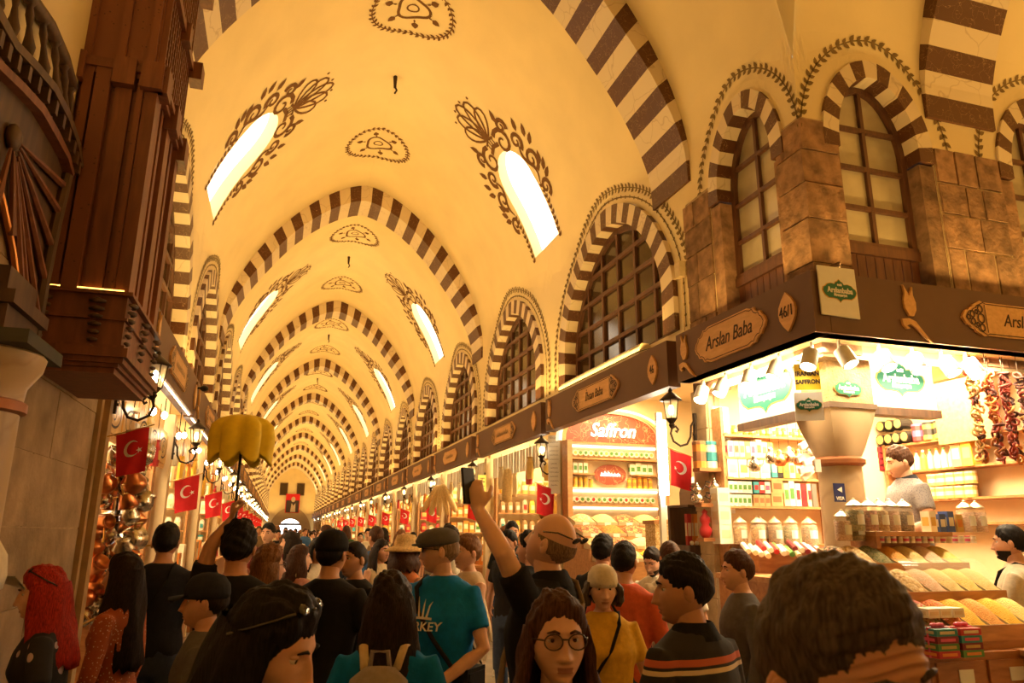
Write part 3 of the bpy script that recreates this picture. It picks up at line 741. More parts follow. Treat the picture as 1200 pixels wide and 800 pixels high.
badge(t, Mq @ Matrix.Translation((0, -.01, .012)), .28)
# small bird standing on the sign
bd = thing('pigeon', 'small brown bird perched on the corner sign board', 'bird', (3.73, 4.13, 3.45), .5)
fm_ = M_('bird_feathers', (.09, .045, .025), .8, var=.3, scale=60)
m = MB(); m.tube([(-.13, 0, .045), (-.08, 0, .055), (-.03, 0, .07), (.02, 0, .085), (.05, 0, .105), (.06, 0, .125), (.085, 0, .135), (.105, 0, .132)], [.006, .022, .034, .036, .026, .018, .019, .004], 10); m.build('body', fm_, bd, True)
m = MB(); m.tube([(-.15, 0, .04), (-.07, 0, .06)], [.018, .014], 6, flat=.3); m.build('tail', fm_, bd)
m = MB(); m.tube([(.10, 0, .133), (.122, 0, .128)], [.004, .001], 5); m.build('beak', black, bd)
for s in (-1, 1): m = MB(); m.tube([(.0, s * .012, .055), (.005, s * .012, .003), (.025, s * .012, .002)], .003, 5); m.build('leg', black, bd)

# ================================================================== lanterns, flags, spots
lglass = glassy('lantern_glass', (.9, .75, .45), .2, .45)
def lantern():                                  # local: wall at x=0, arm towards +x, lantern stands on the scroll
    r = thing('wall_lantern', 'x', 'lantern')
    m = MB(); m.b2((0, -.015, -.15), (.02, .015, .12)); m.tube([(.0, 0, -.08), (.03, 0, -.08)], .012, 6)
    m.tube([(.01, 0, .06), (.05, 0, .0), (.06, 0, -.10), (.10, 0, -.17), (.17, 0, -.19), (.24, 0, -.15), (.265, 0, -.08), (.25, 0, -.03), (.21, 0, -.01), (.185, 0, -.04), (.20, 0, -.065), (.215, 0, -.05)], .011, 6)
    m.build('bracket', iron, r)
    m = MB(); m.lathe([(.008, -.04), (.02, -.02), (.03, 0), (.022, .015), (.05, .05), (.056, .06)], (.25, 0, 0), 8); m.build('base', iron, r)
    m = MB(); m.lathe([(.052, .06), (.075, .23)], (.25, 0, 0), 6, cap=False); m.build('glass', lglass, r)
    m = MB()
    for i in range(6):
        a = PI / 3 * i; m.tube([(.25 + .053 * math.cos(a), .053 * math.sin(a), .06), (.25 + .077 * math.cos(a), .077 * math.sin(a), .23)], .005, 4)
    m.build('frame', iron, r)
    m = MB(); m.lathe([(.105, .228), (.10, .24), (.06, .275), (.03, .30), (.018, .31), (.022, .325), (.008, .345), (0, .35)], (.25, 0, 0), 12); m.build('cap', iron, r, True)
    m = MB(); m.ell((.25, 0, .14), (.025, .025, .05), 8, 6); m.build('bulb', lamp_w, r, True)
    return r
lan0 = lantern(); lan_first = True
def put_lantern(loc, rz, label, group, sc=1):
    global lan_first
    o = lan0 if lan_first else dup(lan0); lan_first = False
    o.location = loc; o.rotation_euler = (0, 0, rz); o.scale = (sc,) * 3; o['label'] = label
    if group: o['group'] = group
    elif 'group' in o: del o['group']
put_lantern((XR - .03, 6.02, 2.62), PI, 'iron wall lantern under the end of the İhsan Baba board', None)
put_lantern((XL + .10, 5.93, 2.62), 0, 'iron wall lantern burning bright under the wooden kiosk corner', None)
for i, (y0, y1) in enumerate(YS[:14]):
    yb = y1 + .1
    put_lantern((XR - .03, yb, 2.62), PI, 'iron wall lantern, %s past the İhsan Baba board on its side' % ORD[i], 'lanterns along the right-hand shops')
    put_lantern((XL + .03, yb, 2.62), 0, 'iron wall lantern, %s past the kiosk on its side' % ORD[i], 'lanterns along the left-hand shops')
def flag(sc=1.0):                               # pole from origin along +x and up; cloth hangs below
    r = thing('flag', 'x', 'flag')
    m = MB(); m.tube([(0, 0, 0), (.52, 0, .16)], .009, 6); m.build('pole', brass, r)
    cl_ = MB(); nx, nz = 8, 10
    fx = lambda u, v: (.10 + .36 * u * (1 - .1 * v) + .05 * v, .025 * math.sin(u * 7 + v * 2) + .02 * v * math.sin(u * 3), .02 + .11 * u - .50 * v - .03 * u * v)
    V = [fx(i / nx, j / nz) for j in range(nz + 1) for i in range(nx + 1)]
    cl_.add(V, [(j * (nx + 1) + i, j * (nx + 1) + i + 1, (j + 1) * (nx + 1) + i + 1, (j + 1) * (nx + 1) + i) for j in range(nz) for i in range(nx)])
    c = cl_.build('cloth', red, r, True)
    for o_ in (-.004, .004):
        m = MB(); f2 = lambda u, v: (lambda p: (p[0], p[1] + o_, p[2]))(fx(u, v))
        n = 24; R1, R2 = .26, .21; cu, cv = .5, .42; asp = .72
        o1 = [(cu + R1 * math.cos(t), cv + R1 * asp * math.sin(t)) for t in [PI * .22 + (2 * PI - PI * .44) * i / n for i in range(n + 1)]]
        o2 = [(cu + .065 + R2 * math.cos(t), cv + R2 * asp * math.sin(t)) for t in [PI * .27 + (2 * PI - PI * .54) * i / n for i in range(n + 1)]]
        m.add([f2(*p) for p in o1 + o2], [(i, i + 1, n + 2 + i, n + 1 + i) for i in range(n)])
        m.add([f2(cu + .25 + (.10 if i % 2 == 0 else .04) * math.cos(PI + i * PI / 5), cv + .06 + (.10 if i % 2 == 0 else .04) * asp * math.sin(PI + i * PI / 5)) for i in range(10)], [tuple(range(10))])
        m.build('crescent_and_star', flagw, c)
    return r
fl0 = flag(); fl_first = True
def put_flag(loc, rz, label, group, sc=1):
    global fl_first
    o = fl0 if fl_first else dup(fl0); fl_first = False
    o.location = loc; o.rotation_euler = (0, 0, rz); o.scale = (sc,) * 3; o['label'] = label
    if group: o['group'] = group
    elif 'group' in o: del o['group']
put_flag((XR - .02, 6.04, 2.32), PI, 'red crescent flag on the stone pier beside the corner shop', None, .62)
put_flag((XL + .09, 5.9, 2.30), -.15, 'red crescent flag beside the hanging copper pots', None, .60)
for i, (y0, y1) in enumerate(YS[:10]):
    put_flag((XR - .02, y1 + .1, 2.2), PI + .1, 'red crescent flag, %s past the İhsan Baba shop on its side' % ORD[i], 'flags along the right-hand shops', .75)
    put_flag((XL + .02, y1 + .1, 2.2), -.1, 'red crescent flag, %s past the copper pots on their side' % ORD[i], 'flags along the left-hand shops', .75)
wspot = M_('spot_white', (.85, .80, .70), .4)
def spot():
    r = thing('spotlight', 'x', 'lamp')
    m = MB(); m.tube([(0, 0, 0), (0, 0, -.07)], .012, 6); m.build('stem', wspot, r)
    R = Matrix.Rotation(math.radians(28), 3, 'Y')
    m = MB(); m.lathe([(.035, -.02), (.055, -.03), (.06, -.16), (.056, -.165)], (0, 0, -.05), 14, R, cap=True); m.build('head', wspot, r, 'auto')
    m = MB(); m.lathe([(.05, -.166), (.0, -.167)], (0, 0, -.05), 14, R); m.build('lens', lamp_s, r)
    return r
sp0 = spot(); sp_first = True
def put_spot(loc, rz, label, group='spotlights of the corner shop', sc=1):
    global sp_first
    o = sp0 if sp_first else dup(sp0); sp_first = False
    o.location = loc; o.rotation_euler = (0, 0, rz); o.scale = (sc,) * 3; o['label'] = label; o['group'] = group
for k, y in enumerate((4.25, 4.62, 4.98, 5.35, 5.7)): put_spot((3.56, y, 2.99), .2 + .3 * math.sin(y * 9), 'white tube spotlight, %s from the corner under the 46/1 board' % ORD[k])
for k, x in enumerate((3.70, 4.05, 4.35, 4.62, 4.85)): put_spot((x, 4.14, 2.99), PI / 2 + .4 * math.sin(x * 7), 'white tube spotlight, %s from the corner under the tulip board' % ORD[k])
# ================================================================== shops
cream = M_('shop_wall_cream', (.72, .56, .33), .7, var=.08, scale=3); ceilm = M_('shop_ceiling', (.70, .55, .34), .7)
postm = wood('shop_post_wood', (.35, .19, .075), (.50, .29, .12), .5, 1.5); stonem = M_('pier_stone_pale', (.48, .34, .19), .9, var=.25, scale=6, bump=.4)
def shell(side, y0, y1, xb, deep):
    pass
shR, shL = MB(), MB()
for side, mb in ((1, shR), (-1, shL)):
    X = lambda d: XC + side * (HALF + d)
    for i, (y0, y1) in enumerate(YS):
        mb.add([(X(.05), y1 + .05, 0), (X(2.1), y1 + .05, 0), (X(2.1), y1 + .05, 3.55), (X(.05), y1 + .05, 3.55)], [(0, 1, 2, 3)])
        mb.add([(X(.05), y1 + .15, 0), (X(2.1), y1 + .15, 0), (X(2.1), y1 + .15, 3.55), (X(.05), y1 + .15, 3.55)], [(0, 1, 2, 3)])
        mb.b2((X(-.03), y1 + .02, 0), (X(.07), y1 + .18, 3.0))
    yA, yB = (5.9, YEND) if side > 0 else (6.0, YEND)
    mb.add([(X(2.1), yA, 0), (X(2.1), yB, 0), (X(2.1), yB, 3.55), (X(2.1), yA, 3.55)], [(0, 1, 2, 3)])
    mb.add([(X(0), yA, 3.55), (X(0), yB, 3.55), (X(2.1), yB, 3.55), (X(2.1), yA, 3.55)], [(3, 2, 1, 0)])
    if side > 0:
        mb.add([(X(2.1), CY, 0), (X(2.1), yA, 0), (X(2.1), yA, 3.0), (X(2.1), CY, 3.0)], [(0, 1, 2, 3)])
        mb.add([(X(-.25), CY, 3.0), (X(-.25), yA, 3.0), (X(2.1), yA, 3.0), (X(2.1), CY, 3.0)], [(3, 2, 1, 0)])
# party wall between the corner shop and the next one, back wall of the crossing hall shops
shR.b2((XR + .02, 5.86, 0), (XR + 2.1, 6.02, 3.55)); shR.add([(XR + 2.1, CY + 1.55, 0), (12, CY + 1.55, 0), (12, CY + 1.55, 3.0), (XR + 2.1, CY + 1.55, 3.0)], [(0, 1, 2, 3)])
shR.add([(XR + 2.1, 4.05, 3.0), (XR + 2.1, CY + 1.6, 3.0), (12, CY + 1.6, 3.0), (12, 4.05, 3.0)], [(0, 1, 2, 3)])
shR.add([(XR - .25, 4.05, 3.0), (XR + 2.1, 4.05, 3.0), (XR + 2.1, CY, 3.0), (XR - .25, CY, 3.0)], [(0, 1, 2, 3)])
shL.b2((XL - 2.1, 5.86, 0), (XL - .02, 6.0, 3.0))
struct(shR.build('wall_right_shops', cream)); struct(shL.build('wall_left_shops', cream))
for i, (y0, y1) in enumerate(YS[:16]):
    for side in (1, -1):
        p = SHOP_POWER * (1.0 if i < 6 else 1.2)
        area('shop_ceiling_light', (XC + side * (HALF + .75), (y0 + y1) / 2, 3.5), (.7, 3.0), p, SHOPW)
area('shop_ceiling_light', (4.75, 4.95, 2.97), (1.6, .9), 75, SPOTW)
area('shop_ceiling_light', (3.62, 4.95, 2.96), (.12, 1.5), 20, SPOTW)
area('shop_ceiling_light', (4.6, 4.12, 2.96), (1.5, .12), 24, SPOTW)
area('shop_ceiling_light', (7.5, 4.9, 2.97), (2.5, .9), 60, SPOTW)

# ---- goods
GC = {'white': (.80, .74, .60), 'cream': (.72, .60, .38), 'yellow': (.80, .48, .06), 'orange': (.70, .24, .04), 'red': (.48, .03, .03), 'green': (.10, .26, .06), 'teal': (.05, .28, .30), 'brown': (.28, .12, .05), 'kraft': (.50, .30, .13), 'black': (.03, .025, .02), 'pink': (.70, .10, .20), 'blue': (.06, .10, .30), 'gold': (.62, .40, .10), 'maroon': (.22, .02, .03)}
GM = {k: M_('goods_' + k, v, .45, var=.08, objvar=.12) for k, v in GC.items()}
_gm = {}
def gmesh(kind, w_, d, h, c1, c2):
    w_, d, h = [max(.02, round(v * 50) / 50) if v > .06 else max(.01, round(v * 200) / 200) for v in (w_, d, h)]
    key = (kind, w_, d, h, c1, c2)
    if key in _gm: return _gm[key]
    m = MB(); A, B = GM[c1], GM[c2]
    if kind == 'carton':
        m.b2((-w_ / 2, -d / 2, 0), (w_ / 2, d / 2, h)); m.mi = 1
        for s in (-1, 1): m.box((0, s * d / 2, h * .5), (w_ * .7, .004, h * .42))
        for s in (-1, 1): m.box((s * w_ / 2, 0, h * .5), (.004, d * .7, h * .42))
    elif kind == 'tin':
        m.lathe([(w_ * .48, 0), (w_ * .48, h * .86)], n=10); m.mi = 1; m.lathe([(w_ * .5, h * .86), (w_ * .5, h * .97), (w_ * .42, h)], n=10)
        m.lathe([(w_ * .485, h * .25), (w_ * .485, h * .6)], n=10, cap=False)
    elif kind == 'pouch':
        m.tube([(0, 0, 0), (0, 0, h * .3), (0, 0, h * .75), (0, 0, h * .92), (0, 0, h)], [w_ * .42, w_ * .5, w_ * .44, w_ * .3, w_ * .42], 8, flat=d / w_, up=(0, 1, 0)); m.mi = 1
        m.box((0, -d * .46, h * .42), (w_ * .5, .02, h * .35))
    elif kind == 'round':                       # upright round packet with face
        R = Matrix.Rotation(PI / 2, 3, 'X'); m.lathe([(w_ * .5, -d / 2), (w_ * .5, d / 2)], (0, 0, h / 2), 12, R); m.mi = 1; m.lathe([(w_ * .3, d / 2 + .002), (0, d / 2 + .003)], (0, 0, h / 2), 10, R)
    elif kind == 'bottle':
        m.lathe([(w_ * .45, 0), (w_ * .48, h * .05), (w_ * .48, h * .6), (w_ * .2, h * .78), (w_ * .17, h * .92)], n=10); m.mi = 1; m.lathe([(w_ * .2, h * .9), (w_ * .2, h)], n=8)
    elif kind == 'drum':                        # lying drum seen by its end
        R = Matrix.Rotation(PI / 2, 3, 'X'); m.lathe([(w_ * .5, -d / 2), (w_ * .5, d / 2)], (0, 0, w_ / 2), 12, R); m.mi = 1; m.lathe([(w_ * .42, d / 2 + .002), (w_ * .36, d / 2 + .004), (0, d / 2 + .002)], (0, 0, w_ / 2), 12, R)
    me = m.mesh('goods_' + kind, [A, B]); _gm[key] = me; return me
def good(kind, p, w_, d, h, c1, c2, label, cat, group, rz=0):
    return tag(link({'carton': 'carton', 'tin': 'tin_canister', 'pouch': 'pouch', 'round': 'round_packet', 'bottle': 'bottle', 'drum': 'drum_canister'}[kind], gmesh(kind, w_, d, h, c1, c2), None, p, (0, 0, rz)), label, cat, group)
def rowY(Y, pa, pb, n, pyh, kind, cols, label, cat, group, depth=.10, fill=.92, z=None):
    """n goods between pixels pa and pb (their feet) on the plane y=Y, pyh pixels tall, facing the crossing"""
    A, B = onY(*pa, Y), onY(*pb, Y); top = onY((pa[0] + pb[0]) / 2, (pa[1] + pb[1]) / 2 - pyh, Y); zz = (A.z + B.z) / 2 if z is None else z; h = top.z - (A.z + B.z) / 2
    w_ = (B.x - A.x) / n
    for i in range(n):
        c = cols[i % len(cols)] if not callable(cols) else cols(i)
        good(kind, (A.x + w_ * (i + .5), Y + depth * .3, zz), w_ * fill, min(depth, w_ * 1.4) if kind != 'carton' else depth, h * rnd.uniform(.94, 1.0), c[0], c[1], label, cat, group, rnd.uniform(-.04, .04))
    return zz, A.x, B.x
def rowX(X, pa, pb, n, pyh, kind, cols, label, cat, group, depth=.10, fill=.92):
    A, B = onX(*pa, X), onX(*pb, X); top = onX((pa[0] + pb[0]) / 2, (pa[1] + pb[1]) / 2 - pyh, X); zz = (A.z + B.z) / 2; h = top.z - zz
    w_ = (B.y - A.y) / n
    for i in range(n):
        c = cols[i % len(cols)]
        good(kind, (X + depth * .3, A.y + w_ * (i + .5), zz), abs(w_) * fill, min(depth, abs(w_) * 1.4) if kind != 'carton' else depth, h * rnd.uniform(.94, 1.0), c[0], c[1], label, cat, group, -PI / 2 + rnd.uniform(-.04, .04))
    return zz, A.y, B.y
# -------------------------------------------------- corner shop: column, lightboxes, shelves
cc = onY(985, 560, 4.58); CXc, CYc = cc.x, 4.58
col = thing('corner_column', 'pale marble column with cushion capital carrying the corner of the shop', 'column', (CXc, CYc, 0))
colm = marble('column_marble', (.50, .36, .21), (.34, .22, .12), 2.0, .05, .5)
zcap0, zcap1 = onY(985, 536, 4.4).z, onY(985, 478, 4.4).z
m = MB(); m.lathe([(.19, 0), (.19, .12), (.165, .18), (.155, zcap0 - .05)], n=28); m.build('shaft', colm, col, 'auto')
m = MB(); m.lathe([(.16, zcap0 - .05), (.185, zcap0 - .03), (.185, zcap0 + .0), (.16, zcap0 + .02)], n=28); m.build('neck_ring', M_('bronze_ring', (.35, .13, .05), .5, .4), col, 'auto')
m = MB(); V = []; N = 32; zz_ = [zcap0 + .02, zcap0 + .08, zcap0 + .16, zcap0 + .24, zcap1]
for j, z in enumerate(zz_):
    f = j / 4
    for i in range(N):
        a = 2 * PI * i / N; ci, si = math.cos(a), math.sin(a); rc = .16 + .04 * f; sq = (.16 + .045 * f) / max(abs(ci), abs(si)); r = rc * (1 - f) + sq * f; V.append((r * ci, r * si, z))
m.add(V, [(j * N + i, j * N + (i + 1) % N, (j + 1) * N + (i + 1) % N, (j + 1) * N + i) for j in range(4) for i in range(N)] + [tuple(4 * N + i for i in range(N))]); m.build('capital', colm, col, 'auto')
m = MB(); m.b2((-.215, -.215, zcap1), (.215, .215, zcap1 + .04)); m.build('abacus', M_('abacus_dark', (.13, .08, .05), .8), col)
m = MB(); m.b2((-.20, -.20, zcap1 + .04), (.20, .20, 3.0)); m.build('impost_block', M_('impost_stone', (.40, .27, .14), .95, var=.35, scale=9, bump=1, bscale=55), col)
zc_ = onY(985, 460, CYc - .25).z
lb = thing('badge_plate', 'green Arslanbaba badge on the rough stone above the column', 'sign', (0, 0, 0))
badge(lb, frameM((onY(994, 455, CYc - .21).x, CYc - .208, onY(994, 455, CYc - .21).z), (1, 0, 0), (0, 0, 1)), .24)
v = thing('card_payment_notice', 'small blue card payment notice on the column', 'notice', (0, 0, 0))
q = onY(983, 577, CYc - .165); Mv = frameM((q.x, CYc - .168, q.z), (1, 0, 0), (0, 0, 1))
m = MB(); m.prism([(-.048, -.065), (.048, -.065), (.048, .065), (-.048, .065)], .006, Mv); m.build('card', M_('notice_blue', (.02, .03, .14), .4), v)
place('lettering', text_mesh('VISA', .035, .001, lwhite, 0, .001), Mv @ Matrix.Translation((0, -.042, .008)), v)
m = MB(); m.prism([(-.02, .01), (.02, .03), (.02, -.01)], .002, Mv @ Matrix.Translation((0, .01, .007))); m.build('mark', lwhite, v)
for px, py, w_, h in ((962, 545, .05, .09), (1008, 548, .03, .09), (958, 580, .04, .16)):
    q = onY(px, py, CYc - .15); m = MB(); m.box((q.x, CYc - .165 + (.05 if abs(px - 985) > 21 else .02), q.z), (w_, .012, h)); m = tag(m.build('paper_notice', white), {962: 'small white paper on the upper column shaft beside shelves', 1008: 'white paper on the column edge by the shopkeeper', 958: 'tall printed notice taped low on the column'}[px], 'notice')
# lightboxes
lbx = emit('lightbox_face', (1.0, .93, .76), .35); lgr = emit('lightbox_green', (.012, .16, .09), .5); lgo = emit('lightbox_gold', (.6, .42, .1), .3); lwh = emit('lightbox_white', (1, .97, .88), .6)
def lightbox(label, M, w_, h, bw):
    t = thing('lightbox_sign', label, 'lightbox', (0, 0, 0))
    m = MB(); m.prism([(-w_ / 2, -h / 2), (w_ / 2, -h / 2), (w_ / 2, h / 2), (-w_ / 2, h / 2)], -.10, M); m.build('case', white, t)
    m = MB(); m.prism([(-w_ / 2 + .01, -h / 2 + .01), (w_ / 2 - .01, -h / 2 + .01), (w_ / 2 - .01, h / 2 - .01), (-w_ / 2 + .01, h / 2 - .01)], .004, M); m.build('lit_face', lbx, t)
    badge(t, M @ Matrix.Translation((0, .02, .004)), bw, (lgr, lgo, lwh))
    m = MB(); m.prism([(-w_ / 2 - .02, -h / 2 - .06), (w_ / 2 + .02, -h / 2 - .06), (w_ / 2 + .02, -h / 2), (-w_ / 2 - .02, -h / 2)], -.12, Matrix.Translation((0, 0, 0)) @ M @ Matrix.Translation((0, 0, .02))); m.build('bottom_rail', wdark, t)
XB = 3.72
a_, b_, c_ = onX(868, 497, XB), onX(934, 482, XB), onX(900, 425, XB)
lightbox('lit white box sign with Arslanbaba badge facing the main hall', frameM((XB, (a_.y + b_.y) / 2, (a_.z + b_.z) / 2 + .23), (0, -1, 0), (0, 0, 1)), abs(a_.y - b_.y), .46, .70)
YB = 4.52
a_, b_ = onY(1018, 476, YB), onY(1098, 478, YB)
lightbox('lit white box sign with Arslanbaba badge above the shopkeeper', frameM(((a_.x + b_.x) / 2, YB, a_.z + .21), (1, .0, 0), (0, .0, 1)), b_.x - a_.x, .42, .46)
# hanging price boards by the impost
def board(name, label, cat, px, py, Y, w_, h, mat, lines, rz=0, colr=ink):
    q = onY(px, py, Y); t = thing(name, label, cat, (0, 0, 0)); Mb = frameM((q.x, Y, q.z), (math.cos(rz), math.sin(rz), 0), (0, 0, 1))
    m = MB(); m.prism([(-w_ / 2, -h / 2), (w_ / 2, -h / 2), (w_ / 2, h / 2), (-w_ / 2, h / 2)], -.012, Mb); m.build('panel', mat, t)
    for tx, dy, sz in lines: place('lettering', text_mesh(tx, sz, .001, colr, 0, .002, .9), Mb @ Matrix.Translation((0, dy, .002)), t)
    return t, Mb
ysig = M_('sign_yellow', (.85, .60, .03), .5)
board('saffron_sign', 'yellow sign reading PURE IRANIAN SAFFRON beside the stone impost', 'sign', 946, 441, 4.30, .17, .19, ysig, [('PURE', .075, .05), ('IRANIAN', .02, .045), ('SAFFRON', -.04, .043)], -.5)
t, Mb = board('logo_board', 'white hanging board with green badge under the yellow saffron sign', 'sign', 948, 476, 4.29, .19, .20, white, [], -.5); badge(t, Mb @ Matrix.Translation((0, .01, .002)), .17)
# ---- shelf rack on the party wall, facing the crossing
PY = 5.70
def shelf_unit(name, label, x0, x1, y0, y1, zs, zt, mat=wshelf, th=.02, sides=True, back=None):
    t = thing(name, label, 'shelves', (min(x0, x1), min(y0, y1), 0))
    o = Vector(t.location)
    L = lambda a, b: ((a[0] - o.x, a[1] - o.y, a[2]), (b[0] - o.x, b[1] - o.y, b[2]))
    for z in zs: m = MB(); m.b2(*L((x0, y0, z - th), (x1, y1, z))); m.build('shelf', mat, t)
    if sides:
        if abs(x1 - x0) > abs(y1 - y0):
            for x in (x0, x1): m = MB(); m.b2(*L((x - .015, y0, 0), (x + .015, y1, zt))); m.build('side_panel', mat, t)
        else:
            for y in (y0, y1): m = MB(); m.b2(*L((x0, y - .015, 0), (x1, y + .015, zt))); m.build('side_panel', mat, t)
    if back:
        m = MB(); m.b2(*L(*back)); m.build('back_panel', cream, t)
    return t
zA = [onY(900, y, PY).z for y in (511, 536.5, 560, 593, 637)]
xa, xb = onY(849, 560, PY).x, onY(956, 560, PY).x + .15
shelf_unit('wall_shelf', 'wooden shelf rack of cartons behind the corner column', xa, xb, PY - .02, 5.85, zA, 2.75)
gA = 'goods on the rack behind the column'
rowY(PY, (858, 511), (948, 511), 14, 11, 'pouch', [('yellow', 'cream'), ('cream', 'yellow'), ('gold', 'cream')], 'small yellow packet on the top shelf behind the column', 'packet', gA + ', top shelf', .05)
rowY(PY, (852, 536), (905, 536), 8, 20, 'carton', [('white', 'pink'), ('cream', 'brown'), ('cream', 'gold'), ('gold', 'cream')], 'upright carton on the second shelf behind the column', 'carton', gA + ', second shelf')
rowY(PY, (852, 560), (902, 560), 4, 22, 'carton', [('white', 'cream'), ('white', 'gold'), ('cream', 'white')], 'large white carton on the third shelf behind the column', 'carton', gA + ', third shelf')
rowY(PY, (903, 560), (945, 560), 6, 22, 'carton', [('teal', 'white'), ('black', 'yellow'), ('yellow', 'green'), ('cream', 'yellow'), ('yellow', 'cream')], 'coloured carton at the end of the third shelf', 'carton', gA + ', third shelf end')
rowY(PY, (853, 593), (880, 593), 5, 15, 'carton', [('white', 'green'), ('white', 'green')], 'white tea carton with green print in the lower row', 'carton', gA + ', tea cartons'); rowY(PY, (853, 577.5), (880, 577.5), 5, 15, 'carton', [('white', 'green')], 'white tea carton with green print in the upper row', 'carton', gA + ', tea cartons above')
rowY(PY, (882, 593), (902, 593), 3, 14, 'carton', [('kraft', 'brown')], 'kraft carton in the bottom row of the fourth shelf', 'carton', gA + ', kraft cartons'); rowY(PY, (882, 578), (902, 578), 3, 13, 'carton', [('teal', 'red'), ('red', 'white'), ('white', 'pink')], 'small striped carton on the kraft cartons', 'carton', gA + ', striped cartons')
rowY(PY, (903, 593), (917, 593), 1, 15, 'carton', [('kraft', 'brown')], 'wide kraft carton at the foot of its pile', 'carton', None); rowY(PY, (903, 577.5), (917, 577.5), 1, 15, 'carton', [('kraft', 'brown')], 'wide kraft carton lying on another one', 'carton', None)
rowY(PY, (918, 593), (952, 593), 5, 28, 'carton', [('cream', 'green'), ('white', 'green'), ('white', 'red'), ('red', 'maroon'), ('cream', 'red')], 'tall printed carton near the column shaft', 'carton', gA + ', tall cartons')
# glass jars with domed metal lids
jglass = glassy('jar_glass', (.85, .75, .55), .08, .28); lidm = M_('jar_lid', (.75, .66, .50), .3, .8)
SP = [grains('jar_nuts', [(.50, .26, .06), (.62, .36, .10), (.38, .17, .04)], 60), grains('jar_tea', [(.14, .06, .02), (.25, .12, .04), (.08, .03, .01)], 90), grains('jar_rose', [(.40, .08, .05), (.55, .20, .10), (.25, .05, .03)], 70), grains('jar_green', [(.20, .20, .06), (.32, .28, .10), (.12, .14, .04)], 80), grains('jar_pink', [(.62, .36, .24), (.70, .45, .30), (.55, .28, .18)], 80)]
def jar_proto(si, w_=.12, h=.22):
    r = thing('glass_jar', 'x', 'jar')
    m = MB(); m.lathe([(w_ * .46, .004), (w_ * .46, h * .58), (w_ * .40, h * .62)], n=14); m.build('contents', SP[si], r, 'auto')
    m = MB(); m.lathe([(w_ * .5, 0), (w_ * .5, h * .64), (w_ * .40, h * .72), (w_ * .40, h * .76)], n=14, cap=False); m.build('glass', jglass, r, 'auto')
    m = MB(); m.lathe([(w_ * .45, h * .74), (w_ * .46, h * .78), (w_ * .34, h * .84), (w_ * .14, h * .92), (w_ * .07, h * .95), (w_ * .10, h * .975), (0, h)], n=14); m.build('lid', lidm, r, 'auto')
    m = MB(); m.add([(w_ * .505 * math.sin(a), -w_ * .505 * math.cos(a), z) for z in (h * .2, h * .5) for a in (-.5, -.25, 0, .25, .5)], [(0, 1, 6, 5), (1, 2, 7, 6), (2, 3, 8, 7), (3, 4, 9, 8)]); m.build('paper_label', white, r)
    return r
JP = [jar_proto(i) for i in range(5)]; jused = [False] * 5
def put_jar(loc, si, label, group, sc=1, rz=0):
    o = dup(JP[si]) if jused[si] else JP[si]; jused[si] = True
    o.location = loc; o.scale = (sc,) * 3; o.rotation_euler = (0, 0, rz); o['label'] = label; o['group'] = group
names = ['orange nuts', 'dark tea', 'red blossom', 'green leaves', 'pink petals']
zj = zA[4]
for i, px in enumerate((868, 880, 892, 900, 909, 918, 928, 939, 950)):
    si = [0, 0, 2, 1, 1, 3, 4, 1, 2][i]; q = onY(px, 636, PY - .06)
    put_jar((q.x, PY - .07 - .10 * (i % 2), zj), si, 'glass jar of %s on the counter before the carton rack' % names[si], 'jars before the carton rack', 1.05)
for j in range(3):
    q = onY(851, 636, PY - .05); good('carton', (q.x, PY, zj + j * .155), .13, .12, .15, 'white', 'cream', 'plain white carton, %s of the pile beside the jars' % ['lowest', 'middle', 'topmost'][j], 'carton', None)
# counter under them, towards the main hall
ct = thing('shop_counter', 'wooden counter of the corner shop below the nut jars', 'counter', (3.5, 4.75, 0))
m = MB(); m.b2((0, 0, 0), (.22, .80, 1.30)); m.build('body', wcount, ct); m = MB(); m.b2((-.03, -.02, 1.30), (.30, .8, 1.34)); m.build('top', wshelf, ct)
m = MB(); m.b2((.30, .66, 0), (1.25, .92, zj)); m.build('back_ledge', wcount, ct)
# striped sweets rolls leaning in a row on the counter
for i in range(5):
    q = onY(886 + i * 18, 648 - (i % 2) * 3, 5.3); cA, cB = [('white', 'cream'), ('red', 'white'), ('green', 'cream'), ('maroon', 'white'), ('white', 'maroon')][i]
    r = thing('sweet_roll_tray', 'x', 'sweets', (q.x, 5.30, q.z - .05), 1.2)
    r['label'] = ['pile of white sweet rolls on the corner counter', 'pile of red striped sweet rolls on the counter', 'pile of green sweet rolls on the counter', 'pile of dark red sweet rolls on the counter', 'pile of white and maroon sweet rolls near the column'][i]
    for k in range(4):
        m = MB(); m.tube([(-.09, 0, 0), (.09, 0, .05)], .022, 8); o = m.build('sweet_roll', GM[cA if k % 2 else cB], r, loc=((k % 2) * .02, (k - 1.5) * .05, .03 + .012 * k))
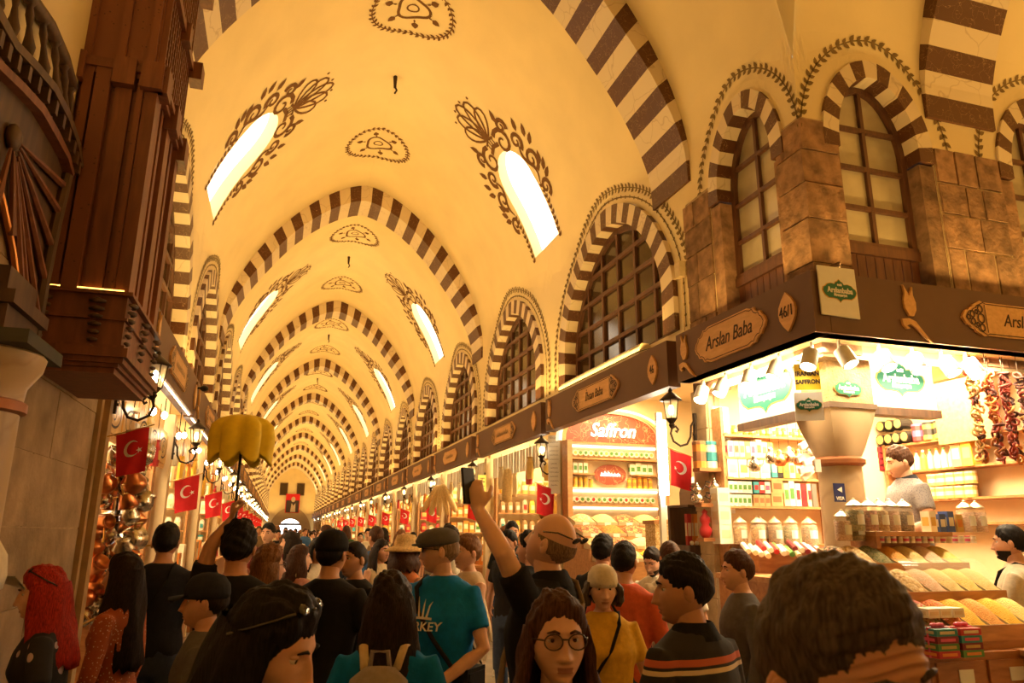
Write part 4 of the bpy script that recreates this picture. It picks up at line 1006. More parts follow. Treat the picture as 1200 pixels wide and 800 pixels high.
# hanging ewers
def ewer(mat):
    r = thing('hanging_ewer', 'x', 'ewer')
    m = MB(); m.lathe([(.02, 0), (.045, .01), (.055, .05), (.04, .085), (.018, .11), (.025, .13), (.0, .15)], n=12); m.build('body', mat, r, True)
    m = MB(); m.tube([(.045, 0, .04), (.085, 0, .07), (.095, 0, .10)], [.012, .008, .006], 6); m.build('spout', mat, r)
    m = MB(); m.tube([(0, 0, .15), (0, 0, .40)], .002, 4, cap=False); m.build('cord', black, r)
    m = MB(); m.tube([(-.02, 0, .115), (-.07, 0, .10), (-.075, 0, .05), (-.048, 0, .03)], .006, 6); m.build('handle', mat, r)
    return r
E1, E2 = ewer(silver), ewer(copper); eu = [False, False]
def put_ewer(k, loc, rz, label, group, sc=1, tilt=0):
    o = dup([E1, E2][k]) if eu[k] else [E1, E2][k]; eu[k] = True
    o.location = loc; o.rotation_euler = (tilt, 0, rz); o.scale = (sc,) * 3; o['label'] = label; o['group'] = group
for i, (px, py, k) in enumerate(((884, 543, 0), (903, 534, 0), (914, 537, 1), (925, 533, 0), (936, 536, 1), (947, 530, 0))):
    q = onY(px, py, 5.45); put_ewer(k, (q.x, 5.45, q.z - .07), i * 1.3, '%s ewer hanging in front of the carton rack' % ['silver', 'copper'][k], 'ewers hanging before the carton rack', 1.0)
# bunch of white tags and bags by the column
for i in range(8):
    q = onY(944 + (i % 3) * 5, 520 + i * 5, 5.1); m = MB(); R = Matrix.Rotation(rnd.uniform(-.7, .7), 3, 'Y'); m.box((0, 0, 0), (.13, .03, .05), R); 
    tag(m.build('spice_sachet', white, loc=(q.x, 5.1 + (i % 2) * .03, q.z)), 'white sachet in the bunch hanging beside the column', 'sachet', 'bunch of white sachets by the column')
# ---- little bracket shelves on the pier left of the rack
bx0, bx1 = onY(815, 560, 5.80).x, onY(849, 560, 5.80).x
bz = [onY(832, y, 5.80).z for y in (549, 590, 630)]
shelf_unit('bracket_shelf', 'small orange wood shelves with teapots beside the stone pier', bx0, bx1 - .02, 5.72, 5.84, bz, 2.3, wcount, .03, False)
for i, (px, c1, c2) in enumerate(((821, 'orange', 'brown'), (834, 'white', 'teal'))):
    q = onY(px, 548, 5.78); good('tin', (q.x, 5.79, bz[0]), .11, .11, .25, c1, c2, ['orange tea tin on the small pier shelf', 'white tea tin with teal lid on the small pier shelf'][i], 'tin', None)
def teapot(label, loc, sc, rz):
    r = thing('double_teapot', label, 'teapot', loc, rz); r.scale = (sc,) * 3
    m = MB(); m.lathe([(.05, 0), (.07, .02), (.075, .06), (.05, .10), (.035, .11)], n=14); m.build('lower_pot', silver, r, True)
    m = MB(); m.lathe([(.035, .11), (.055, .13), (.058, .16), (.035, .19), (.03, .195)], n=14); m.build('upper_pot', silver, r, True)
    m = MB(); m.lathe([(.034, .195), (.02, .215), (.006, .22), (.01, .235), (0, .245)], n=12); m.build('lid', silver, r, True)
    for z in (.07, .165): m = MB(); m.tube([(.05, 0, z - .02), (.10, 0, z + .01), (.13, 0, z + .03)], [.014, .009, .006], 6); m.build('spout', silver, r)
    for z in (.06, .16): m = MB(); m.tube([(-.06, 0, z - .02), (-.11, 0, z), (-.10, 0, z + .04), (-.05, 0, z + .03)], .006, 6); m.build('handle', black, r)
q = onY(821, 589, 5.78); teapot('small silver double teapot next to the pier', (q.x - .02, 5.79, bz[1]), .75, .2)
q = onY(838, 589, 5.78); teapot('large silver double teapot with spouts over the shelf end', (q.x, 5.77, bz[1]), .95, .1)
for i, (px, mt) in enumerate(((828, GM['red']), (840, copper))):
    q = onY(px, 629, 5.78); r = thing('gourd_vase', ['red gourd-shaped vase on the lowest pier shelf', 'copper gourd-shaped vase on the lowest pier shelf'][i], 'vase', (q.x, 5.79, bz[2]))
    m = MB(); m.lathe([(.03, 0), (.05, .03), (.055, .07), (.03, .11), (.045, .14), (.045, .17), (.02, .20), (.028, .22)], n=14); m.build('body', mt, r, True); m = MB(); m.lathe([(.03, .22), (.012, .235), (0, .25)], n=10); m.build('stopper', mt, r)
# ---- stone pier between the shops with notice, machine and boxes
pr_ = MB(); pr_.b2((XR - .015, 5.84, 0), (XR + .12, 6.10, 2.95)); pr_ = struct(pr_.build('wall_shop_pier', mortar)); courses(pr_, lambda a, z, d: (a, 5.84 + d, z), XR - .01, XR + .12, lsp(0, 2.95, 8), [[], [.5]], mat=stonem, off=.012, gap=.01); courses(pr_, lambda a, z, d: (XR - .015 + d, a, z), 5.84, 6.10, lsp(0, 2.95, 8), [[]], mat=stonem, off=.012, gap=.01)
def notice(label, M, w_, h, n, seed):
    t = thing('list_notice', label, 'notice', (0, 0, 0)); m = MB(); m.prism([(-w_ / 2, -h / 2), (w_ / 2, -h / 2), (w_ / 2, h / 2), (-w_ / 2, h / 2)], .01, M); m.build('board', white, t)
    m = MB(); r = random.Random(seed)
    for i in range(n):
        ww = w_ * r.uniform(.5, .8); z = h * (.45 - .88 * i / n); 
        squiggle(m, M @ Matrix.Translation((0, z, .01)), ww, h * .035, max(5, int(ww / .03)), seed + i)
    m.build('lettering', ink, t)
q = onY(806, 525, 6.12); notice('tall white list of lines on the pier behind the lantern', frameM((XR + .0 + .10, 5.80, 2.30), (1, 0, 0), (0, 0, 1)), .16, .95, 13, 3)
q = onX(651, 545, XR - .04); notice('tall white price list at the far pier of the saffron shop', frameM((XR - .05 - .06, 9.60, q.z), (.8, -.6, 0), (0, 0, 1)), .17, .80, 12, 5)
q = onX(800, 605, XR); r = thing('coffee_grinder', 'rounded metal coffee machine with a round badge at the pier foot', 'machine', (XR + .12, 6.35, onY(800, 592, 6.3).z))
m = MB(); m.prism([(-.17, 0), (.17, 0), (.17, .12), (.14, .20), (.08, .26), (0, .28), (-.08, .26), (-.14, .20), (-.17, .12)], .25, frameM((0, 0, 0), (1, 0, 0), (0, 0, 1))); m.build('housing', M_('machine_bronze', (.22, .15, .09), .35, .8), r)
m = MB(); m.lathe([(.07, 0), (.07, .015), (.05, .02)], (0, -.252, .12), 18, Matrix.Rotation(PI / 2, 3, 'X')); m.build('badge', GM['blue'], r); 
st = thing('display_stand', 'dark stand with upright spice tubes below the coffee machine', 'stand', (XR + .12, 6.35, 0)); zt_ = onY(800, 592, 6.3).z
m = MB(); m.b2((-.25, -.28, 0), (.25, .1, zt_ - .36)); m.build('base', wdark, st); m = MB(); m.b2((-.25, -.28, zt_ - .02), (.25, .1, zt_)); m.build('top', wdark, st); m = MB(); m.b2((-.25, .06, zt_ - .36), (.25, .1, zt_ - .02)); m.build('back', wdark, st)
for i in range(6): good('carton', (XR - .06 + i * .07, 6.2, zt_ - .36), .045, .04, .27, ['red', 'orange', 'gold', 'green', 'kraft', 'red'][i], 'cream', '%s spice tube standing under the coffee machine' % ['red first', 'orange', 'golden', 'green', 'brown', 'red last'][i], 'box', None)
for i in range(9): m = MB(); m.ell((0, 0, .02), (.02, .02, .02), 8, 6); tag(m.build('white_ball_sweet', GM['white'], loc=(XR - .09 + i * .05, 6.1, zt_ - .36)), 'white ball sweet in the row under the spice tubes', 'sweet', 'ball sweets under the tubes')
# -------------------------------------------------- corner shop, side towards the crossing hall
RX = 5.58
zr = [onX(1100, y, RX).z for y in (514, 548, 584, 612)]
yn, yf = 4.30, 5.80
shelf_unit('wall_shelf', 'wooden shelf rack of tins behind the shopkeeper', RX, RX + .2, yn, yf, zr, 2.6, wcount)
rowX(RX, (1030, 522), (1068, 517), 4, 17, 'drum', [('black', 'gold')], 'black drum canister lying on the top shelf behind the shopkeeper', 'canister', 'black drums on the tin rack', .14)
rowX(RX, (1030, 506), (1060, 502), 3, 15, 'drum', [('black', 'gold')], 'black drum canister in the upper row of the stack', 'canister', 'upper black drums on the tin rack', .14)
rowX(RX, (1069, 517), (1108, 513), 3, 22, 'tin', [('red', 'pink'), ('yellow', 'black'), ('yellow', 'black')], 'bright tin on the top shelf behind the shopkeeper', 'tin', 'bright tins on the tin rack')
rowX(RX, (1108, 513), (1136, 510), 4, 18, 'tin', [('kraft', 'black'), ('black', 'cream')], 'dark tea tin at the end of the top shelf', 'tin', 'dark tins on the tin rack')
rowX(RX, (1062, 552), (1118, 547), 7, 24, 'bottle', [('white', 'green'), ('cream', 'red'), ('yellow', 'white'), ('cream', 'green'), ('white', 'orange')], 'small bottle with coloured cap on the middle shelf', 'bottle', 'bottles on the tin rack', .1)
rowX(RX, (1118, 547), (1143, 545), 2, 30, 'carton', [('kraft', 'cream'), ('yellow', 'kraft')], 'brown carton beside the capped bottles', 'carton', 'cartons on the tin rack')
rowX(RX, (1086, 585), (1142, 582), 5, 15, 'tin', [('gold', 'cream')], 'gold tin in the lower row of the tin rack', 'tin', 'lower gold tins'); rowX(RX, (1086, 569), (1142, 566), 5, 15, 'tin', [('gold', 'cream')], 'gold tin stacked in the upper row of the tin rack', 'tin', 'upper gold tins')
for j in range(4): rowX(RX, (1012, 553 - j * 7), (1034, 552 - j * 7), 4, 6.6, 'carton', [('maroon', 'red')], 'dark red packet stacked in the corner, %s layer' % ORD[j], 'packet', 'dark red packets, layer %d' % (j + 1))
m = MB(); m.b2((RX - .02, 4.05, 0), (RX + .18, 4.20, 2.55)); pst = tag(m.build('shop_post', wcount), 'orange wood post at the end of the tin rack', 'post')
m = MB(); m.b2((RX - .06, 4.52, 2.42), (RX - .02, 5.1, 2.96)); tag(m.build('wood_panel', wshelf), 'plain wooden panel above the tin rack', 'panel')
q = onX(1100, 480, RX - .1); good('pouch', (RX + .02, 4.62, zr[0]), .16, .1, .22, 'pink', 'white', 'pink bag standing on top of the tin rack', 'bag', None, PI / 2)
# counter with stepped spice trays
CX0, CX1 = onY(972, 650, 4.1).x, onY(1166, 690, 3.8).x
zt = lambda py, Y: onY(1080, py, Y).z
JZ = zt(623, 4.16)
cn = thing('spice_counter', 'long wooden counter with stepped spice trays before the shopkeeper', 'counter', (CX0, 3.4, 0))
def cb(name, a, b, mat): m = MB(); m.b2((a[0] - CX0, a[1] - 3.4, a[2]), (b[0] - CX0, b[1] - 3.4, b[2])); return m.build(name, mat, cn)
steps = [(4.22, 3.98, zt(642, 4.22), zt(660, 3.98)), (3.97, 3.74, zt(668, 3.97), zt(694, 3.74)), (3.73, 3.50, zt(704, 3.73), zt(736, 3.50))]
cb('top_shelf', (CX0 + .35, 4.06, JZ - .03), (CX1, 4.30, JZ), wshelf); cb('shelf_support', (CX0 + .35, 4.26, steps[0][2]), (CX1, 4.30, JZ - .03), wcount)
cb('end_panel', (CX0 + .35, 4.06, steps[0][2]), (CX0 + .38, 4.26, JZ - .03), wcount)
for i, (yb_, yf_, zb_, zf_) in enumerate(steps):
    cb('step', (CX0, yf_ - .012, 0), (CX1, yb_, zf_ - .03), wcount); cb('step_lip', (CX0, yf_ - .02, zf_ - .08), (CX1, yf_ - .012, zf_ + .005), wshelf)
zf = zt(766, 3.44)
cb('base', (CX0, 3.40, 0), (CX1, 3.49, zf), wcount)
for i in range(4):
    x0 = CX0 + .03 + i * .36; d = cb('drawer', (x0, 3.385, zf - .30), (x0 + .33, 3.40, zf - .04), wcount); cb('label_card', (x0 + .14, 3.38, zf - .15), (x0 + .24, 3.385, zf - .08), white)
SPC = {'green herbs': [(.10, .12, .03), (.22, .20, .06), (.30, .26, .12)], 'pale almonds': [(.70, .50, .22), (.80, .62, .34), (.58, .38, .15)], 'mixed tea': [(.20, .14, .05), (.45, .30, .12), (.12, .07, .03), (.5, .2, .1)], 'orange lentils': [(.75, .33, .05), (.82, .42, .08)], 'pale curry': [(.82, .62, .24), (.86, .68, .30)], 'pink salt': [(.75, .48, .30), (.82, .60, .42)], 'turmeric': [(.85, .50, .03), (.88, .56, .05)], 'mixed nuts': [(.45, .08, .04), (.62, .36, .14), (.22, .08, .03), (.30, .26, .08)], 'saffron petals': [(.62, .14, .03), (.78, .30, .05)], 'lemon powder': [(.88, .66, .18), (.9, .7, .25)]}
SPM = {k: grains('spice_' + k.replace(' ', '_'), v, 55 if 'nuts' in k or 'almond' in k or 'tea' in k else 140) for k, v in SPC.items()}
rows = [['mixed tea', 'pale almonds', 'green herbs', 'orange lentils', 'pale curry', 'pink salt', 'lemon powder'], ['green herbs', 'mixed nuts', 'pale almonds', 'pink salt', 'pale curry', 'lemon powder', 'pale curry'], ['mixed nuts', 'mixed nuts', 'saffron petals', 'turmeric', 'orange lentils', 'turmeric', 'lemon powder']]
traym = M_('tray_steel', (.55, .45, .30), .4, .5)
def tray(label, x0, x1, yb_, yf_, zb_, zf_, mat, group=None, hh=.05):
    r = thing('spice_tray', label, 'spice tray', (x0, yf_, zf_ - .03), 0, group)
    w_, d, dz = x1 - x0, yb_ - yf_, zb_ - zf_
    m = MB(); m.add([(0, 0, 0), (w_, 0, 0), (w_, d, 0), (0, d, 0), (0, 0, .035), (w_, 0, .035), (w_, d, .035 + dz), (0, d, .035 + dz)], [(3, 2, 1, 0), (0, 1, 5, 4), (1, 2, 6, 5), (2, 3, 7, 6), (3, 0, 4, 7)]); m.build('tray', traym, r)
    m = MB(); n = 6
    V = [(w_ * (.02 + .96 * i / n), d * (.02 + .96 * j / n), .03 + dz * j / n + hh * math.sin(PI * i / n) ** .6 * math.sin(PI * j / n) ** .6) for j in range(n + 1) for i in range(n + 1)]
    m.add(V, [(j * (n + 1) + i, j * (n + 1) + i + 1, (j + 1) * (n + 1) + i + 1, (j + 1) * (n + 1) + i) for j in range(n) for i in range(n)]); m.build('heap', mat, r, True)
    m = MB(); m.b2((w_ * .35, -.008, -.01), (w_ * .65, -.004, .03)); m.build('price_tag', white, r)
seen = {}
for i, (yb_, yf_, zb_, zf_) in enumerate(steps):
    for j, nm in enumerate(rows[i]):
        w_ = (CX1 - CX0) / 7; x0 = CX0 + w_ * j
        lab = 'tray of %s on the %s step of the spice counter' % (nm, ['upper', 'middle', 'lower'][i]); g = None
        if rows[i].count(nm) > 1: g = 'trays of %s, %s step' % (nm, ['upper', 'middle', 'lower'][i])
        tray(lab, x0 + .006, x0 + w_ - .006, yb_, yf_ + .004, zb_, zf_, SPM[nm], g)
plexi = glassy('plexi_cover', (.9, .8, .6), .06, .22)
m = MB(); y1_, y0_, z1_, z0_ = 3.97, 3.74, steps[1][2], steps[1][3]
V = [(x, y0_ + (y1_ - y0_) * t, z0_ + (z1_ - z0_) * t + .02 + .10 * math.sin(PI * (.15 + .7 * t))) for x in (CX0 + .3, CX1 - .05) for t in [k / 8 for k in range(9)]]
m.add(V, [(k, k + 1, 10 + k, 9 + k) for k in range(8)]); tag(m.build('sneeze_guard', plexi, smooth=True), 'clear curved cover over the middle row of spice trays', 'cover')
# jars on the counter's top shelf
for i, (px, si) in enumerate(((1005, 3), (1021, 2), (1034, 0), (1047, 4), (1063, 1))):
    q = onY(px, 622, 4.14); put_jar((q.x, 4.15, JZ), si, 'tall glass jar of %s in front of the shopkeeper' % names[si], 'jars in front of the shopkeeper', 1.0)
for i, px in enumerate((1134, 1147)):
    q = onY(px, 621, 4.15); put_jar((q.x, 4.15, JZ), 4, 'tall pale jar at the end of the counter by the orange post', 'pale jars at the counter end', 1.0)
for i, (px, c1, c2) in enumerate(((1091, 'white', 'gold'), (1102, 'blue', 'white'), (1112, 'blue', 'cream'), (1122, 'gold', 'orange'))):
    q = onY(px, 621, 4.15); good('carton', (q.x, 4.16, JZ), .055, .07, .14 - .02 * (i % 2), c1, c2, '%s carton standing between the jars on the counter' % ['white', 'dark blue', 'blue and cream', 'golden'][i], 'carton', None)
for i, px in enumerate((975, 990)): q = onY(px, 636, 4.30); put_jar((q.x, 4.18, zt(634, 4.2)), [4, 1][i], 'glass jar of %s beside the column foot' % names[[4, 1][i]], 'jars beside the column', .95)
for i in range(16): q = onY(1034 + i * 7.2, 639, 4.1); good('tin', (q.x, 4.10, steps[0][2] + .035), .034, .034, .05, 'white', ['pink', 'cream'][i % 2], 'tiny white jar in the row under the counter shelf', 'jar', 'tiny jars under the counter shelf')
# wrapped gift boxes on a board at the counter front
gz = zt(764, 3.47)
r = thing('gift_board', 'board carrying wrapped spice boxes at the counter front', 'board', (4.05, 3.22, gz)); m = MB(); m.b2((0, 0, -.03), (.62, .22, 0)); m.build('board', wshelf, r)
m = MB(); m.b2((.02, .05, -.25), (.05, .19, -.03)); m.b2((.57, .05, -.25), (.60, .19, -.03)); m.build('bracket', wcount, r)
for i, px in enumerate((1100, 1128)):
    for j in range(4):
        q = onY(px, 762, 3.33); o = good('carton', (q.x, 3.32, gz + j * .036), .135, .12, .034, ['red', 'green', 'maroon', 'teal'][(j + i) % 4], ['orange', 'gold', 'pink', 'cream'][j], 'thin spice box in the %s wrapped stack, %s layer' % (['first', 'second'][i], ORD[j]), 'box', None)
    q = onY(px, 762, 3.33); m = MB(); m.box((0, 0, .073), (.142, .012, .15)); m.ell((.02, 0, .158), (.03, .015, .012), 8, 6); m.ell((-.02, 0, .158), (.03, .015, .012), 8, 6); tag(m.build('gift_ribbon', GM['pink'], loc=(q.x, 3.32, gz)), '%s ribbon tied round a stack of spice boxes' % ['pink', 'magenta'][i], 'ribbon', 'ribbons on the spice boxes')
for i, px in enumerate((1098, 1112, 1127)): q = onY(px, 742, 3.5); good('carton', (q.x, 3.56, steps[2][3] + .05), .075, .12, .05, 'white', 'cream', 'plain white box lying on the lower spice trays', 'box', 'white boxes on the lower trays')
# glass display beyond the post
r = thing('glass_display', 'lit glass display shelves with pale bottles beyond the orange post', 'display case', (5.85, 4.45, 0))
gsh = [zt(592 + 12, 4.5) + .0, onY(1180, 566, 4.5).z, onY(1180, 524, 4.5).z]; gsh = [onY(1180, y, 4.5).z for y in (618, 568, 524)]
for z in gsh: m = MB(); m.b2((0, 0, z - .012), (1.3, .28, z)); m.build('glass_shelf', glassy('shelf_glass', (.75, .85, .7), .05, .5), r); m = MB(); m.b2((0, .005, z - .03), (1.3, .02, z - .013)); m.build('light_strip', emit('strip_cool', (.95, 1, .85), 5), r)
m = MB(); m.b2((0, .28, 0), (1.3, .3, 2.5)); m.build('back_panel', cream, r); m = MB(); m.b2((0, 0, 0), (1.3, .28, gsh[0] - .03)); m.build('base', wcount, r)
for zi, z in enumerate(gsh[:2]):
    for i in range(7): good(['bottle', 'carton'][zi], (5.95 + i * .14, 4.6, z), .09, .08, .17, ['cream', 'pink'][zi], 'white', ['cream bottle on the lower glass shelf', 'pink gift box on the upper glass shelf'][zi], ['bottle', 'box'][zi], ['bottles on the glass shelf', 'gift boxes on the glass shelf'][zi])
# hanging strings of dried vegetables and loofahs
dm = [M_('dried_red', (.30, .04, .02), .6, var=.4, objvar=.4), M_('dried_orange', (.52, .18, .04), .6, var=.4, objvar=.4), M_('dried_dark', (.10, .03, .02), .6, var=.4, objvar=.4), M_('dried_pale', (.65, .40, .15), .6, var=.4, objvar=.4)]
pm = []
for k in range(4):
    m = MB(); P = [(.042 * math.cos(2 * PI * i / 7) * rnd.uniform(.7, 1.2), .03 * math.sin(2 * PI * i / 7), .02 * math.sin(2 * PI * i / 7 + k)) for i in range(8)]; m.tube(P[:7] + [P[0]], [.014, .016, .013, .016, .012, .016, .014, .014], 5, cap=False); pm.append(m.mesh('dried_piece', dm[k], True))
for s in range(7):
    x = 4.90 + s * .08; y = 4.16 + .05 * (s % 2); ztop = 2.9; n = 22 + (s * 5) % 5
    r = thing('dried_vegetable_string', 'string of %s dried vegetable rings hanging under the corner sign' % ['pale', 'orange', 'orange and red', 'dark red', 'red', 'dark', 'brown'][s], 'dried string', (x, y, ztop))
    m = MB(); m.tube([(0, 0, .1), (0, 0, -.033 * n)], .003, 4); m.build('cord', iron, r)
    for k in range(n):
        o = link('dried_piece', pm[[3, 1, 1, 0, 0, 2, 2][s] if rnd.random() < .6 else rnd.randrange(4)], r, (rnd.uniform(-.02, .02), rnd.uniform(-.02, .02), -.05 - .031 * k), (rnd.uniform(0, 6), rnd.uniform(0, 6), rnd.uniform(0, 6))); o.scale = (.72,) * 3
loom = M_('loofah', (.68, .50, .24), .95, var=.15, scale=40, bump=1, bscale=90)
def loofah(label, loc, rot, L_, R_, group=None):
    m = MB(); m.tube([(0, 0, 0), (0, 0, -.05 * L_), (0, 0, -.3 * L_), (0, .01, -.7 * L_), (0, .02, -.95 * L_), (0, .02, -L_)], [R_ * .3, R_ * .7, R_ * .9, R_, R_ * .8, R_ * .3], 12); m.tube([(0, 0, .30), (0, 0, -.02)], .003, 4)
    o = m.build('loofah', loom, None, True, loc); o.rotation_euler = rot; return tag(o, label, 'loofah', group)
for i in range(3): loofah('long pale loofah hanging next to the dried strings', (5.58 + i * .11, 4.12 + .04 * (i % 2), 2.68), (0, .12 * i - .22, 0), .55, .055, 'loofahs by the dried strings')
# -------------------------------------------------- saffron shop on the party wall
SY = 9.42
t = thing('saffron_alcove', 'arched lit alcove of shelves with a glowing Saffron sign', 'shelves', (0, 0, 0))
P_ = lambda px, py, Y=SY: onY(px, py, Y)
xl, xr_ = P_(664, 540).x, P_(769, 540).x; zsh = [P_(715, y).z for y in (521, 538.5, 556, 572.5, 592)]; zar = P_(715, 519).z; ztop = P_(715, 485).z
m = MB(); m.b2((xl - .05, SY, 0), (xr_ + .05, SY + .04, zar)); m.build('back_panel', cream, t)
for x in (xl - .03, xr_ + .03): m = MB(); m.b2((x - .035, SY - .2, 0), (x + .035, SY, zar)); m.build('side_panel', wshelf, t)
lit = emit('shelf_light', (1, .9, .66), 1.6)
for i, z in enumerate(zsh):
    segs = [(xl, xr_)] if i != 2 else [(xl, xl + (xr_ - xl) * .25), (xl + (xr_ - xl) * .72, xr_)]
    for a, b in segs:
        m = MB(); m.b2((a, SY - .18, z - .022), (b, SY, z)); m.build('shelf', wshelf if i != 3 else white, t)
        if i in (0, 3, 4): m = MB(); m.b2((a + .02, SY - .03, z - .05), (b - .02, SY - .005, z - .026)); m.build('light_strip', lit, t)
xc_ = (xl + xr_) / 2; aw = (xr_ - xl) / 2 + .02; ah = ztop - zar
arc = [(xc_ + aw * math.cos(PI * i / 24), zar + ah * math.sin(PI * i / 24) ** .75) for i in range(25)]
redm = marble('red_marble', (.30, .06, .03), (.70, .40, .2), 5, .03)
m = MB(); m.add([(x, SY - .01, z) for x, z in arc] + [(xc_, SY - .01, zar)], [(i, i + 1, 25) for i in range(24)]); m.build('arch_panel', redm, t)
for f, mt, nm in ((1.07, wply, 'arch_moulding'), (1.15, white, 'arch_light')):
    a1 = [(xc_ + (x - xc_) * (f - .055), zar + (z - zar) * (f - .055)) for x, z in arc]; a2 = [(xc_ + (x - xc_) * (f + .015), zar + (z - zar) * (f + .015)) for x, z in arc]
    m = MB(); n = 25; m.add([(x, SY - .06, z) for x, z in a1] + [(x, SY - .06, z) for x, z in a2], [(i, i + 1, n + i + 1, n + i) for i in range(24)]); m.add([(x, SY - .06, z) for x, z in a2] + [(x, SY + .05, z) for x, z in a2], [(i, i + 1, n + i + 1, n + i) for i in range(24)]); m.build(nm, mt if nm != 'arch_light' else emit('arch_glow', (1, .85, .55), .4), t)
place('lettering', text_mesh('Saffron', .27, .008, neon, .3, .002, .9), frameM((xc_ + .0, SY - .04, zar + ah * .40), (1, 0, 0), (0, 0, 1)), t)
oc = P_(713, 556.5); ow, oh = (P_(732, 556).x - P_(694, 556).x) / 2, (P_(713, 545).z - P_(713, 569).z) / 2
m = MB(); m.add([(oc.x + ow * math.cos(a), SY - .06, oc.z + oh * math.sin(a)) for a in [2 * PI * i / 28 for i in range(28)]], [tuple(range(28))]); ov = m.build('oval_sign', redm, t)
m = MB(); squiggle(m, frameM((oc.x, SY - .068, oc.z), (1, 0, 0), (0, 0, 1)), ow * 1.2, oh * .7, 6, 9); m.build('neon_lettering', neon, ov)
gs_ = 'packets in the saffron alcove'
rowY(SY - .10, (665, 538), (766, 538), 17, 12.5, 'round', [('white', 'green'), ('white', 'gold'), ('cream', 'green')], 'round white packet on the first shelf of the saffron alcove', 'packet', gs_ + ', first shelf', .05, .95, zsh[1])
rowY(SY - .10, (665, 556), (689, 556), 4, 13, 'carton', [('white', 'green')], 'white carton on the short shelf left of the oval sign', 'carton', gs_ + ', left of oval', .06, .9, zsh[2]); rowY(SY - .10, (738, 556), (765, 556), 4, 13, 'carton', [('white', 'green')], 'white carton on the short shelf right of the oval sign', 'carton', gs_ + ', right of oval', .06, .9, zsh[2])
rowY(SY - .10, (666, 572), (696, 572), 5, 12, 'tin', [('yellow', 'gold')], 'yellow tin below left of the oval sign', 'tin', gs_ + ', yellow tins left', .06, .85, zsh[3]); rowY(SY - .10, (735, 572), (766, 572), 5, 13, 'tin', [('yellow', 'orange')], 'yellow tin with orange cap below right of the oval sign', 'tin', gs_ + ', yellow tins right', .06, .85, zsh[3])
rowY(SY - .10, (666, 592), (768, 592), 16, 13, 'round', [('white', 'green'), ('white', 'red'), ('cream', 'green')], 'round white packet on the lowest shelf of the saffron alcove', 'packet', gs_ + ', lowest shelf', .05, .95, zsh[4])
# stepped trays of sweets and nuts below
for i, (py, Y) in enumerate(((612, 8.95), (625, 8.7), (640, 8.45), (655, 8.2))):
    zf_ = P_(715, py, Y).z; zb_ = zf_ + .07
    m = MB(); m.b2((xl - .1, Y, 0), (xr_ + .1, Y + .25, zf_ - .035)); tag(m.build('sweets_step', wshelf), 'pale wooden step under the %s row of sweets in the saffron shop' % ORD[i], 'step')
    nms = [['pale almonds', 'pale curry', 'mixed nuts', 'lemon powder', 'mixed nuts'], ['mixed nuts', 'saffron petals', 'mixed nuts', 'pale almonds', 'mixed tea'], ['pale almonds', 'mixed nuts', 'pink salt', 'mixed nuts', 'pale almonds'], ['mixed nuts', 'pale almonds', 'turmeric', 'mixed nuts', 'pale curry']][i]
    for j in range(5):
        w_ = (xr_ - xl + .16) / 5; x0 = xl - .08 + w_ * j
        g = 'heaps of %s, %s row' % (nms[j], ORD[i]) if nms.count(nms[j]) > 1 else None
        tray('tray heaped with %s in the %s row of the saffron shop' % (nms[j], ORD[i]), x0 + .005, x0 + w_ - .005, Y + .245, Y + .005, zb_, zf_, SPM[nms[j]], g, .07)
# front ledge of nuts near the pier, with a pale card
nz = P_(775, 573, 8.2)
cb2 = thing('nut_bin', 'tall clear bin of mixed nuts with a white card beside the lantern', 'bin', (P_(777, 620, 7.6).x, 7.6, 0)); m = MB(); m.b2((-.16, -.12, 0), (.16, .12, 1.75)); m.build('bin', SPM['pale almonds'], cb2); m = MB(); m.b2((-.09, -.135, 1.80), (.09, -.125, 1.95)); m.build('card', white, cb2); m = MB(); m.b2((-.18, -.14, 1.75), (.18, .14, 1.79)); m.build('lid', wshelf, cb2)
# bright bare lamp on the shop wall by the pier
lm = thing('wall_lamp', 'blazing bare lamp tube behind the pier lantern', 'lamp', (P_(777, 540, 7.2).x, 7.2, 1.9)); m = MB(); m.tube([(0, 0, .15), (0, 0, .95)], .05, 10); m.build('tube', emit('tube_blaze', (1, .9, .66), 16), lm, True); m = MB(); m.b2((-.03, .04, -1.9), (.03, .09, 1.05)); m.build('backplate', white, lm)
# white line-set box above the sign board
m = MB(); x0, x1 = FR + .02, FR + .2
ac = thing('conduit_box', 'long white cable box lying on the İhsan Baba board', 'cable box', (FR + .165, 6.85, 3.47)); m = MB(); m.prism([(0, 0), (.16, 0), (.16, .10), (.12, .15), (.04, .15), (0, .10)], 2.4, frameM((-.08, 2.4, 0), (1, 0, 0), (0, 0, 1))); m.build('cover', M_('aged_white', (.66, .54, .36), .6), ac)
m = MB(); m.tube([(-.085, 0, .05), (-.085, 2.4, .05)], .004, 4); m.tube([(-.085, .2, .11), (-.085, 2.3, .11)], .004, 4); m.tube([(-.05, -.4, .02), (-.085, .0, .05)], .004, 4); m.build('cable', black, ac)
cv = thing('junction_box', 'small pale junction box on the wall by the arched window', 'box', (XR - .05, 6.12, 4.12)); m = MB(); m.b2((-.03, -.05, 0), (.05, .05, .16)); m.build('case', M_('aged_white2', (.6, .45, .26), .6), cv); m = MB(); m.tube([(.02, 0, 0), (.02, 0, -.55)], .008, 6); m.build('conduit', M_('aged_white2', (.6, .45, .26), .6), cv)
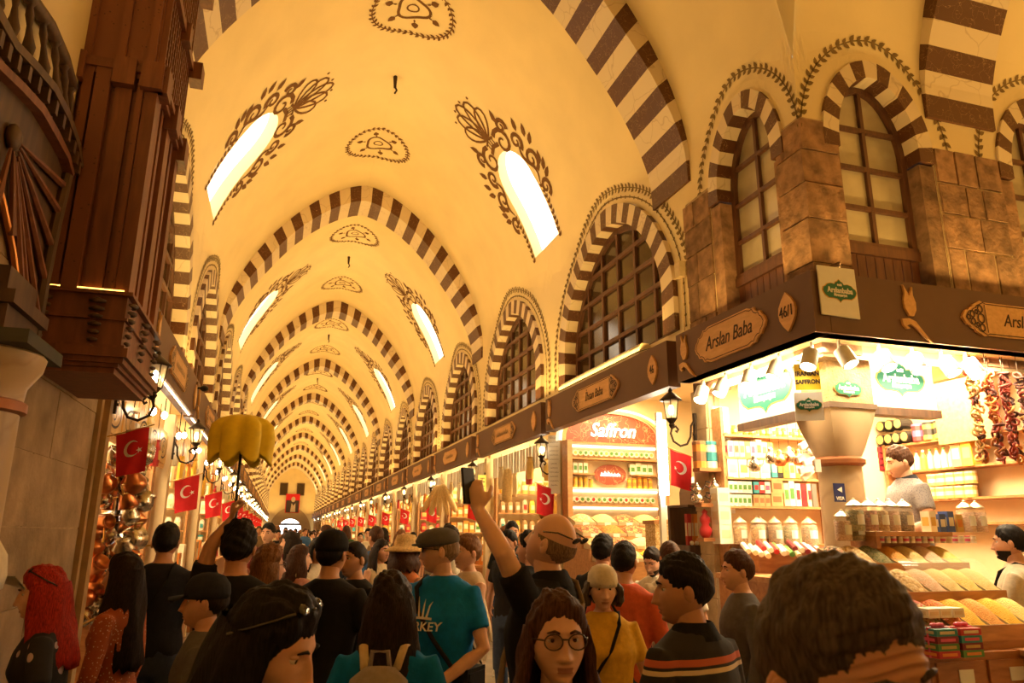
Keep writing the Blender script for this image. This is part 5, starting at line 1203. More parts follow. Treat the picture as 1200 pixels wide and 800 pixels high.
# -------------------------------------------------- the other shops
palette = [('white', 'cream'), ('cream', 'gold'), ('yellow', 'cream'), ('gold', 'white'), ('orange', 'cream'), ('white', 'green'), ('red', 'gold'), ('white', 'teal'), ('kraft', 'white'), ('cream', 'red')]
colname = lambda c: {'kraft': 'brown', 'gold': 'golden'}.get(c, c)
def shop_fill(i, side, y0, y1):
    Yp = y1 - .02; X = lambda d: XC + side * (HALF + d); sn = 'window side' if side > 0 else 'kiosk side'; nm = '%s shop past the %s' % (ORD[max(0, i - 1)] if side > 0 else ORD[i], 'saffron shop' if side > 0 else 'kiosk')
    zs = [.95, 1.30, 1.65, 2.0, 2.35]
    if i < 6:
        shelf_unit('wall_shelf', 'shelf rack on the party wall of the %s' % nm, X(.12), X(1.5), Yp - .18, Yp, zs, 2.7, wshelf)
        n = 9 if i < 3 else 6
        r = random.Random(i * 7 + side)
        for zi, z in enumerate(zs):
            kind = r.choice(['carton', 'pouch', 'tin', 'carton', 'pouch']); w_ = 1.3 / n; c0 = r.randrange(10)
            for k in range(n):
                c = palette[(c0 + (k // 3)) % 10] if r.random() < .85 else palette[r.randrange(10)]
                good(kind, (X(.18 + w_ * (k + .5)), Yp - .09, z), w_ * .85, .10, r.uniform(.2, .27), c[0], c[1], '%s %s on the %s shelf of the %s' % (colname(c[0]), {'carton': 'carton', 'pouch': 'bag', 'tin': 'tin'}[kind], ORD[zi], nm), {'carton': 'carton', 'pouch': 'bag', 'tin': 'tin'}[kind], 'goods on the %s shelf, %s' % (ORD[zi], nm))
    else:
        t = shelf_unit('wall_shelf', 'shelf rack on the party wall of the %s' % nm, X(.12), X(1.5), Yp - .18, Yp, zs, 2.7, wshelf); r = random.Random(i * 9 + side); gm_ = MB(); ks = ['white', 'yellow', 'red', 'teal', 'orange', 'cream']; o_ = Vector(t.location)
        for z in zs:
            for k in range(7):
                gm_.mi = r.randrange(6); x_ = X(.22 + .18 * k) - o_.x; gm_.box((x_, .09, z + .11), (.14, .1, r.uniform(.16, .24)))
        stuff(gm_.build('packed_goods', [GM[q] for q in ks], t))
    # counter at the front with heaps
    t = thing('shop_counter', 'front counter of the %s' % nm, 'counter', (X(.0), y0, 0))
    xa, xb = (-.05, .5) if side > 0 else (-.5, .05)
    m = MB(); m.b2((xa, .3, 0), (xb, y1 - y0 - .35, 1.0)); m.build('body', wcount, t); m = MB(); m.b2((xa - .03, .27, 1.0), (xb + .03, y1 - y0 - .32, 1.04)); m.build('top', wshelf, t)
    if i < 5:
        r = random.Random(i + 50 * side)
        for k in range(6):
            c = palette[r.randrange(10)]; y = y0 + .55 + k * (y1 - y0 - 1.1) / 5
            good('carton', (X(.2), y, 1.04), .3, .3, r.uniform(.25, .5), c[0], c[1], '%s display box on the counter of the %s' % (colname(c[0]), nm), 'box', 'display boxes, %s' % nm, PI / 2)
    # hanging goods under the board
    if 0 < i < 9 or side < 0:
        r = random.Random(i * 3 + side * 5); n = 7 if i < 4 else 5
        for k in range(n):
            y = y0 + .5 + k * (y1 - y0 - .9) / n; c = palette[r.randrange(10)]; h = r.uniform(.25, .45)
            if side < 0 and i == 0 and k < 2: continue
            p = (X(.02 + .12 * (k % 2)), y, 2.80 - h - r.uniform(0, .25))
            o = good('pouch', p, r.uniform(.16, .26), .1, h, c[0], c[1], '%s bag hanging under the board of the %s' % (colname(c[0]), nm), 'bag', 'hanging bags, %s' % nm, PI / 2)
            m = MB(); m.tube([(0, 0, h), (0, 0, 3.0 - p[2])], .004, 4); m.build('cord', iron, o)
    # bulbs strung on the kiosk side; the few on the window side are added lamps
    r = random.Random(i + side)
    for k in range((4 if i < 10 else 2) if side < 0 else (1 if i % 2 else 0)):
        y = y0 + .4 + k * .95
        b = thing('pendant_bulb', '%s glowing bulb from the near pier in the %s' % (ORD[k], nm), 'lamp', (X(-.08 - .04 * (k % 2)), y, 2.72 if k % 2 else 2.82))
        m = MB(); m.ell((0, 0, 0), (.03, .03, .04), 8, 6); m.build('bulb', lamp_w if i > 2 else lamp_s, b, True); m = MB(); m.tube([(0, 0, .05), (0, 0, 3.0 - b.location.z)], .006, 5); m.build('cord', black, b)
    # lit pelmet of boards under the sign
    m = MB()
    t = thing('pelmet', 'pale boarded pelmet under the sign of the %s' % nm, 'pelmet', (X(.08), y0, 2.62))
    if i < 4:
        for k in range(22): m = MB(); m.b2((-.012 + (.004 if k % 2 else 0), .05 + k * (y1 - y0 - .1) / 22, 0), (.012, .05 + (k + .85) * (y1 - y0 - .1) / 22, .36)); m.build('board', white if side > 0 else wply, t)
    else: m.b2((-.012, .05, 0), (.012, y1 - y0 - .05, .36)); m.build('board', white if side > 0 else wply, t)
for i, (y0, y1) in enumerate(YS):
    if i > 0: shop_fill(i, 1, y0, y1)
    shop_fill(i, -1, y0, y1)
# ---- signs and goods of the shop past the saffron shop
q = onX(578, 585, XR - .08)
t = thing('banner_sign', 'tall yellow banner with Japanese lettering on a shop pier', 'sign', (0, 0, 0)); Mj = frameM((XR - .16, 13.30, q.z), (1, .0, 0), (0, 0, 1))
m = MB(); m.prism([(-.075, -.46), (.075, -.46), (.075, .46), (-.075, .46)], .015, Mj); m.build('panel', emit('banner_yellow', (.95, .68, .10), .35), t)
for k, ch in enumerate('エドまっちゃ'): place('lettering', text_mesh(ch, .12, .001, ink, 0, .001), Mj @ Matrix.Translation((0, .36 - k * .145, .018)), t)
loofah('flat pale bath paddle hanging before the white packets', (3.50, 11.6, 2.66), (0, 0, .3), .55, .09)
for k in range(5): loofah('long pale loofah in the fan-shaped bunch on a shop pier', (3.48, 16.6 + k * .15, 2.70), (.0, (k - 2) * .25, 0), .70, .07, 'fan of loofahs on a pier')
r = thing('round_plate', 'round gilt framed plate at the near end of the packet shop', 'plate', (3.62, 9.95, 1.95)); m = MB(); m.lathe([(.17, 0), (.16, .03), (.10, .015), (0, .01)], n=24, mat=Matrix.Rotation(PI / 2, 3, 'X')); m.build('rim', brass, r, True); m = MB(); m.b2((-.02, .01, -1.95), (.02, .04, .1)); m.build('stand', wdark, r)
# ---- copper pots heaped at the first shop of the kiosk side
pots = []
for mt, nm in ((copper, 'copper'), (silver, 'tinned')):
    for kind in range(3):
        r = thing('metal_pot', 'x', 'pot')
        m = MB()
        if kind == 0: m.lathe([(.05, 0), (.075, .01), (.055, .10), (.06, .13), (.055, .13), (.05, .10)], n=14); 
        elif kind == 1: m.lathe([(.04, 0), (.085, .05), (.08, .09), (.05, .13), (.055, .15)], n=14)
        else: m.lathe([(.06, 0), (.08, .02), (.085, .12), (.075, .12), (.07, .03)], n=14)
        m.build('body', mt, r, True)
        m = MB(); m.tube([(.06, 0, .10), (.14, 0, .14), (.20, 0, .15)], .008, 6) if kind == 0 else m.tube([(.07, 0, .10), (.12, 0, .10), (.12, 0, .04), (.08, 0, .03)], .007, 6)
        m.build('handle', brass, r); pots.append((r, nm, ['coffee pot', 'round pitcher', 'mug'][kind]))
rr = random.Random(11); use = [False] * 6
for k in range(44):
    i = rr.choice([0, 0, 1, 1, 2, 3, 4, 4, 5]); src, nm, kn = pots[i]; o = dup(src) if use[i] else src; use[i] = True
    z = 1.0 + (k // 4) * .115; o.location = (XL + .05 + .20 * ((k % 4) // 2) + rr.uniform(-.03, .03), 6.22 + .17 * (k % 2) + rr.uniform(-.03, .03), z)
    o.rotation_euler = (rr.uniform(-1.3, 1.3), rr.uniform(-1.2, 1.2), rr.uniform(0, 6)); o.scale = (rr.uniform(.85, 1.15),) * 3
    o['label'] = '%s %s in the hanging heap by the carved trim' % (nm, kn); o['group'] = 'heap of copper and tinned pots'
m = MB(); m.tube([(XL + .15, 6.31, 0), (XL + .15, 6.31, 2.4)], .02, 8); tag(m.build('pot_rack_pole', iron), 'iron pole holding the heap of copper pots', 'pole')
# cool lit display behind the pots
r = thing('glass_cabinet', 'cool lit glass cabinet of small trinkets behind the copper pots', 'display case', (XL - 1.15, 7.6, 0)); m = MB(); m.b2((-.6, 0, 0), (.55, .04, 2.1)); m.build('back', white, r)
for z in (1.0, 1.3, 1.6, 1.9): m = MB(); m.b2((-.6, -.2, z - .012), (.55, 0, z)); m.build('glass_shelf', glassy('cool_glass', (.6, .75, .9), .05, .5), r)
for z in (1.28, 1.88, 2.1): m = MB(); m.b2((-.58, -.16, z - .03), (.53, -.13, z - .014)); m.build('light_strip', emit('strip_blue', (.75, .88, 1), 9), r)
for z in (1.0, 1.3, 1.6, 1.9):
    for k in range(8): good('bottle', (XL - 1.65 + k * .14, 7.5, z), .07, .06, .17, ['blue', 'teal', 'white', 'black'][k % 4], 'white', '%s trinket bottle in the cool lit cabinet' % ['blue', 'teal', 'white', 'black'][k % 4], 'bottle', 'trinkets in the cool lit cabinet')
# carved frieze panel above the first shop of the kiosk side
r = thing('carved_frieze', 'cream carved frieze with oval panels above the copper pot shop', 'frieze', (XL - .03, 6.15, 2.35))
m = MB(); m.b2((-.03, 0, 0), (.0, 3.4, .42)); m.build('backing', wply, r)
for k in range(5):
    y = .1 + k * .66; m = MB(); m.b2((0, y, .05), (.02, y + .60, .37)); pn = m.build('panel', gold, r); m = MB(); fmq = lambda a, b: (.024, y + .30 + a, .21 + b); ribbon(m, fmq, [(.22 * math.cos(2 * PI * i / 24), .11 * math.sin(2 * PI * i / 24)) for i in range(25)], .02); ribbon(m, fmq, spiral((0, 0), .09, 1.5, 0, 1), .015); m.build('scroll', ink, pn)
# door trim posts beside the stone wall
for k, (ya, yb, dx) in enumerate(((5.80, 5.87, .05), (5.875, 5.99, .09), (6.0, 6.06, .04))):
    m = MB(); m.b2((XL - .05, ya, 0), (XL + dx, yb, 2.95)); o = struct(m.build('trim_%d' % (20 + k), M_('trim_tan', (.40, .25, .11), .6, var=.2, scale=8)))
# ================================================================== wooden kiosk and gallery on the left wall
KX0, KX1, KY0, KY1, KZ0, KZ1 = -1.40, -.90, 4.33, 5.30, 2.50, 2.92
kcarv = dots('kiosk_carved_wood', (.21, .072, .036), (.10, .034, .018), 26, .14, .55)
kk = thing('wooden_kiosk', 'tall carved red wood kiosk projecting from the stone wall', 'kiosk', (KX0, KY0, KZ0))
def kb(name, a, b, mat, parent=kk): m = MB(); m.b2([a[i] - (KX0, KY0, KZ0)[i] for i in range(3)], [b[i] - (KX0, KY0, KZ0)[i] for i in range(3)]); return m.build(name, mat, parent)
def ring(name, z0, z1, out, mat=wred): return kb(name, (KX0, KY0 - out, z0), (KX1 + out, KY1 + out, z1), mat)
kb('base', (KX0, KY0, KZ0), (KX1, KY1, KZ1), wred)
for z0, z1, o_ in ((KZ0 - .03, KZ0 + .02, -.02), (KZ0 + .02, KZ0 + .05, .025), (KZ0 + .05, KZ0 + .10, .045), (KZ0 + .10, KZ0 + .12, .02), (KZ0 + .26, KZ0 + .275, .015), (KZ1 - .02, KZ1, .03)): ring('base_moulding', z0, z1, o_)
kb('body', (KX0, KY0 + .03, KZ1), (KX1 - .03, KY1 - .03, 6.9), kcarv)
# base pilaster blocks with carved leaves
def leafblock(c, n, h, w_):
    ux = Vector((-n[1], n[0], 0)); o = kb('carved_leaf', (0, 0, 0), (0, 0, 0), wred) if False else None
    m = MB(); n = Vector(n)
    for k in range(7):
        f = k / 6; ww = w_ * (1 - .5 * f) ; p = Vector(c) + Vector((0, 0, -h * f)); m.tube([p - ux * ww / 2 + n * .012, p + n * (.035 - .015 * f), p + ux * ww / 2 + n * .012], [.008, .018 - .006 * f, .008], 6)
    m.v = [tuple(Vector(v) - Vector((KX0, KY0, KZ0))) for v in m.v]; m.build('carved_leaf', wdark, kk, True)
for x in (-1.30, -1.04): leafblock((x, KY0, KZ1 - .06), (0, -1, 0), .26, .08)
for y in (KY0 + .06, KY0 + .48, KY1 - .06): leafblock((KX1, y, KZ1 - .06), (1, 0, 0), .26, .09)
# pilasters, boards and cornices on both faces
ZC = 4.30
for x, w_, o_ in ((-1.35, .06, .0), (-1.27, .05, -.015), (-1.19, .08, -.025), (-1.08, .09, .0), (-.99, .03, -.012), (-.945, .05, .005)): kb('pilaster', (x - w_ / 2, KY0 + o_, KZ1), (x + w_ / 2, KY0 + .05, ZC), wred if o_ == 0 else kcarv)
for y, w_, o_ in ((KY0 + .05, .10, 0), (KY0 + .20, .05, -.015), (KY0 + .34, .06, -.02), (KY0 + .48, .11, 0), (KY0 + .62, .05, -.015), (KY0 + .76, .06, -.02), (KY1 - .07, .11, 0)): kb('pilaster', (KX1 - .05, y - w_ / 2, KZ1), (KX1 - o_ * -1, y + w_ / 2, ZC), wred)
for z0, z1, o_ in ((ZC - .05, ZC - .02, .01), (ZC - .02, ZC + .02, .035), (ZC + .02, ZC + .05, .02)): ring('cornice', z0, z1, o_)
for x in (-1.35, -1.08, -.93): kb('capital', (x - .06, KY0 - .055, ZC - .12), (x + .06, KY0 + .02, ZC + .055), wred)
for y in (KY0 + .05, KY0 + .48, KY1 - .05): kb('capital', (KX1 - .02, y - .07, ZC - .12), (KX1 + .055, y + .07, ZC + .055), wred)
# upper storey: lattice screens on the hall face
for y0, y1 in ((KY0 + .06, KY0 + .46), (KY0 + .52, KY1 - .06)):
    for z0, z1 in ((ZC + .12, 4.92), (5.02, 5.62)):
        fr_ = kb('lattice_frame', (KX1 - .03, y0, z0), (KX1 - .022, y1, z1), wdark)
        for k in range(7):
            y = y0 + (y1 - y0) * k / 6; kb('lattice_bar', (KX1 - .03, y - .009, z0), (KX1 + .006, y + .009, z1), wred)
        for k in range(8):
            z = z0 + (z1 - z0) * k / 7; kb('lattice_bar', (KX1 - .03, y0, z - .009), (KX1 + .0, y1, z + .009), wred)
for z in (4.96, 5.66, 6.4): ring('cornice', z - .03, z + .03, .03); kb('bracket', (KX1, KY1 - .08, z - .09), (KX1 + .09, KY1 + .06, z + .05), wred); kb('bracket', (KX1, KY0 + .44, z - .09), (KX1 + .06, KY0 + .54, z + .05), wred)
for x in (-1.30, -1.12, -.96): kb('pilaster', (x - .02, KY0 + .0, ZC + .05), (x + .02, KY0 + .05, 6.9), kcarv)
# glowing strip hidden behind the base lip
m = MB()
for a, b in (((KX0 + .06, KY0 - .012, KZ1 + .009), (KX1 - .02, KY0 - .012, KZ1 + .009)), ((KX1 + .012, KY0 + .03, KZ1 + .009), (KX1 + .012, KY1 - .03, KZ1 + .009))): m.tube([a, b], .0035, 6)
m.v = [tuple(Vector(v) - Vector((KX0, KY0, KZ0))) for v in m.v]; m.build('led_strip', emit('kiosk_led', (1, .42, .06), 3), kk)
# ---- gallery with balusters and fan-ribbed panel (nearer the crossing)
GX = -1.28
G = lambda px, py, d=0: Vector((GX + d, onX(px, py, GX).y, onX(px, py, GX).z))
ga = thing('wooden_gallery', 'dark curved wooden gallery with balusters and a fan-ribbed panel', 'gallery', (GX, 4.0, 2.7)); g0 = Vector(ga.location)
def gbuild(m, name, mat, parent=ga, smooth=False): m.v = [tuple(Vector(v) - g0) for v in m.v]; return m.build(name, mat, parent, smooth)
top = [(-45, -40), (-20, 8), (0, 45), (25, 70), (48, 96), (66, 130), (78, 165), (82, 192)]; low = [(-60, 20), (-35, 55), (-15, 80), (12, 105), (36, 130), (54, 160), (68, 185), (74, 205)]
fan_edge = [(74, 205), (60, 262), (47, 325), (34, 400)]
P = [G(*p) for p in low] + [G(*p) for p in fan_edge[1:]] + [G(22, 365), G(12, 290), G(0, 235), G(-20, 190), G(-60, 160)]
n = len(P); m = MB(); m.add([p for p in P] + [p + Vector((-.05, 0, 0)) for p in P], [tuple(range(n)), tuple(range(2 * n - 1, n - 1, -1))] + [(i, (i + 1) % n, n + (i + 1) % n, n + i) for i in range(n)]); gbuild(m, 'fan_panel', wdark)
ap = G(10, 160, .02)
for (px, py) in ((-12, 240), (8, 275), (18, 330), (28, 380), (38, 370), (46, 325), (54, 285), (62, 245), (68, 215)):
    e = G(px, py, .02); m = MB(); m.tube([ap + (e - ap) * .12, ap + (e - ap) * .5, e], [.006, .014, .02], 6); gbuild(m, 'fan_rib', wred)
m = MB(); m.ell(ap, (.03, .06, .06), 12, 8); gbuild(m, 'palmette', wdark, smooth=True)
m = MB(); m.tube([G(*p, .02) for p in fan_edge], .03, 8); gbuild(m, 'edge_rib', wdark)
m = MB(); m.tube([G(-40, 170, .01), G(-10, 200, .01), G(0, 235, .01), G(12, 290, .01), G(22, 365, .01)], .014, 8); gbuild(m, 'lit_gold_edge', M_('lit_gold_edge', (.6, .22, .04), .35, .6))  # golden colour stands in for light caught along the arch edge
B_ = [(G(*a), G(*b)) for a, b in zip(top, low)]
for k, (fa, fb, dx, mt) in enumerate(((0, .25, .07, wdark), (.25, .75, .02, wdark), (.75, 1, .05, wred))):
    m = MB(); V = []
    for a, b in B_: p, q = a + (b - a) * fa, a + (b - a) * fb; V += [p + Vector((dx, 0, 0)), q + Vector((dx, 0, 0)), q - Vector((.06, 0, 0)), p - Vector((.06, 0, 0))]
    m.add(V, [(4 * i + j, 4 * i + (j + 1) % 4, 4 * i + 4 + (j + 1) % 4, 4 * i + 4 + j) for i in range(len(B_) - 1) for j in range(4)] + [(3, 2, 1, 0), tuple(4 * len(B_) - 4 + j for j in range(4))]); gbuild(m, 'curved_beam', mt)
def along(L_, f): x = f * (len(L_) - 1); i = min(int(x), len(L_) - 2); t = x - i; return (L_[i][0] + (L_[i + 1][0] - L_[i][0]) * t, L_[i][1] + (L_[i + 1][1] - L_[i][1]) * t)
for k in range(13):
    a, b = along(top, .12 + .86 * k / 12), along(low, .12 + .86 * k / 12); c = G(a[0] * .5 + b[0] * .5, a[1] * .5 + b[1] * .5, .04); m = MB(); m.box(c, (.06, .035, .07)); gbuild(m, 'dentil', wdark)
rail = [(-30, -120), (0, -65), (20, -28), (38, 2), (58, 30), (74, 66), (84, 102)]
for k in range(8):
    a, b = along(top, .10 + .88 * k / 7), along(rail, .10 + .88 * k / 7); A, B2 = G(*a), G(*b); m = MB()
    m.tube([A + (B2 - A) * f for f in (0, .08, .12, .3, .45, .6, .75, .88, .92, 1)], [.03, .03, .014, .03, .018, .012, .02, .014, .028, .028], 8); gbuild(m, 'baluster', wdark, smooth=True)
m = MB(); m.tube([G(*p) for p in rail], .035, 8); gbuild(m, 'handrail', wdark, smooth=True)
# beam and column carrying the gallery
m = MB(); m.b2((-1.9, 3.55, 2.46), (-1.20, 3.98, 2.60)); m.b2((-1.9, 3.52, 2.60), (-1.17, 4.02, 2.66)); m.b2((-1.9, 3.57, 2.66), (-1.22, 3.96, 2.78)); gbuild(m, 'carrying_beam', wdark)
lc = thing('engaged_column', 'pale stone column with flared capital under the dark gallery', 'column', (-1.34, 3.72, 0))
m = MB(); m.lathe([(.21, 0), (.20, 2.14)], n=24); m.build('shaft', colm, lc, 'auto'); m = MB(); m.lathe([(.20, 2.14), (.225, 2.15), (.225, 2.19), (.205, 2.2)], n=24); m.build('neck_ring', M_('bronze_ring', (.35, .13, .05), .5, .4), lc, 'auto')
m = MB(); m.lathe([(.205, 2.2), (.21, 2.26), (.26, 2.34), (.27, 2.40), (.25, 2.42)], n=24); m.build('capital', colm, lc, 'auto'); m = MB(); m.b2((-.27, -.27, 2.41), (.27, .25, 2.47)); m.build('abacus', M_('abacus_teal', (.06, .06, .05), .7), lc)
# floodlight and camera on the left fascia
f_ = thing('flood_lamp', 'small pale cylinder lamp on the kiosk side sign board', 'lamp', (FL - .12, 6.6, 3.45)); m = MB(); m.tube([(0, 0, 0), (0, 0, .12)], .012, 6); m.build('stem', white, f_); m = MB(); m.tube([(0, -.1, .14), (.03, .08, .13)], .035, 10); m.build('head', white, f_)
f_ = thing('surveillance_camera', 'small dark camera on the kiosk side sign boards', 'camera', (FL - .05, 9.7, 3.36)); m = MB(); m.tube([(0, 0, 0), (.10, 0, .0)], .012, 6); m.build('arm', black, f_); m = MB(); m.ell((.13, 0, .0), (.05, .04, .04), 10, 8); m.build('head', black, f_, True)
# ================================================================== people
skin_c = {'fair': (.72, .42, .28), 'tan': (.58, .30, .18), 'pale': (.78, .47, .33), 'brown': (.40, .18, .10)}
SK = {k: M_('skin_' + k, v, .5, var=.06, scale=25, spec=.35, sub=.08, bump=.05, bscale=300) for k, v in skin_c.items()}
LIP = M_('lips', (.42, .17, .12), .5); EYEW = M_('eye_white', (.75, .68, .6), .25); IRIS = M_('iris', (.03, .015, .01), .15)
def hair_mat(name, col):
    if name in _mc: return _mc[name]
    m, nt, b = _nt(name); N = nt.nodes; L = nt.links; b.inputs['Roughness'].default_value = .55; b.inputs['Specular IOR Level'].default_value = .15
    tc = N.new('ShaderNodeTexCoord'); mp = N.new('ShaderNodeMapping'); mp.inputs['Scale'].default_value = (150, 150, 22); no = N.new('ShaderNodeTexNoise'); no.inputs['Scale'].default_value = 1.4; no.inputs['Detail'].default_value = 4
    L.new(tc.outputs['Object'], mp.inputs[0]); L.new(mp.outputs[0], no.inputs['Vector']); cr = N.new('ShaderNodeValToRGB'); cr.color_ramp.elements[0].position = .35; cr.color_ramp.elements[1].position = .7
    cr.color_ramp.elements[0].color = (*[c * .55 for c in col], 1); cr.color_ramp.elements[1].color = (*[min(1, c * 1.5) for c in col], 1); L.new(no.outputs['Fac'], cr.inputs['Fac']); L.new(cr.outputs['Color'], b.inputs['Base Color'])
    bp = N.new('ShaderNodeBump'); bp.inputs['Strength'].default_value = .6; bp.inputs['Distance'].default_value = .004; L.new(no.outputs['Fac'], bp.inputs['Height']); L.new(bp.outputs[0], b.inputs['Normal']); _mc[name] = m; return m
HC = {'black': (.012, .009, .008), 'dark': (.022, .013, .009), 'brown': (.075, .032, .016), 'light_brown': (.20, .09, .035), 'red': (.36, .022, .010), 'grey': (.085, .062, .045), 'blond': (.36, .19, .07), 'ash': (.26, .17, .11)}
HM = {k: hair_mat('hair_' + k, v) for k, v in HC.items()}
def cloth(name, c, **k): return M_('cloth_' + name, c, .85, var=.12, scale=30, bump=.25, bscale=45, spec=.2, **k)
CL = {k: cloth(k, v) for k, v in {'black': (.012, .011, .011), 'navy': (.02, .022, .03), 'teal': (.004, .16, .44), 'beige': (.55, .40, .24), 'white': (.66, .58, .44), 'coral': (.62, .12, .05), 'yellow': (.62, .36, .03), 'grey': (.11, .10, .095), 'pink': (.50, .22, .14), 'orange': (.55, .17, .05), 'cream': (.60, .47, .28), 'jeans': (.05, .07, .12), 'khaki': (.25, .17, .09), 'blue': (.05, .12, .28), 'maroon': (.20, .03, .03), 'green': (.06, .12, .05)}.items()}
CL['dots'] = dots('cloth_orange_dots', (.40, .085, .02), (.70, .45, .25), 60, .22)
CL['floral'] = dots('cloth_black_floral', (.012, .012, .016), (.55, .42, .42), 11, .26)
CL['check'] = dots('cloth_grey_check', (.22, .20, .20), (.10, .09, .11), 110, .35)
def stripes(name, stops, axis=2):
    m, nt, b = _nt(name); N = nt.nodes; L = nt.links; b.inputs['Roughness'].default_value = .85; tc = N.new('ShaderNodeTexCoord'); sp = N.new('ShaderNodeSeparateXYZ'); L.new(tc.outputs['Object'], sp.inputs[0]); mr = N.new('ShaderNodeMapRange'); mr.inputs['From Min'].default_value = .9; mr.inputs['From Max'].default_value = 1.55; L.new(sp.outputs[axis], mr.inputs[0])
    cr = N.new('ShaderNodeValToRGB'); cr.color_ramp.interpolation = 'CONSTANT'
    while len(cr.color_ramp.elements) < len(stops): cr.color_ramp.elements.new(.5)
    for i, (z, c) in enumerate(stops): cr.color_ramp.elements[i].position = max(0, (z - .9) / .65); cr.color_ramp.elements[i].color = (*c, 1)
    L.new(mr.outputs[0], cr.inputs['Fac']); L.new(cr.outputs['Color'], b.inputs['Base Color']); return m
CL['polo'] = stripes('cloth_striped_polo', [(.9, (.02, .018, .018)), (1.16, (.09, .07, .05)), (1.20, (.02, .018, .018)), (1.25, (.55, .45, .30)), (1.275, (.02, .018, .018)), (1.345, (.72, .58, .40)), (1.362, (.02, .018, .018)), (1.372, (.55, .13, .07)), (1.395, (.02, .018, .018))])
TMP = bpy.data.scenes.new('tmp')
def remesh(mb, vox, smooth_it=2):
    me = mb.mesh('tmp', white); o = bpy.data.objects.new('tmp', me); TMP.collection.objects.link(o)
    md = o.modifiers.new('r', 'REMESH'); md.mode = 'VOXEL'; md.voxel_size = vox
    if smooth_it: sm = o.modifiers.new('s', 'SMOOTH'); sm.factor = .5; sm.iterations = smooth_it
    vl_ = TMP.view_layers[0]; vl_.update(); dg = vl_.depsgraph; r = bpy.data.meshes.new_from_object(o.evaluated_get(dg)); bpy.data.objects.remove(o); bpy.data.meshes.remove(me)
    return r
def mesh_arrays(me):
    v = np.empty(len(me.vertices) * 3); me.vertices.foreach_get('co', v); return v.reshape(-1, 3).tolist(), [tuple(p.vertices) for p in me.polygons]
# ---- head: one shaped surface
WRK = [0]
def head_grid(nu, nv, fem=False, wide=1.0):
    th = np.linspace(0, PI, nv + 1)[:, None]; ph = np.linspace(0, 2 * PI, nu, endpoint=False)[None, :]
    # concentrate columns on the face (+y)
    ph = ph + .38 * np.sin(ph - PI / 2 + PI) * -1 * 0 + 0
    sx = np.sin(th) * np.sin(ph); sy = np.sin(th) * np.cos(ph); sz = np.cos(th) * np.ones_like(ph)
    x = .074 * wide * sx; y = np.where(sy > 0, .090, .103) * sy; z = .118 * sz
    fr = np.clip(sy, 0, 1)
    t = np.clip((-.015 - z) / .1, 0, 1); x = x * (1 - (.42 if not fem else .5) * t ** 1.4)
    y = np.where(sy < 0, y * (1 - .62 * np.clip((-.01 - z) / .09, 0, 1)), y)           # nape
    y = y + np.where(sy > 0, .030 * t ** 1.2 * np.clip(fr * 1.6, 0, 1), 0)              # jaw forward
    g = lambda cx, cz, s1, s2: np.exp(-((np.abs(x) - cx) / s1) ** 2 - ((z - cz) / s2) ** 2)
    f = np.clip(fr * 2.2 - .2, 0, 1)
    x = x * (1 - .05 * np.exp(-((z - .02) / .03) ** 2) * f)
    dy = .0045 * g(.026, .034, .022, .010) - .012 * g(.031, .014, .016, .011) + .004 * g(.045, -.018, .02, .02)
    nose = np.exp(-(x / (.0085 + .006 * np.clip((.0 - z) / .03, 0, 1))) ** 2) * np.clip((.022 - z) / .055, 0, 1) ** .8 * np.where(z < -.036, np.exp(-((z + .036) / .006) ** 2), 1.0) * (z < .03)
    dy = dy + .027 * nose + .006 * np.exp(-((np.abs(x) - .013) / .007) ** 2 - ((z + .034) / .008) ** 2)
    dy = dy + .005 * np.exp(-(x / .024) ** 2 - ((z + .054) / .006) ** 2) + .0055 * np.exp(-(x / .021) ** 2 - ((z + .067) / .0065) ** 2) - .005 * np.exp(-(x / .026) ** 2 - ((z + .0605) / .0025) ** 2)
    dy = dy + .006 * np.exp(-(x / .022) ** 2 - ((z + .092) / .012) ** 2) - .004 * np.exp(-(x / .03) ** 2 - ((z + .078) / .006) ** 2)
    if WRK[0]: dy = dy + .0022 * np.sin((z + .25 * x * x / .05) / .0016 * .9) * np.clip((z - .030) / .01, 0, 1) * np.clip((.085 - z) / .01, 0, 1)
    y = y + dy * f
    return np.stack([x, y, z], -1)
def grid_faces(nv, nu): return [(j * nu + i, (j + 1) * nu + i, (j + 1) * nu + (i + 1) % nu, j * nu + (i + 1) % nu) for j in range(nv) for i in range(nu)]
def noise3(P, s, seed=0):
    r = np.random.RandomState(seed); out = 0
    for k in range(5):
        d = r.normal(size=3); d = d / np.linalg.norm(d); out = out + np.sin((P @ d) * s * (1 + .6 * k) + r.uniform(0, 6.28)) / (1 + .5 * k)
    return out / 3
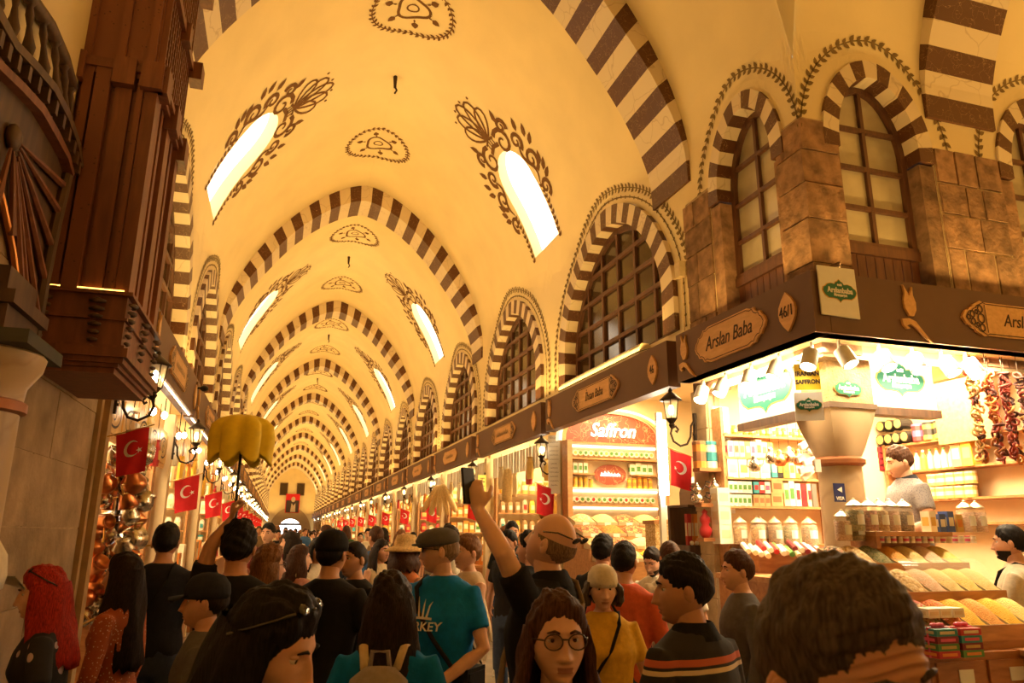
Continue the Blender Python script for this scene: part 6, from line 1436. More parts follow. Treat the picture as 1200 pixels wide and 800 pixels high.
def hair_cap(nu, nv, thick, style, fem, seed, wide=1.0):
    G_ = head_grid(nu, nv, fem, wide); P = G_.reshape(-1, 3); x, y, z = P[:, 0], P[:, 1], P[:, 2]
    # hairline height as a function of how far back
    back = np.clip((-y + .02) / .1, 0, 1); front = np.clip((y - .03) / .05, 0, 1)
    line = .068 * front + (1 - front) * (.014 - .085 * back)
    if style == 'receding': line = line + .035 * front
    if style == 'bob': line = line + front * (.016 + .16 * np.clip(x, -.05, .06))
    if style in ('long', 'bob'): line = line - .01 * (1 - front)
    m = (z - line) + .011 * noise3(P * np.array([1, 1, .25]), 260, seed + 9); t = np.clip(m / .05, 0, 1); t = t ** .8
    nrm = P / np.linalg.norm(P * np.array([1, 1, 1]), axis=1, keepdims=True)
    th = thick * t * (.45 + .75 * np.clip(z / .09, 0, 1)) * (1 + .4 * noise3(P, 70, seed) + .35 * noise3(P, 170, seed + 5)) + .003 * t
    Q = P + nrm * (th[:, None] - .004 * (t[:, None] <= 0.001))
    mb = MB(); F = [q for q in grid_faces(nv, nu) if max(t[list(q)]) > .001]
    mb.add(Q.tolist(), F); return mb
def curtain(mb, L_, fem, spread, open_deg, back=0.0, wav=.0, seed=0, sway=(0, 0), top=.045):
    """hair falling from the crown over back and sides; crescent rings"""
    n = 22; rows = 12; V = []; r = np.random.RandomState(seed); ph = r.uniform(0, 6.28, n + 1)
    for j in range(rows + 1):
        f = j / rows; z = top - f * (L_ + top)
        rx = .088 + spread * min(1, f * 1.6) ** .8 * (1 - .25 * max(0, f - .7) / .3); ry = .108 + (spread * .5 + back) * f
        for lay in (1.0, .72):
            for i in range(n + 1):
                a = math.radians(open_deg) + (2 * PI - 2 * math.radians(open_deg)) * i / n      # from face side round the back
                w_ = 1 + wav * math.sin(ph[i] + f * 9) + .03 * math.sin(ph[i] * 3)
                V.append((rx * math.sin(a) * lay * w_ + sway[0] * f, (ry * math.cos(a) * lay - .012) * w_ + sway[1] * f, z + (.0 if lay == 1 else .004) - .02 * f * math.sin(ph[i])))
    m = n + 1; W = 2 * m; F = []
    for j in range(rows):
        for i in range(n):
            a = j * W + i; F.append((a, a + W, a + W + 1, a + 1)); b = a + m; F.append((b + 1, b + W + 1, b + W, b))
        for e in (0, n): a = j * W + e; q = (a, a + m, a + m + W, a + W); F.append(q if e == 0 else q[::-1])
    for i in range(n): a = rows * W + i; F.append((a, a + m, a + m + 1, a + 1)); 
    mb.add(V, F)
def hand(mb, wr, d, nrm, curl, s=1.0, side=1, spread=.10):
    """palm and five fingers; d = direction of the hand, nrm = palm side, curl in radians per joint"""
    d = Vector(d).normalized(); nrm = (Vector(nrm) - d * Vector(nrm).dot(d)).normalized(); ac = d.cross(nrm) * side; wr = Vector(wr)
    mb.tube([wr - d * .01 * s, wr + d * .02 * s, wr + d * .055 * s, wr + d * .092 * s], [.024 * s, .031 * s, .039 * s, .036 * s], 10, flat=.42, up=nrm)
    for k, (o, L_, r) in enumerate(((-.030, .066, .0085), (-.010, .078, .009), (.011, .074, .009), (.030, .060, .0085))):
        p = wr + d * .083 * s + ac * o * s; dd = (d + ac * o * spread * 20 * .25).normalized(); pts = [p - d * .015 * s, p]; ang = curl * .6
        for t in (.44, .32, .24):
            c, si = math.cos(ang), math.sin(ang); v = dd * c + nrm * si; p = p + v * L_ * t * s; pts.append(p); ang += curl
        mb.tube(pts, [r * s, r * s, r * .97 * s, r * .9 * s, r * .72 * s], 7)
    p = wr + d * .028 * s - ac * .030 * s; v1 = (d * .65 - ac * .75 + nrm * .25).normalized(); v2 = (d * .85 - ac * .25 + nrm * .55 * min(1.5, .5 + curl)).normalized()
    mb.tube([wr + d * .02 * s - ac * .012 * s, p, p + v1 * .032 * s, p + v1 * .032 * s + v2 * .030 * s, p + v1 * .032 * s + v2 * .055 * s], [.016 * s, .0145 * s, .012 * s, .0105 * s, .008 * s], 7)
def torso_rings(fem, fat, k=1.0):
    R = [(.86, .150, .105, 0), (.93, .172, .122, -.005), (1.0, .168, .118, -.005), (1.08, .150, .108, 0), (1.18, .160, .115, .008), (1.28, .178, .122, .010), (1.36, .188, .112, .0), (1.42, .172, .092, -.012), (1.455, .115, .075, -.018), (1.485, .066, .062, -.016)]
    if fem: R = [(.86, .160, .110, 0), (.93, .178, .125, -.008), (1.0, .168, .115, -.005), (1.08, .136, .098, 0), (1.18, .146, .105, .008), (1.27, .160, .125, .02), (1.36, .166, .108, .006), (1.42, .150, .086, -.01), (1.455, .10, .07, -.016), (1.485, .056, .054, -.014)]
    return [(z, a * (1.05 if z > 1.1 and not fem else 1.0) * k * (1 + (fat if z < 1.35 else fat * .3)), b * k * (1 + (fat * 1.6 if z < 1.3 else fat * .2)), c + (fat * .08 if z < 1.25 else 0)) for z, a, b, c in R]
def loft(mb, R, n=20):
    V = [(a * math.cos(2 * PI * i / n), c + b * math.sin(2 * PI * i / n), z) for z, a, b, c in R for i in range(n)]
    mb.add(V, [(j * n + i, j * n + (i + 1) % n, (j + 1) * n + (i + 1) % n, (j + 1) * n + i) for j in range(len(R) - 1) for i in range(n)] + [tuple(range(n - 1, -1, -1)), tuple((len(R) - 1) * n + i for i in range(n))])
ARM_DOWN = lambda s: ((s * .245, -.01, 1.13), (s * .245, .06, .88))
def person(label, px, py, d, phi, skin='tan', hair='short', hcol='black', shirt='black', sleeve='short', legs='jeans', fem=False, fat=0., arms=(None, None), hands=(.5, .5), head=(0, 0, 0), lean=0., hi=0, extras=(), brow=True, beard=False, group=None, thick=.012, hairL=.35, wide=1.0, sway=(0, 0), height=None, long_skirt=False, base_z=0.):
    """px, py = centre of the head in the photograph, d = its depth; phi = facing (0 away, 90 right, 180 to camera, -90 left)"""
    c = at_depth(px, py, d); hz = c.z - base_z; S = hz / 1.607
    u = Vector((c.x, c.y, 0)).normalized(); rt = Vector((u.y, -u.x, 0)); fdir = u * math.cos(math.radians(phi)) + rt * math.sin(math.radians(phi)); rz = math.atan2(-fdir.x, fdir.y)
    skm = SK[skin]
    # head transform in body space
    yaw, pitch, roll = [math.radians(a) for a in head]
    Hm = Matrix.Translation((0, .0, 1.525)) @ Matrix.Rotation(-yaw, 4, 'Z') @ Matrix.Rotation(pitch, 4, 'X') @ Matrix.Rotation(roll, 4, 'Y') @ Matrix.Translation((0, .012, .082)) @ Matrix.Scale(1.02, 4)
    Lm = Matrix.Translation((0, 0, .95)) @ Matrix.Rotation(-lean, 4, 'X') @ Matrix.Translation((0, 0, -.95))
    A = []
    for k, s in enumerate((-1, 1)):
        el, wr = arms[k] if arms[k] else ARM_DOWN(s)
        if len(el) == 4: el, wr = [tuple((Matrix.Rotation(-rz, 3, 'Z') @ (at_depth(q[1], q[2], q[3]) - Vector((c.x, c.y, base_z)))) / S) for q in (el, wr)]
        A.append((Vector((s * (.165 if fem else .176), -.012, 1.388)), Vector(el), Vector(wr)))
    # ---- body: torso, neck, limbs and hands fused into one surface, with the head
    mb = MB(); R = torso_rings(fem, fat, .93); loft(mb, R, 14)
    mb.tube([(0, -.02, 1.40), (0, -.012, 1.48), (0, .005, 1.55), (0, .012, 1.62)], [.075, .056 if not fem else .047, .052 if not fem else .044, .05], 12)
    for k, s in enumerate((-1, 1)):
        sh, el, wr = A[k]; th = .9 if fem else 1.0
        mb.tube([sh - Vector((s * .05, 0, .02)), sh, sh.lerp(el, .35), el, el.lerp(wr, .3), wr], [.05 * th, .052 * th, .046 * th, .037 * th, .038 * th, .026 * th], 10)
        dd = (wr - el).normalized(); hn = Vector((-s, .2, 0)) if abs(dd.z) > .5 else Vector((0, 0, -1))
        if isinstance(hands[k], tuple): cu, hn, hd = hands[k]; hn = Vector(hn); dd = Vector(hd) if hd else dd
        else: cu = hands[k]
        hand(mb, wr, dd, hn, cu, 1.0 if not fem else .9, -s)
        hx = s * .088
        mb.tube([(hx, 0, .95), (hx, .0, .80), (s * .09, .012, .50), (s * .09, -.005, .45), (s * .088, -.015, .28), (s * .085, -.01, .09)], [.085, .083, .056, .054, .05, .036], 10)
        mb.tube([(s * .085, -.045, .05), (s * .088, .02, .05), (s * .092, .12, .035), (s * .093, .16, .03)], [.035, .042, .038, .022], 8)
    me = remesh(mb, .0075 if hi >= 2 else (.012 if hi == 1 else .018), 2)
    bv, bf = mesh_arrays(me); bpy.data.meshes.remove(me)
    nu, nv = ((96, 80 if not WRK[0] else 260) if hi >= 2 else (64, 52)) if hi else (40, 32)
    HG = head_grid(nu, nv, fem, wide).reshape(-1, 3)
    M = MB(); M.v = [tuple(Lm @ Vector(p)) if p[2] > .95 else tuple(p) for p in bv]; M.f = bf; M.m = [0] * len(bf)
    hf = grid_faces(nv, nu); hv = [tuple(Lm @ (Hm @ Vector(p))) for p in HG.tolist()]
    lips = [1 if (all(abs(HG[i][0]) < .022 and -.071 < HG[i][2] < -.051 and HG[i][1] > .06 for i in q)) else 0 for q in hf]
    b0 = len(M.v); M.v += hv; M.f += [tuple(i + b0 for i in q) for q in hf]; M.m += lips
    er = MB()
    for s in (-1, 1):
        er.ell((s * .076 * wide, -.012, -.004), (.010, .019, .031), 10, 8, Matrix.Rotation(s * .35, 3, 'Z') @ Matrix.Rotation(-.15, 3, 'X')); er.ell((s * .082 * wide, -.005, .004), (.006, .010, .015), 8, 6, Matrix.Rotation(s * .35, 3, 'Z'))
    b0 = len(M.v); M.v += [tuple(Lm @ (Hm @ Vector(p))) for p in er.v]; M.f += [tuple(i + b0 for i in q) for q in er.f]; M.m += [0] * len(er.f)
    root = M.build('person', [skm, LIP], None, True); root.location = (c.x, c.y, base_z); root.rotation_euler = (0, 0, rz); root.scale = (S,) * 3
    tag(root, label, 'person', group)
    HL = Lm @ Hm
    def onhead(mb_, name, mat, smooth=True): mb_.v = [tuple(HL @ Vector(p)) for p in mb_.v]; return mb_.build(name, mat, root, smooth)
    def onbody(mb_, name, mat, smooth=True): mb_.v = [tuple(Lm @ Vector(p)) for p in mb_.v]; return mb_.build(name, mat, root, smooth)
    # ---- face
    for s in (-1, 1):
        e = MB(); e.ell((s * .031, .0625, .012), (.0135, .0125, .0105), 12, 8); e.mi = 1; e.lathe([(.0058, .0), (.005, .0016), (0, .0022)], (s * .031, .0735, .012), 10, Matrix.Rotation(-PI / 2, 3, 'X')); onhead(e, 'eye', [EYEW, IRIS]); e = MB(); e.ell((s * .031, .0625, .0195), (.0155, .0138, .0075), 12, 8); e.ell((s * .031, .0615, .0035), (.0145, .0125, .0045), 12, 8); onhead(e, 'eyelid', skm)
        if brow: e = MB(); e.tube([(s * .014, .0885, .030), (s * .028, .0885, .036), (s * .046, .076, .031)], [.003, .004, .002], 6); onhead(e, 'eyebrow', HM[hcol if hcol not in ('red',) else 'brown'])
    if beard:
        G_ = HG; t = np.clip(np.minimum((-.040 - G_[:, 2]) / .02, (G_[:, 1] + .01) / .03), 0, 1); mth = (np.abs(G_[:, 0]) < .027) & (np.abs(G_[:, 2] + .0605) < .014); t = np.where(mth, 0, t)
        nr = G_ / np.linalg.norm(G_, axis=1, keepdims=True); Q = G_ + nr * (.0035 * t)[:, None]; bb = MB(); bb.add(Q.tolist(), [q for q in hf if min(t[list(q)]) > .15]); onhead(bb, 'beard', HM[hcol])
    # ---- hair
    if hair not in ('bald', 'none'):
        hb = hair_cap(nu, nv, thick, hair, fem, abs(int(px)) % 97, wide); ho = onhead(hb, 'hair', HM[hcol])
        if hair in ('long', 'bob'):
            cb_ = MB(); curtain(cb_, hairL, fem, .045 if hair == 'long' else .036, 62 if hair == 'long' else 64, .02 if hair == 'long' else 0, .06, abs(int(px)), sway)
            cb_.v = [tuple(Lm @ (Matrix.Translation((0, 0, 0)) @ (Hm @ Vector(p)))) for p in cb_.v]; cb_.build('hair_length', HM[hcol], root, True)
    elif hair == 'bald':
        hb = hair_cap(nu, nv, .003, 'short', fem, 3, wide); HGz = None
        hb.f = [q for q in hb.f if max(hb.v[i][2] for i in q) < .03]; hb.m = [0] * len(hb.f); onhead(hb, 'hair', HM['ash'])
    # ---- clothes
    g = .012
    sm = MB(); Rs = [(z, a / .93 * 1.0 + g * .6, b / .93 + g * .6, y) for z, a, b, y in R if z <= 1.47]; Rs[-1] = (1.482, .080 if not fem else .080, .072, -.016)
    if long_skirt: Rs = [(.18, .22, .20, 0), (.5, .2, .17, 0), (.75, .19, .15, 0)] + Rs
    loft(sm, Rs, 18)
    for k, s in enumerate((-1, 1)):
        sh, el, wr = A[k]; th = .9 if fem else 1.0
        if sleeve == 'none': continue
        if sleeve == 'short': sm.tube([sh - Vector((s * .06, 0, .03)), sh + Vector((s * .005, 0, .004)), sh.lerp(el, .4), sh.lerp(el, .66)], [.058 * th, .060 * th, .062 * th, .062 * th], 12)
        else: sm.tube([sh - Vector((s * .06, 0, .03)), sh + Vector((s * .005, 0, .004)), sh.lerp(el, .5), el, el.lerp(wr, .5), el.lerp(wr, .93)], [.058 * th, .060 * th, .058 * th, .052 * th, .046 * th, .040 * th], 12)
    sme = remesh(sm, .014 if hi else .024, 3); v, f = mesh_arrays(sme); bpy.data.meshes.remove(sme); sm = MB(); sm.add(v, f)
    # folds
    P = np.array(sm.v); nrm_ = P - np.array([0, 0, 1.2]); nrm_[:, 2] *= .1; nrm_ /= (np.linalg.norm(nrm_, axis=1, keepdims=True) + 1e-6)
    P = P + nrm_ * (.006 * noise3(P * np.array([1, 1, .45]), 38, abs(int(px)) + 1))[:, None]; sm.v = P.tolist()
    onbody(sm, 'dress' if long_skirt else 'shirt', CL[shirt])
    if not long_skirt:
        tm = MB(); loft(tm, [(.80, .15, .12, 0), (.86, .165, .122, 0), (.93, .178, .128, -.004), (.985, .172, .124, -.004)], 16)
        for s in (-1, 1): tm.tube([(s * .088, 0, .92), (s * .09, .0, .75), (s * .092, .012, .48), (s * .09, -.008, .25), (s * .088, -.01, .07)], [.095, .096, .072, .064, .056], 12)
        tme = remesh(tm, .022, 2); v, f = mesh_arrays(tme); bpy.data.meshes.remove(tme); tm = MB(); tm.add(v, f); onbody(MB().add([p for p in v], f), 'trousers', CL[legs])
    for s in (-1, 1):
        e = MB(); e.tube([(s * .086, -.06, .045), (s * .088, -.02, .055), (s * .09, .06, .05), (s * .093, .14, .035), (s * .094, .185, .025)], [.035, .047, .046, .04, .02], 10); e.box((s * .09, .06, .008), (.085, .25, .016)); e.build('shoe', CL['black'] if int(px) % 2 else CL['white'], root, True)
    # ---- extras worn on the head or body
    for ex in extras:
        k = ex[0]
        if k == 'cap':
            e = MB(); e.lathe([(.089, .02), (.093, .045), (.088, .085), (.065, .122), (.03, .138), (0, .141)], (0, -.008, 0), 22, Matrix.Diagonal((.95, 1.16, 1)).to_3x3()); ca = onhead(e, 'cap', CL[ex[1]])
            e = MB(); bk = -1 if len(ex) > 2 else 1; V = [(.085 * math.sin(a) * (.92 + .0 * r), bk * (.085 + r * .085 * math.cos(a) ** .5) - .005, .042 - .012 * r - .016 * abs(math.sin(a)) * r) for r in (0, .5, 1) for a in [-1.25 + 2.5 * i / 10 for i in range(11)]]
            V2 = [(x, y, z - .006) for x, y, z in V]; Fq = [(r * 11 + i, r * 11 + i + 1, (r + 1) * 11 + i + 1, (r + 1) * 11 + i) for r in range(2) for i in range(10)]; e.add(V + V2, Fq + [tuple(33 + t for t in q[::-1]) for q in Fq] + [(22 + i, 23 + i, 56 + i, 55 + i) for i in range(10)]); onhead(e, 'cap_brim', CL[ex[1]])
        elif k == 'flatcap':
            e = MB(); e.lathe([(.088, .03), (.10, .045), (.102, .07), (.085, .10), (.05, .122), (0, .128)], (0, .006, 0), 22, Matrix.Rotation(-.12, 3, 'X') @ Matrix.Diagonal((.92, 1.2, 1)).to_3x3()); onhead(e, 'flat_cap', CL[ex[1]])
            e = MB(); e.tube([(-.06, .095, .04), (-.03, .125, .035), (0, .135, .034), (.03, .125, .035), (.06, .095, .04)], [.008, .018, .022, .018, .008], 8, flat=.35); onhead(e, 'cap_brim', CL[ex[1]])
        elif k == 'strawhat':
            e = MB(); e.lathe([(.175, .015), (.18, .02), (.13, .05), (.098, .06), (.092, .10), (.075, .145), (.03, .155), (0, .156)], (0, 0, 0), 26, Matrix.Diagonal((1, 1.1, 1)).to_3x3(), scallop=lambda a: .05 * math.sin(3 * a)); onhead(e, 'straw_hat', M_('straw', (.60, .38, .14), .9, var=.25, scale=60, bump=.6, bscale=120))
        elif k == 'sunglasses_up':
            e = MB(); yy, zz = (.055, .105) if len(ex) < 2 else ex[1]
            for s in (-1, 1): e.ell((s * .032, yy + .008, zz), (.024, .006, .015), 10, 6, Matrix.Rotation(.9, 3, 'X')); e.tube([(s * .062, yy + .004, zz - .004), (s * .083, yy - .06, zz - .05), (s * .084, yy - .11, zz - .085)], .0035, 5)
            e.tube([(-.012, yy + .018, zz), (.012, yy + .018, zz)], .003, 5); onhead(e, 'sunglasses', M_('dark_lens', (.01, .008, .008), .1, spec=.8))
        elif k == 'sunglasses_back':
            e = MB()
            for s in (-1, 1): e.ell((s * .034, -.112, .062), (.026, .008, .018), 10, 6, Matrix.Rotation(.5, 3, 'X')); e.tube([(s * .060, -.108, .066), (s * .082, -.05, .066), (s * .083, .01, .045)], .003, 5)
            e.tube([(-.012, -.117, .064), (.012, -.117, .064)], .003, 5); onhead(e, 'sunglasses', M_('dark_lens', (.01, .008, .008), .1, spec=.8))
        elif k in ('glasses', 'sunglasses'):
            e = MB(); mt = M_('dark_lens', (.01, .008, .008), .1, spec=.8) if k == 'sunglasses' else M_('glasses_frame', (.05, .03, .02), .3)
            for s in (-1, 1):
                if k == 'sunglasses': e.ell((s * .033, .094, .012), (.027, .006, .020), 12, 6)
                else: e.tube([(s * .033 + .025 * math.cos(a), .098 - abs(.025 * math.cos(a) + 0) * .12, .010 + .020 * math.sin(a)) for a in [2 * PI * i / 16 for i in range(17)]], .002, 5, cap=False)
                e.tube([(s * .059, .09, .015), (s * .078, .03, .014), (s * .082, -.02, .006)], .0026, 5)
            e.tube([(-.010, .099, .016), (.010, .099, .016)], .0022, 5); onhead(e, k, mt)
            if k == 'glasses':
                e = MB()
                for s in (-1, 1): e.add([(s * .033 + .0245 * math.cos(a), .0975 - abs(.0245 * math.cos(a)) * .12, .010 + .0195 * math.sin(a)) for a in [2 * PI * i / 16 for i in range(16)]], [tuple(range(16))])
                onhead(e, 'lens', glassy('tinted_lens', (.12, .05, .03), .05, .35))
        elif k == 'strap':                       # (strap, side, colour)
            s = ex[1]; e = MB(); P_ = [(s * .06, -.115, 1.38), (s * .075, -.085, 1.455), (s * .08, -.01, 1.478), (s * .07, .09, 1.42), (s * .02, .142, 1.3), (-s * .06, .145, 1.17), (-s * .14, .12, 1.04)]; B_ = [(s * .06, -.115, 1.38), (s * 0, -.135, 1.28), (-s * .08, -.135, 1.13), (-s * .15, -.115, 1.02)]
            fq = 1 + fat
            e.tube([(x * fq, y * (1 + fat * 1.4), z) for x, y, z in P_], .014, 6, flat=.35); e.tube([(x * fq, y * (1 + fat * 1.2), z) for x, y, z in B_], .014, 6, flat=.35); onbody(e, 'bag_strap', CL[ex[2]])
            if len(ex) > 3: e = MB(); e.box((-s * .2, .03, .93), (.09, .20, .2)); e.box((-s * .245, .03, .95), (.012, .17, .12)); onbody(e, 'shoulder_bag', CL[ex[2]], False)
        elif k == 'collar':
            e = MB(); n = 16
            ring1 = [(.072 * math.cos(a) , -.012 + .068 * math.sin(a), 1.505 - .025 * max(0, math.sin(a))) for a in [PI / 2 + .25 + (2 * PI - .5) * i / n for i in range(n + 1)]]; ring2 = [(.105 * math.cos(a), -.014 + .09 * math.sin(a), 1.452 - .03 * max(0, math.sin(a))) for a in [PI / 2 + .12 + (2 * PI - .24) * i / n for i in range(n + 1)]]
            e.add(ring1 + ring2, [(i, i + 1, n + 2 + i, n + 1 + i) for i in range(n)]); e.add([(x * 1.06, y * 1.06, z - .004) for x, y, z in ring1] + [(x * 1.06, y * 1.06, z - .006) for x, y, z in ring2], [(i, i + 1, n + 2 + i, n + 1 + i) for i in range(n)]); onbody(e, 'collar', CL[ex[1]])
        elif k == 'scarf':
            e = MB(); e.tube([(.09, -.05, 1.47), (.10, .06, 1.42), (.07, .13, 1.30), (.06, .14, 1.12), (.07, .13, .98)], [.03, .035, .04, .045, .05], 10, flat=.5); e.tube([(.09, -.05, 1.47), (0, -.10, 1.47), (-.09, -.04, 1.47), (-.09, .07, 1.42), (0, .13, 1.30)], .032, 10); onbody(e, 'scarf', CL[ex[1]])
        elif k == 'drape':
            e = MB(); e.tube([(.10, .17, 1.02), (.16, .16, .98), (.19, .13, .80), (.17, .13, .62)], [.03, .06, .075, .08], 10, flat=.5); onbody(e, 'draped_cardigan', CL[ex[1]])
    return root, Lm, Hm, S, rz
# head centre px, py, depth, facing
D2 = lambda root, p: root.matrix_basis @ Vector(p)
PEOPLE = {}
def P(key, *a, **k): PEOPLE[key] = person(*a, **k); return PEOPLE[key]
# ---- nearest
WRK[0] = 1
P('greyman', 'person with short greying hair bending forward, furrowed forehead', 984, 788, .80, 146, 'tan', 'short', 'grey', 'grey', hi=2, head=(-6, -10, 8), thick=.014, wide=1.04, legs='black')
WRK[0] = 0
P('downlook', 'person with long black hair and sunglasses on top, looking down', 298, 754, 1.42, 114, 'fair', 'long', 'black', 'black', fem=True, hi=2, head=(0, -20, 6), hairL=.42, extras=(('sunglasses_up', (.045, .112)),), thick=.014)
P('glasses', 'person with wavy brown bob and thin tinted glasses facing the crossing', 652, 752, 1.80, 172, 'fair', 'bob', 'brown', 'black', fem=True, hi=2, hairL=.20, extras=(('glasses',),), thick=.018, head=(-6, 2, 0))
P('edge', 'person in dark top and white cap beside the engaged column', -66, 705, 1.35, 30, 'tan', 'short', 'dark', 'black', hi=1, extras=(('cap', 'white'),))
P('phone', 'bald person in black polo raising a phone high', 640, 636, 2.95, -62, 'pale', 'bald', 'grey', 'black', hi=2, head=(0, 24, 0), fat=.06, extras=(('sunglasses_back',), ('collar', 'black'), ('strap', 1, 'khaki')),
  arms=((('px', 590, 648, 2.72), ('px', 561, 598, 2.85)), None), hands=((.8, (.6, .3, 0), (-.05, .22, .95)), .5), brow=False)
P('stripe', 'person in black polo with coral and cream shoulder stripes', 806, 692, 2.45, -52, 'tan', 'short', 'black', 'polo', hi=2, fat=.12, extras=(('collar', 'black'),), thick=.014, head=(-44, -4, 0), sleeve='short')
P('backpack', 'person with thick dark hair in teal shirt wearing a grey backpack', 457, 712, 2.62, 8, 'fair', 'bob', 'dark', 'teal', fem=True, hi=1, hairL=.26, thick=.022)
P('turkey', 'person in teal TURKEY t-shirt and grey flat cap', 518, 646, 3.95, -150, 'fair', 'short', 'ash', 'teal', hi=2, fat=.22, head=(62, 0, 0), extras=(('flatcap', 'grey'), ('sunglasses',), ('strap', 1, 'black', 1)), arms=(((-.28, .02, 1.12), (-.12, .24, .96)), ((.28, .02, 1.12), (.12, .24, .94))), thick=.006)
P('redhair', 'person with long bright red hair in black floral top', 74, 694, 3.15, -84, 'fair', 'long', 'red', 'floral', fem=True, hi=1, hairL=.34, extras=(('sunglasses_up', (.035, .118)),), thick=.016, lean=.12)
P('dots', 'person with long dark hair in orange dotted dress', 146, 676, 3.75, -62, 'fair', 'long', 'dark', 'dots', fem=True, hi=1, hairL=.48, sleeve='long', long_skirt=True, thick=.014)
P('boycap', 'person in grey cap and charcoal t-shirt behind the long-haired onlooker', 243, 706, 3.05, -82, 'tan', 'short', 'dark', 'grey', hi=1, extras=(('cap', 'navy'),))
P('backtee', 'person in black t-shirt seen from behind by the copper pots', 194, 636, 4.75, 12, 'tan', 'short', 'black', 'navy', hi=1, extras=(('strap', 1, 'black'),))
P('umbrella', 'person with curly black hair holding up a yellow umbrella', 279, 643, 3.65, 14, 'tan', 'short', 'black', 'black', hi=2, thick=.024, arms=((('px', 247, 640, 3.6), ('px', 271, 610, 3.7)), None), hands=((1.25, (.9, .3, 0), (.05, .1, 1)), .5))
P('curly', 'person with curly light brown hair and glasses', 314, 664, 4.6, 72, 'fair', 'bob', 'light_brown', 'grey', fem=True, hi=1, hairL=.16, extras=(('glasses',),), thick=.03)
P('scarf', 'person in pink shirt with a cream scarf', 350, 655, 6.2, 60, 'fair', 'long', 'brown', 'pink', fem=True, hi=1, hairL=.2, extras=(('scarf', 'cream'),), head=(20, 0, 0))
P('shades', 'person with dark hair and sunglasses in white vest', 372, 645, 6.9, 150, 'tan', 'long', 'black', 'white', fem=True, hi=1, hairL=.25, sleeve='none', extras=(('sunglasses',),))
P('blackcap', 'person in black cap and black t-shirt seen from behind', 388, 650, 3.95, 28, 'tan', 'short', 'black', 'black', hi=1, extras=(('cap', 'black'),), arms=(None, ((.27, .03, 1.13), (.17, .28, 1.10))), hands=(.5, (.7, (-.6, 0, .3), (-.3, .6, .6))))
P('smile', 'smiling person with cropped dark hair in black shirt', 416, 656, 4.75, -128, 'tan', 'short', 'dark', 'black', hi=1, thick=.006)
P('whitetop', 'person with long dark hair in cream vest behind the straw hat', 446, 646, 7.3, 135, 'tan', 'long', 'dark', 'cream', fem=True, hi=1, hairL=.25, sleeve='none')
P('strawhat', 'person in straw hat with bare shoulders', 474, 648, 5.75, 35, 'tan', 'long', 'brown', 'orange', fem=True, hi=1, hairL=.14, sleeve='none', extras=(('strawhat',),))
P('beige', 'person with blond tied hair in beige sleeveless outfit', 549, 648, 5.0, -118, 'fair', 'short', 'light_brown', 'beige', fem=True, hi=1, sleeve='none', legs='beige', extras=(('drape', 'beige'), ('strap', 1, 'cream')), arms=(((-.20, .04, 1.14), (-.02, .24, 1.10)), ((.22, .04, 1.14), (.05, .25, 1.08))), thick=.016)
P('dark2', 'person in black t-shirt standing in front of the packet shop', 597, 636, 7.2, -140, 'tan', 'short', 'black', 'black', hi=1)
P('behindphone', 'person with tousled black hair and sunglasses on top', 622, 643, 5.6, -70, 'tan', 'short', 'black', 'black', hi=1, extras=(('sunglasses_up',),), thick=.022)
P('yellow', 'person in yellow t-shirt and white visor cap', 706, 690, 3.7, 172, 'fair', 'bob', 'grey', 'yellow', fem=True, hi=1, hairL=.08, fat=.1, extras=(('cap', 'white', -1), ('strap', -1, 'black')), head=(0, -4, 0))
P('coral', 'person in coral shirt with a black sling bag, seen from behind', 731, 659, 4.4, 18, 'tan', 'short', 'black', 'coral', hi=1, sleeve='long', extras=(('strap', -1, 'black'),))
P('darkback', 'person with full black hair standing behind the coral shirt', 706, 647, 5.5, 25, 'tan', 'short', 'black', 'navy', hi=1, thick=.02)
P('whitebeard', 'bearded person in white shirt looking down at the sweets', 768, 657, 5.9, -150, 'fair', 'short', 'dark', 'white', hi=1, sleeve='long', beard=True, head=(0, -22, 0))
P('whitetee', 'person in white t-shirt with a dark strap behind the striped polo', 786, 655, 5.25, -20, 'tan', 'short', 'brown', 'white', hi=1, extras=(('strap', -1, 'black'),))
P('boy', 'young person with brown hair in grey hoodie', 866, 670, 4.25, -108, 'fair', 'short', 'brown', 'grey', hi=1, sleeve='long', thick=.016)
P('vendor', 'bearded vendor in white shirt reaching over the spice trays', 1186, 637, 5.0, -84, 'tan', 'short', 'black', 'white', hi=2, beard=True, sleeve='long', thick=.008, arms=(((-.22, .10, 1.12), (-.12, .40, 1.14)), None), hands=((.9, (.3, 0, -.8), (.1, 1, .05)), .5), extras=(('strap', -1, 'black'),))
P('keeper', 'smiling shopkeeper in grey checked shirt behind the jars', 1058, 541, 5.75, -122, 'fair', 'short', 'brown', 'check', hi=2, head=(10, -14, -6), thick=.016, extras=(('collar', 'navy'),), arms=(((-.25, .0, 1.14), (-.14, .24, 1.02)), ((.26, .02, 1.14), (.2, .2, .98))), base_z=.62)
m = MB(); m.b2((4.2, 4.42, 0), (5.5, 5.36, .62)); tag(m.build('shop_platform', wcount), 'raised wooden platform behind the spice counter', 'platform')
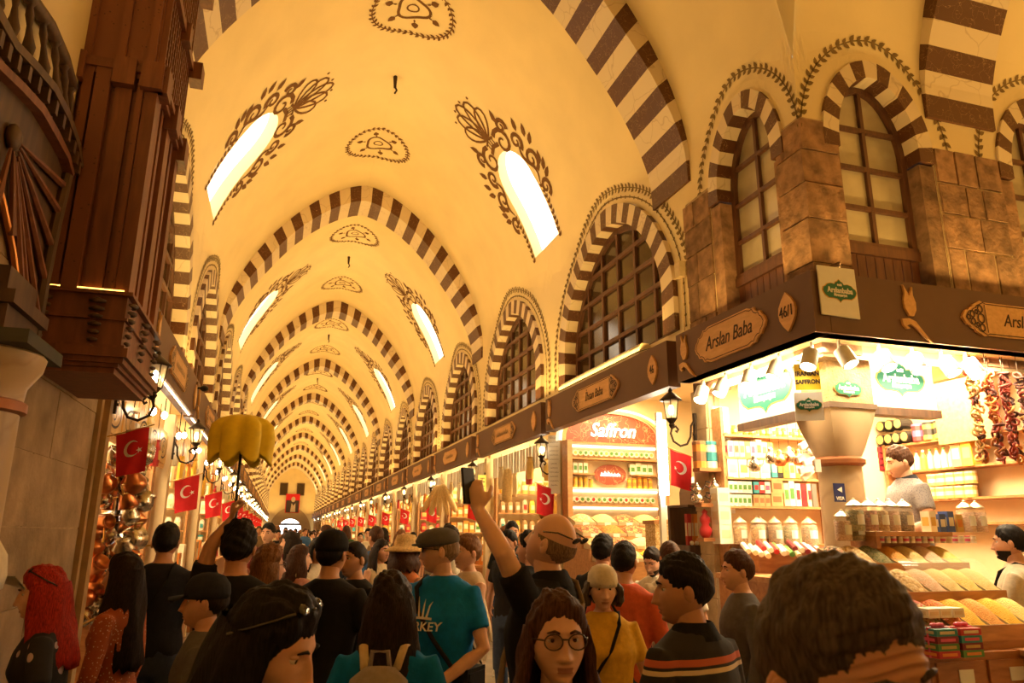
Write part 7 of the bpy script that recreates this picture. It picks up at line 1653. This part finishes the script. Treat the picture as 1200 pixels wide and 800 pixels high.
# ---- things held or worn
r, Lm, Hm, S, rz = PEOPLE['phone']
def wpos(key, p): r, Lm, Hm, S, rz = PEOPLE[key]; return Vector(r.location) + Matrix.Rotation(rz, 3, 'Z') @ (Vector(p) * S)
ph = thing('smartphone', 'black smartphone held up by the bald person', 'phone', at_depth(550, 566, 2.88), PEOPLE['phone'][4] + 1.5); ph.rotation_euler[1] = .12; ph.location.z -= .04
m = MB(); m.box((0, 0, .03), (.012, .068, .14)); m.build('case', black, ph); m = MB(); m.box((.007, 0, .03), (.002, .062, .13)); m.build('screen', M_('phone_screen', (.10, .08, .06), .1), ph)
um = thing('umbrella', 'small yellow umbrella with scalloped drooping canopy held overhead', 'umbrella', at_depth(276, 594, 3.72))
Mu = M_('umbrella_yellow', (.95, .68, .03), .7, var=.1, scale=20)
m = MB(); m.tube([(0, 0, -.12), (0, 0, .42)], .007, 8); m.build('shaft', black, um); m = MB(); m.tube([(0, 0, -.14), (0, 0, -.02)], .014, 8); m.build('handle', black, um)
m = MB(); n = 48; sc_ = lambda a: .22 * abs(math.sin(4 * a)) ** .6 - .14
zoff = lambda a, r: -.035 * abs(math.sin(4 * a)) * max(0, (r - .12) / .03)
m.lathe([(0, .47), (.06, .465), (.115, .445), (.15, .41), (.160, .35), (.152, .275), (.154, .262), (.13, .27), (.14, .36), (.10, .43), (0, .45)], (0, 0, 0), n, scallop=sc_, cap=False); m.v = [(x, y, z + (zoff(math.atan2(y, x), math.hypot(x, y)) if z < .34 else 0)) for x, y, z in m.v]; m.build('canopy', Mu, um, True)
for i in range(8): a = PI / 8 + i * PI / 4; m = MB(); m.tube([(0, 0, .44), (.08 * math.cos(a), .08 * math.sin(a), .42), (.145 * math.cos(a), .145 * math.sin(a), .33)], .003, 4); m.build('rib', black, um)
# second phone held low by the person in the black cap
p2_ = thing('smartphone', 'dark smartphone held low by the person in the black cap', 'phone', wpos('blackcap', (.10, .36, 1.16)), PEOPLE['blackcap'][4]); m = MB(); m.box((0, 0, 0), (.075, .012, .15)); m.build('case', black, p2_); m = MB(); m.box((0, -.007, 0), (.066, .002, .14)); m.build('screen', M_('phone_screen', (.10, .08, .06), .1), p2_)
# backpack
r, Lm, Hm, S, rz = PEOPLE['backpack']
bp = thing('backpack', 'small grey backpack with striped straps on the teal shirt', 'backpack', wpos('backpack', (0, -.15, 1.05)), rz); bp.scale = (S,) * 3
gb = cloth('pack_grey', (.30, .25, .22)); 
m = MB(); m.tube([(0, -.08, 0), (0, -.085, .10), (0, -.08, .22), (0, -.06, .32), (0, -.045, .36)], [.10, .135, .135, .11, .06], 14, flat=.55, up=(0, 1, 0)); m.build('bag', gb, bp, True)
m = MB(); m.tube([(0, -.14, .02), (0, -.15, .08), (0, -.14, .15)], [.07, .09, .07], 12, flat=.4, up=(0, 1, 0)); m.build('pocket', gb, bp, True)
m = MB(); m.tube([(-.04, -.05, .34), (-.03, -.06, .42), (.03, -.06, .42), (.04, -.05, .34)], .010, 6); m.build('top_loop', gb, bp)
for s in (-1, 1): m = MB(); m.tube([(s * .06, -.03, .35), (s * .08, .03, .425), (s * .085, .12, .42), (s * .11, .245, .32), (s * .13, .255, .18), (s * .15, .12, .05), (s * .12, -.02, .02)], .018, 8, flat=.4); m.build('strap', CL['cream'], bp, True)
# lettering on the teal shirt
r, Lm, Hm, S, rz = PEOPLE['turkey']
tm_ = text_mesh('TURKEY', .062, .001, lwhite, .15, .001); Mt_ = frameM((0, 0, 0), (-1, 0, 0), (0, 0, 1))
tm2 = tm_.copy(); 
V = []
for v in tm2.vertices: p = Mt_ @ v.co; x = p.x + .0; v.co = (x, .222 - (x * x) * 2.4 + p.y, 1.235 + p.z)
o = link('shirt_lettering', tm2, r)
m = MB(); fq = lambda a, b: (-a, .222 - a * a * 2.4, 1.31 + b)
for a0 in (-.06, -.03, 0, .03, .06): ribbon(m, fq, [(a0 * .7, -.03), (a0 * 1.0, .03), (a0 * 1.25, .075 - abs(a0) * .4)], [.012, .008, .002])
ribbon(m, fq, [(-.07, -.035), (0, -.03), (.07, -.035)], .012); m.build('shirt_print', lwhite, r)
# ---- the crowd further down the hall: individuals copied from a few figures
rc_ = random.Random(5); protos = []
specs = [('black', 'short', 'black', False, 'black hair in a black t-shirt'), ('white', 'short', 'dark', False, 'dark hair in a white t-shirt'), ('grey', 'long', 'dark', True, 'long dark hair in a grey top'), ('blue', 'short', 'brown', False, 'brown hair in a blue t-shirt'), ('cream', 'long', 'light_brown', True, 'long light hair in a cream top'), ('maroon', 'short', 'black', False, 'black hair in a maroon t-shirt'), ('green', 'bob', 'brown', True, 'brown bob in a green top'), ('khaki', 'short', 'grey', False, 'grey hair in a khaki shirt')]
spots = []
for k in range(400):
    if len(spots) >= 84: break
    y = 8.2 + 62 * rc_.random() ** 1.5; x = rc_.uniform(-.65, 3.0)
    if all((x - a) ** 2 + (y - b) ** 2 > .40 for a, b in spots) and all((x - o[0].location.x) ** 2 + (y - o[0].location.y) ** 2 > .36 for o in PEOPLE.values()): spots.append((x, y))
spots.sort(key=lambda p: p[1])
made = {}
for k, (x, y) in enumerate(spots):
    i = k % 8; h = rc_.uniform(.93, 1.04); ang = rc_.choice([0, 0, PI, PI, PI / 2, -PI / 2]) + rc_.uniform(-.5, .5)
    sh, hr, hc, fm__, nm = specs[i]
    if i not in made:
        o = person('x', 400, 600, 8 + i, 0, ['tan', 'fair', 'fair', 'tan'][i % 4], hr, hc, sh, fem=fm__, hi=0, hairL=.22, group='crowd')[0]; made[i] = o
    else: o = dup(made[i])
    o.location = (x, y, 0); o.rotation_euler = (0, 0, ang); o.scale = (h,) * 3
    zone = 'by the saffron shop' if y < 10 else ('just past the saffron shop' if y < 22 else ('midway down the hall' if y < 38 else 'near the far gate'))
    o['label'] = 'person with %s, %s' % (nm, zone); o['group'] = 'crowd with %s, %s' % (nm, zone)
bpy.data.scenes.remove(TMP)
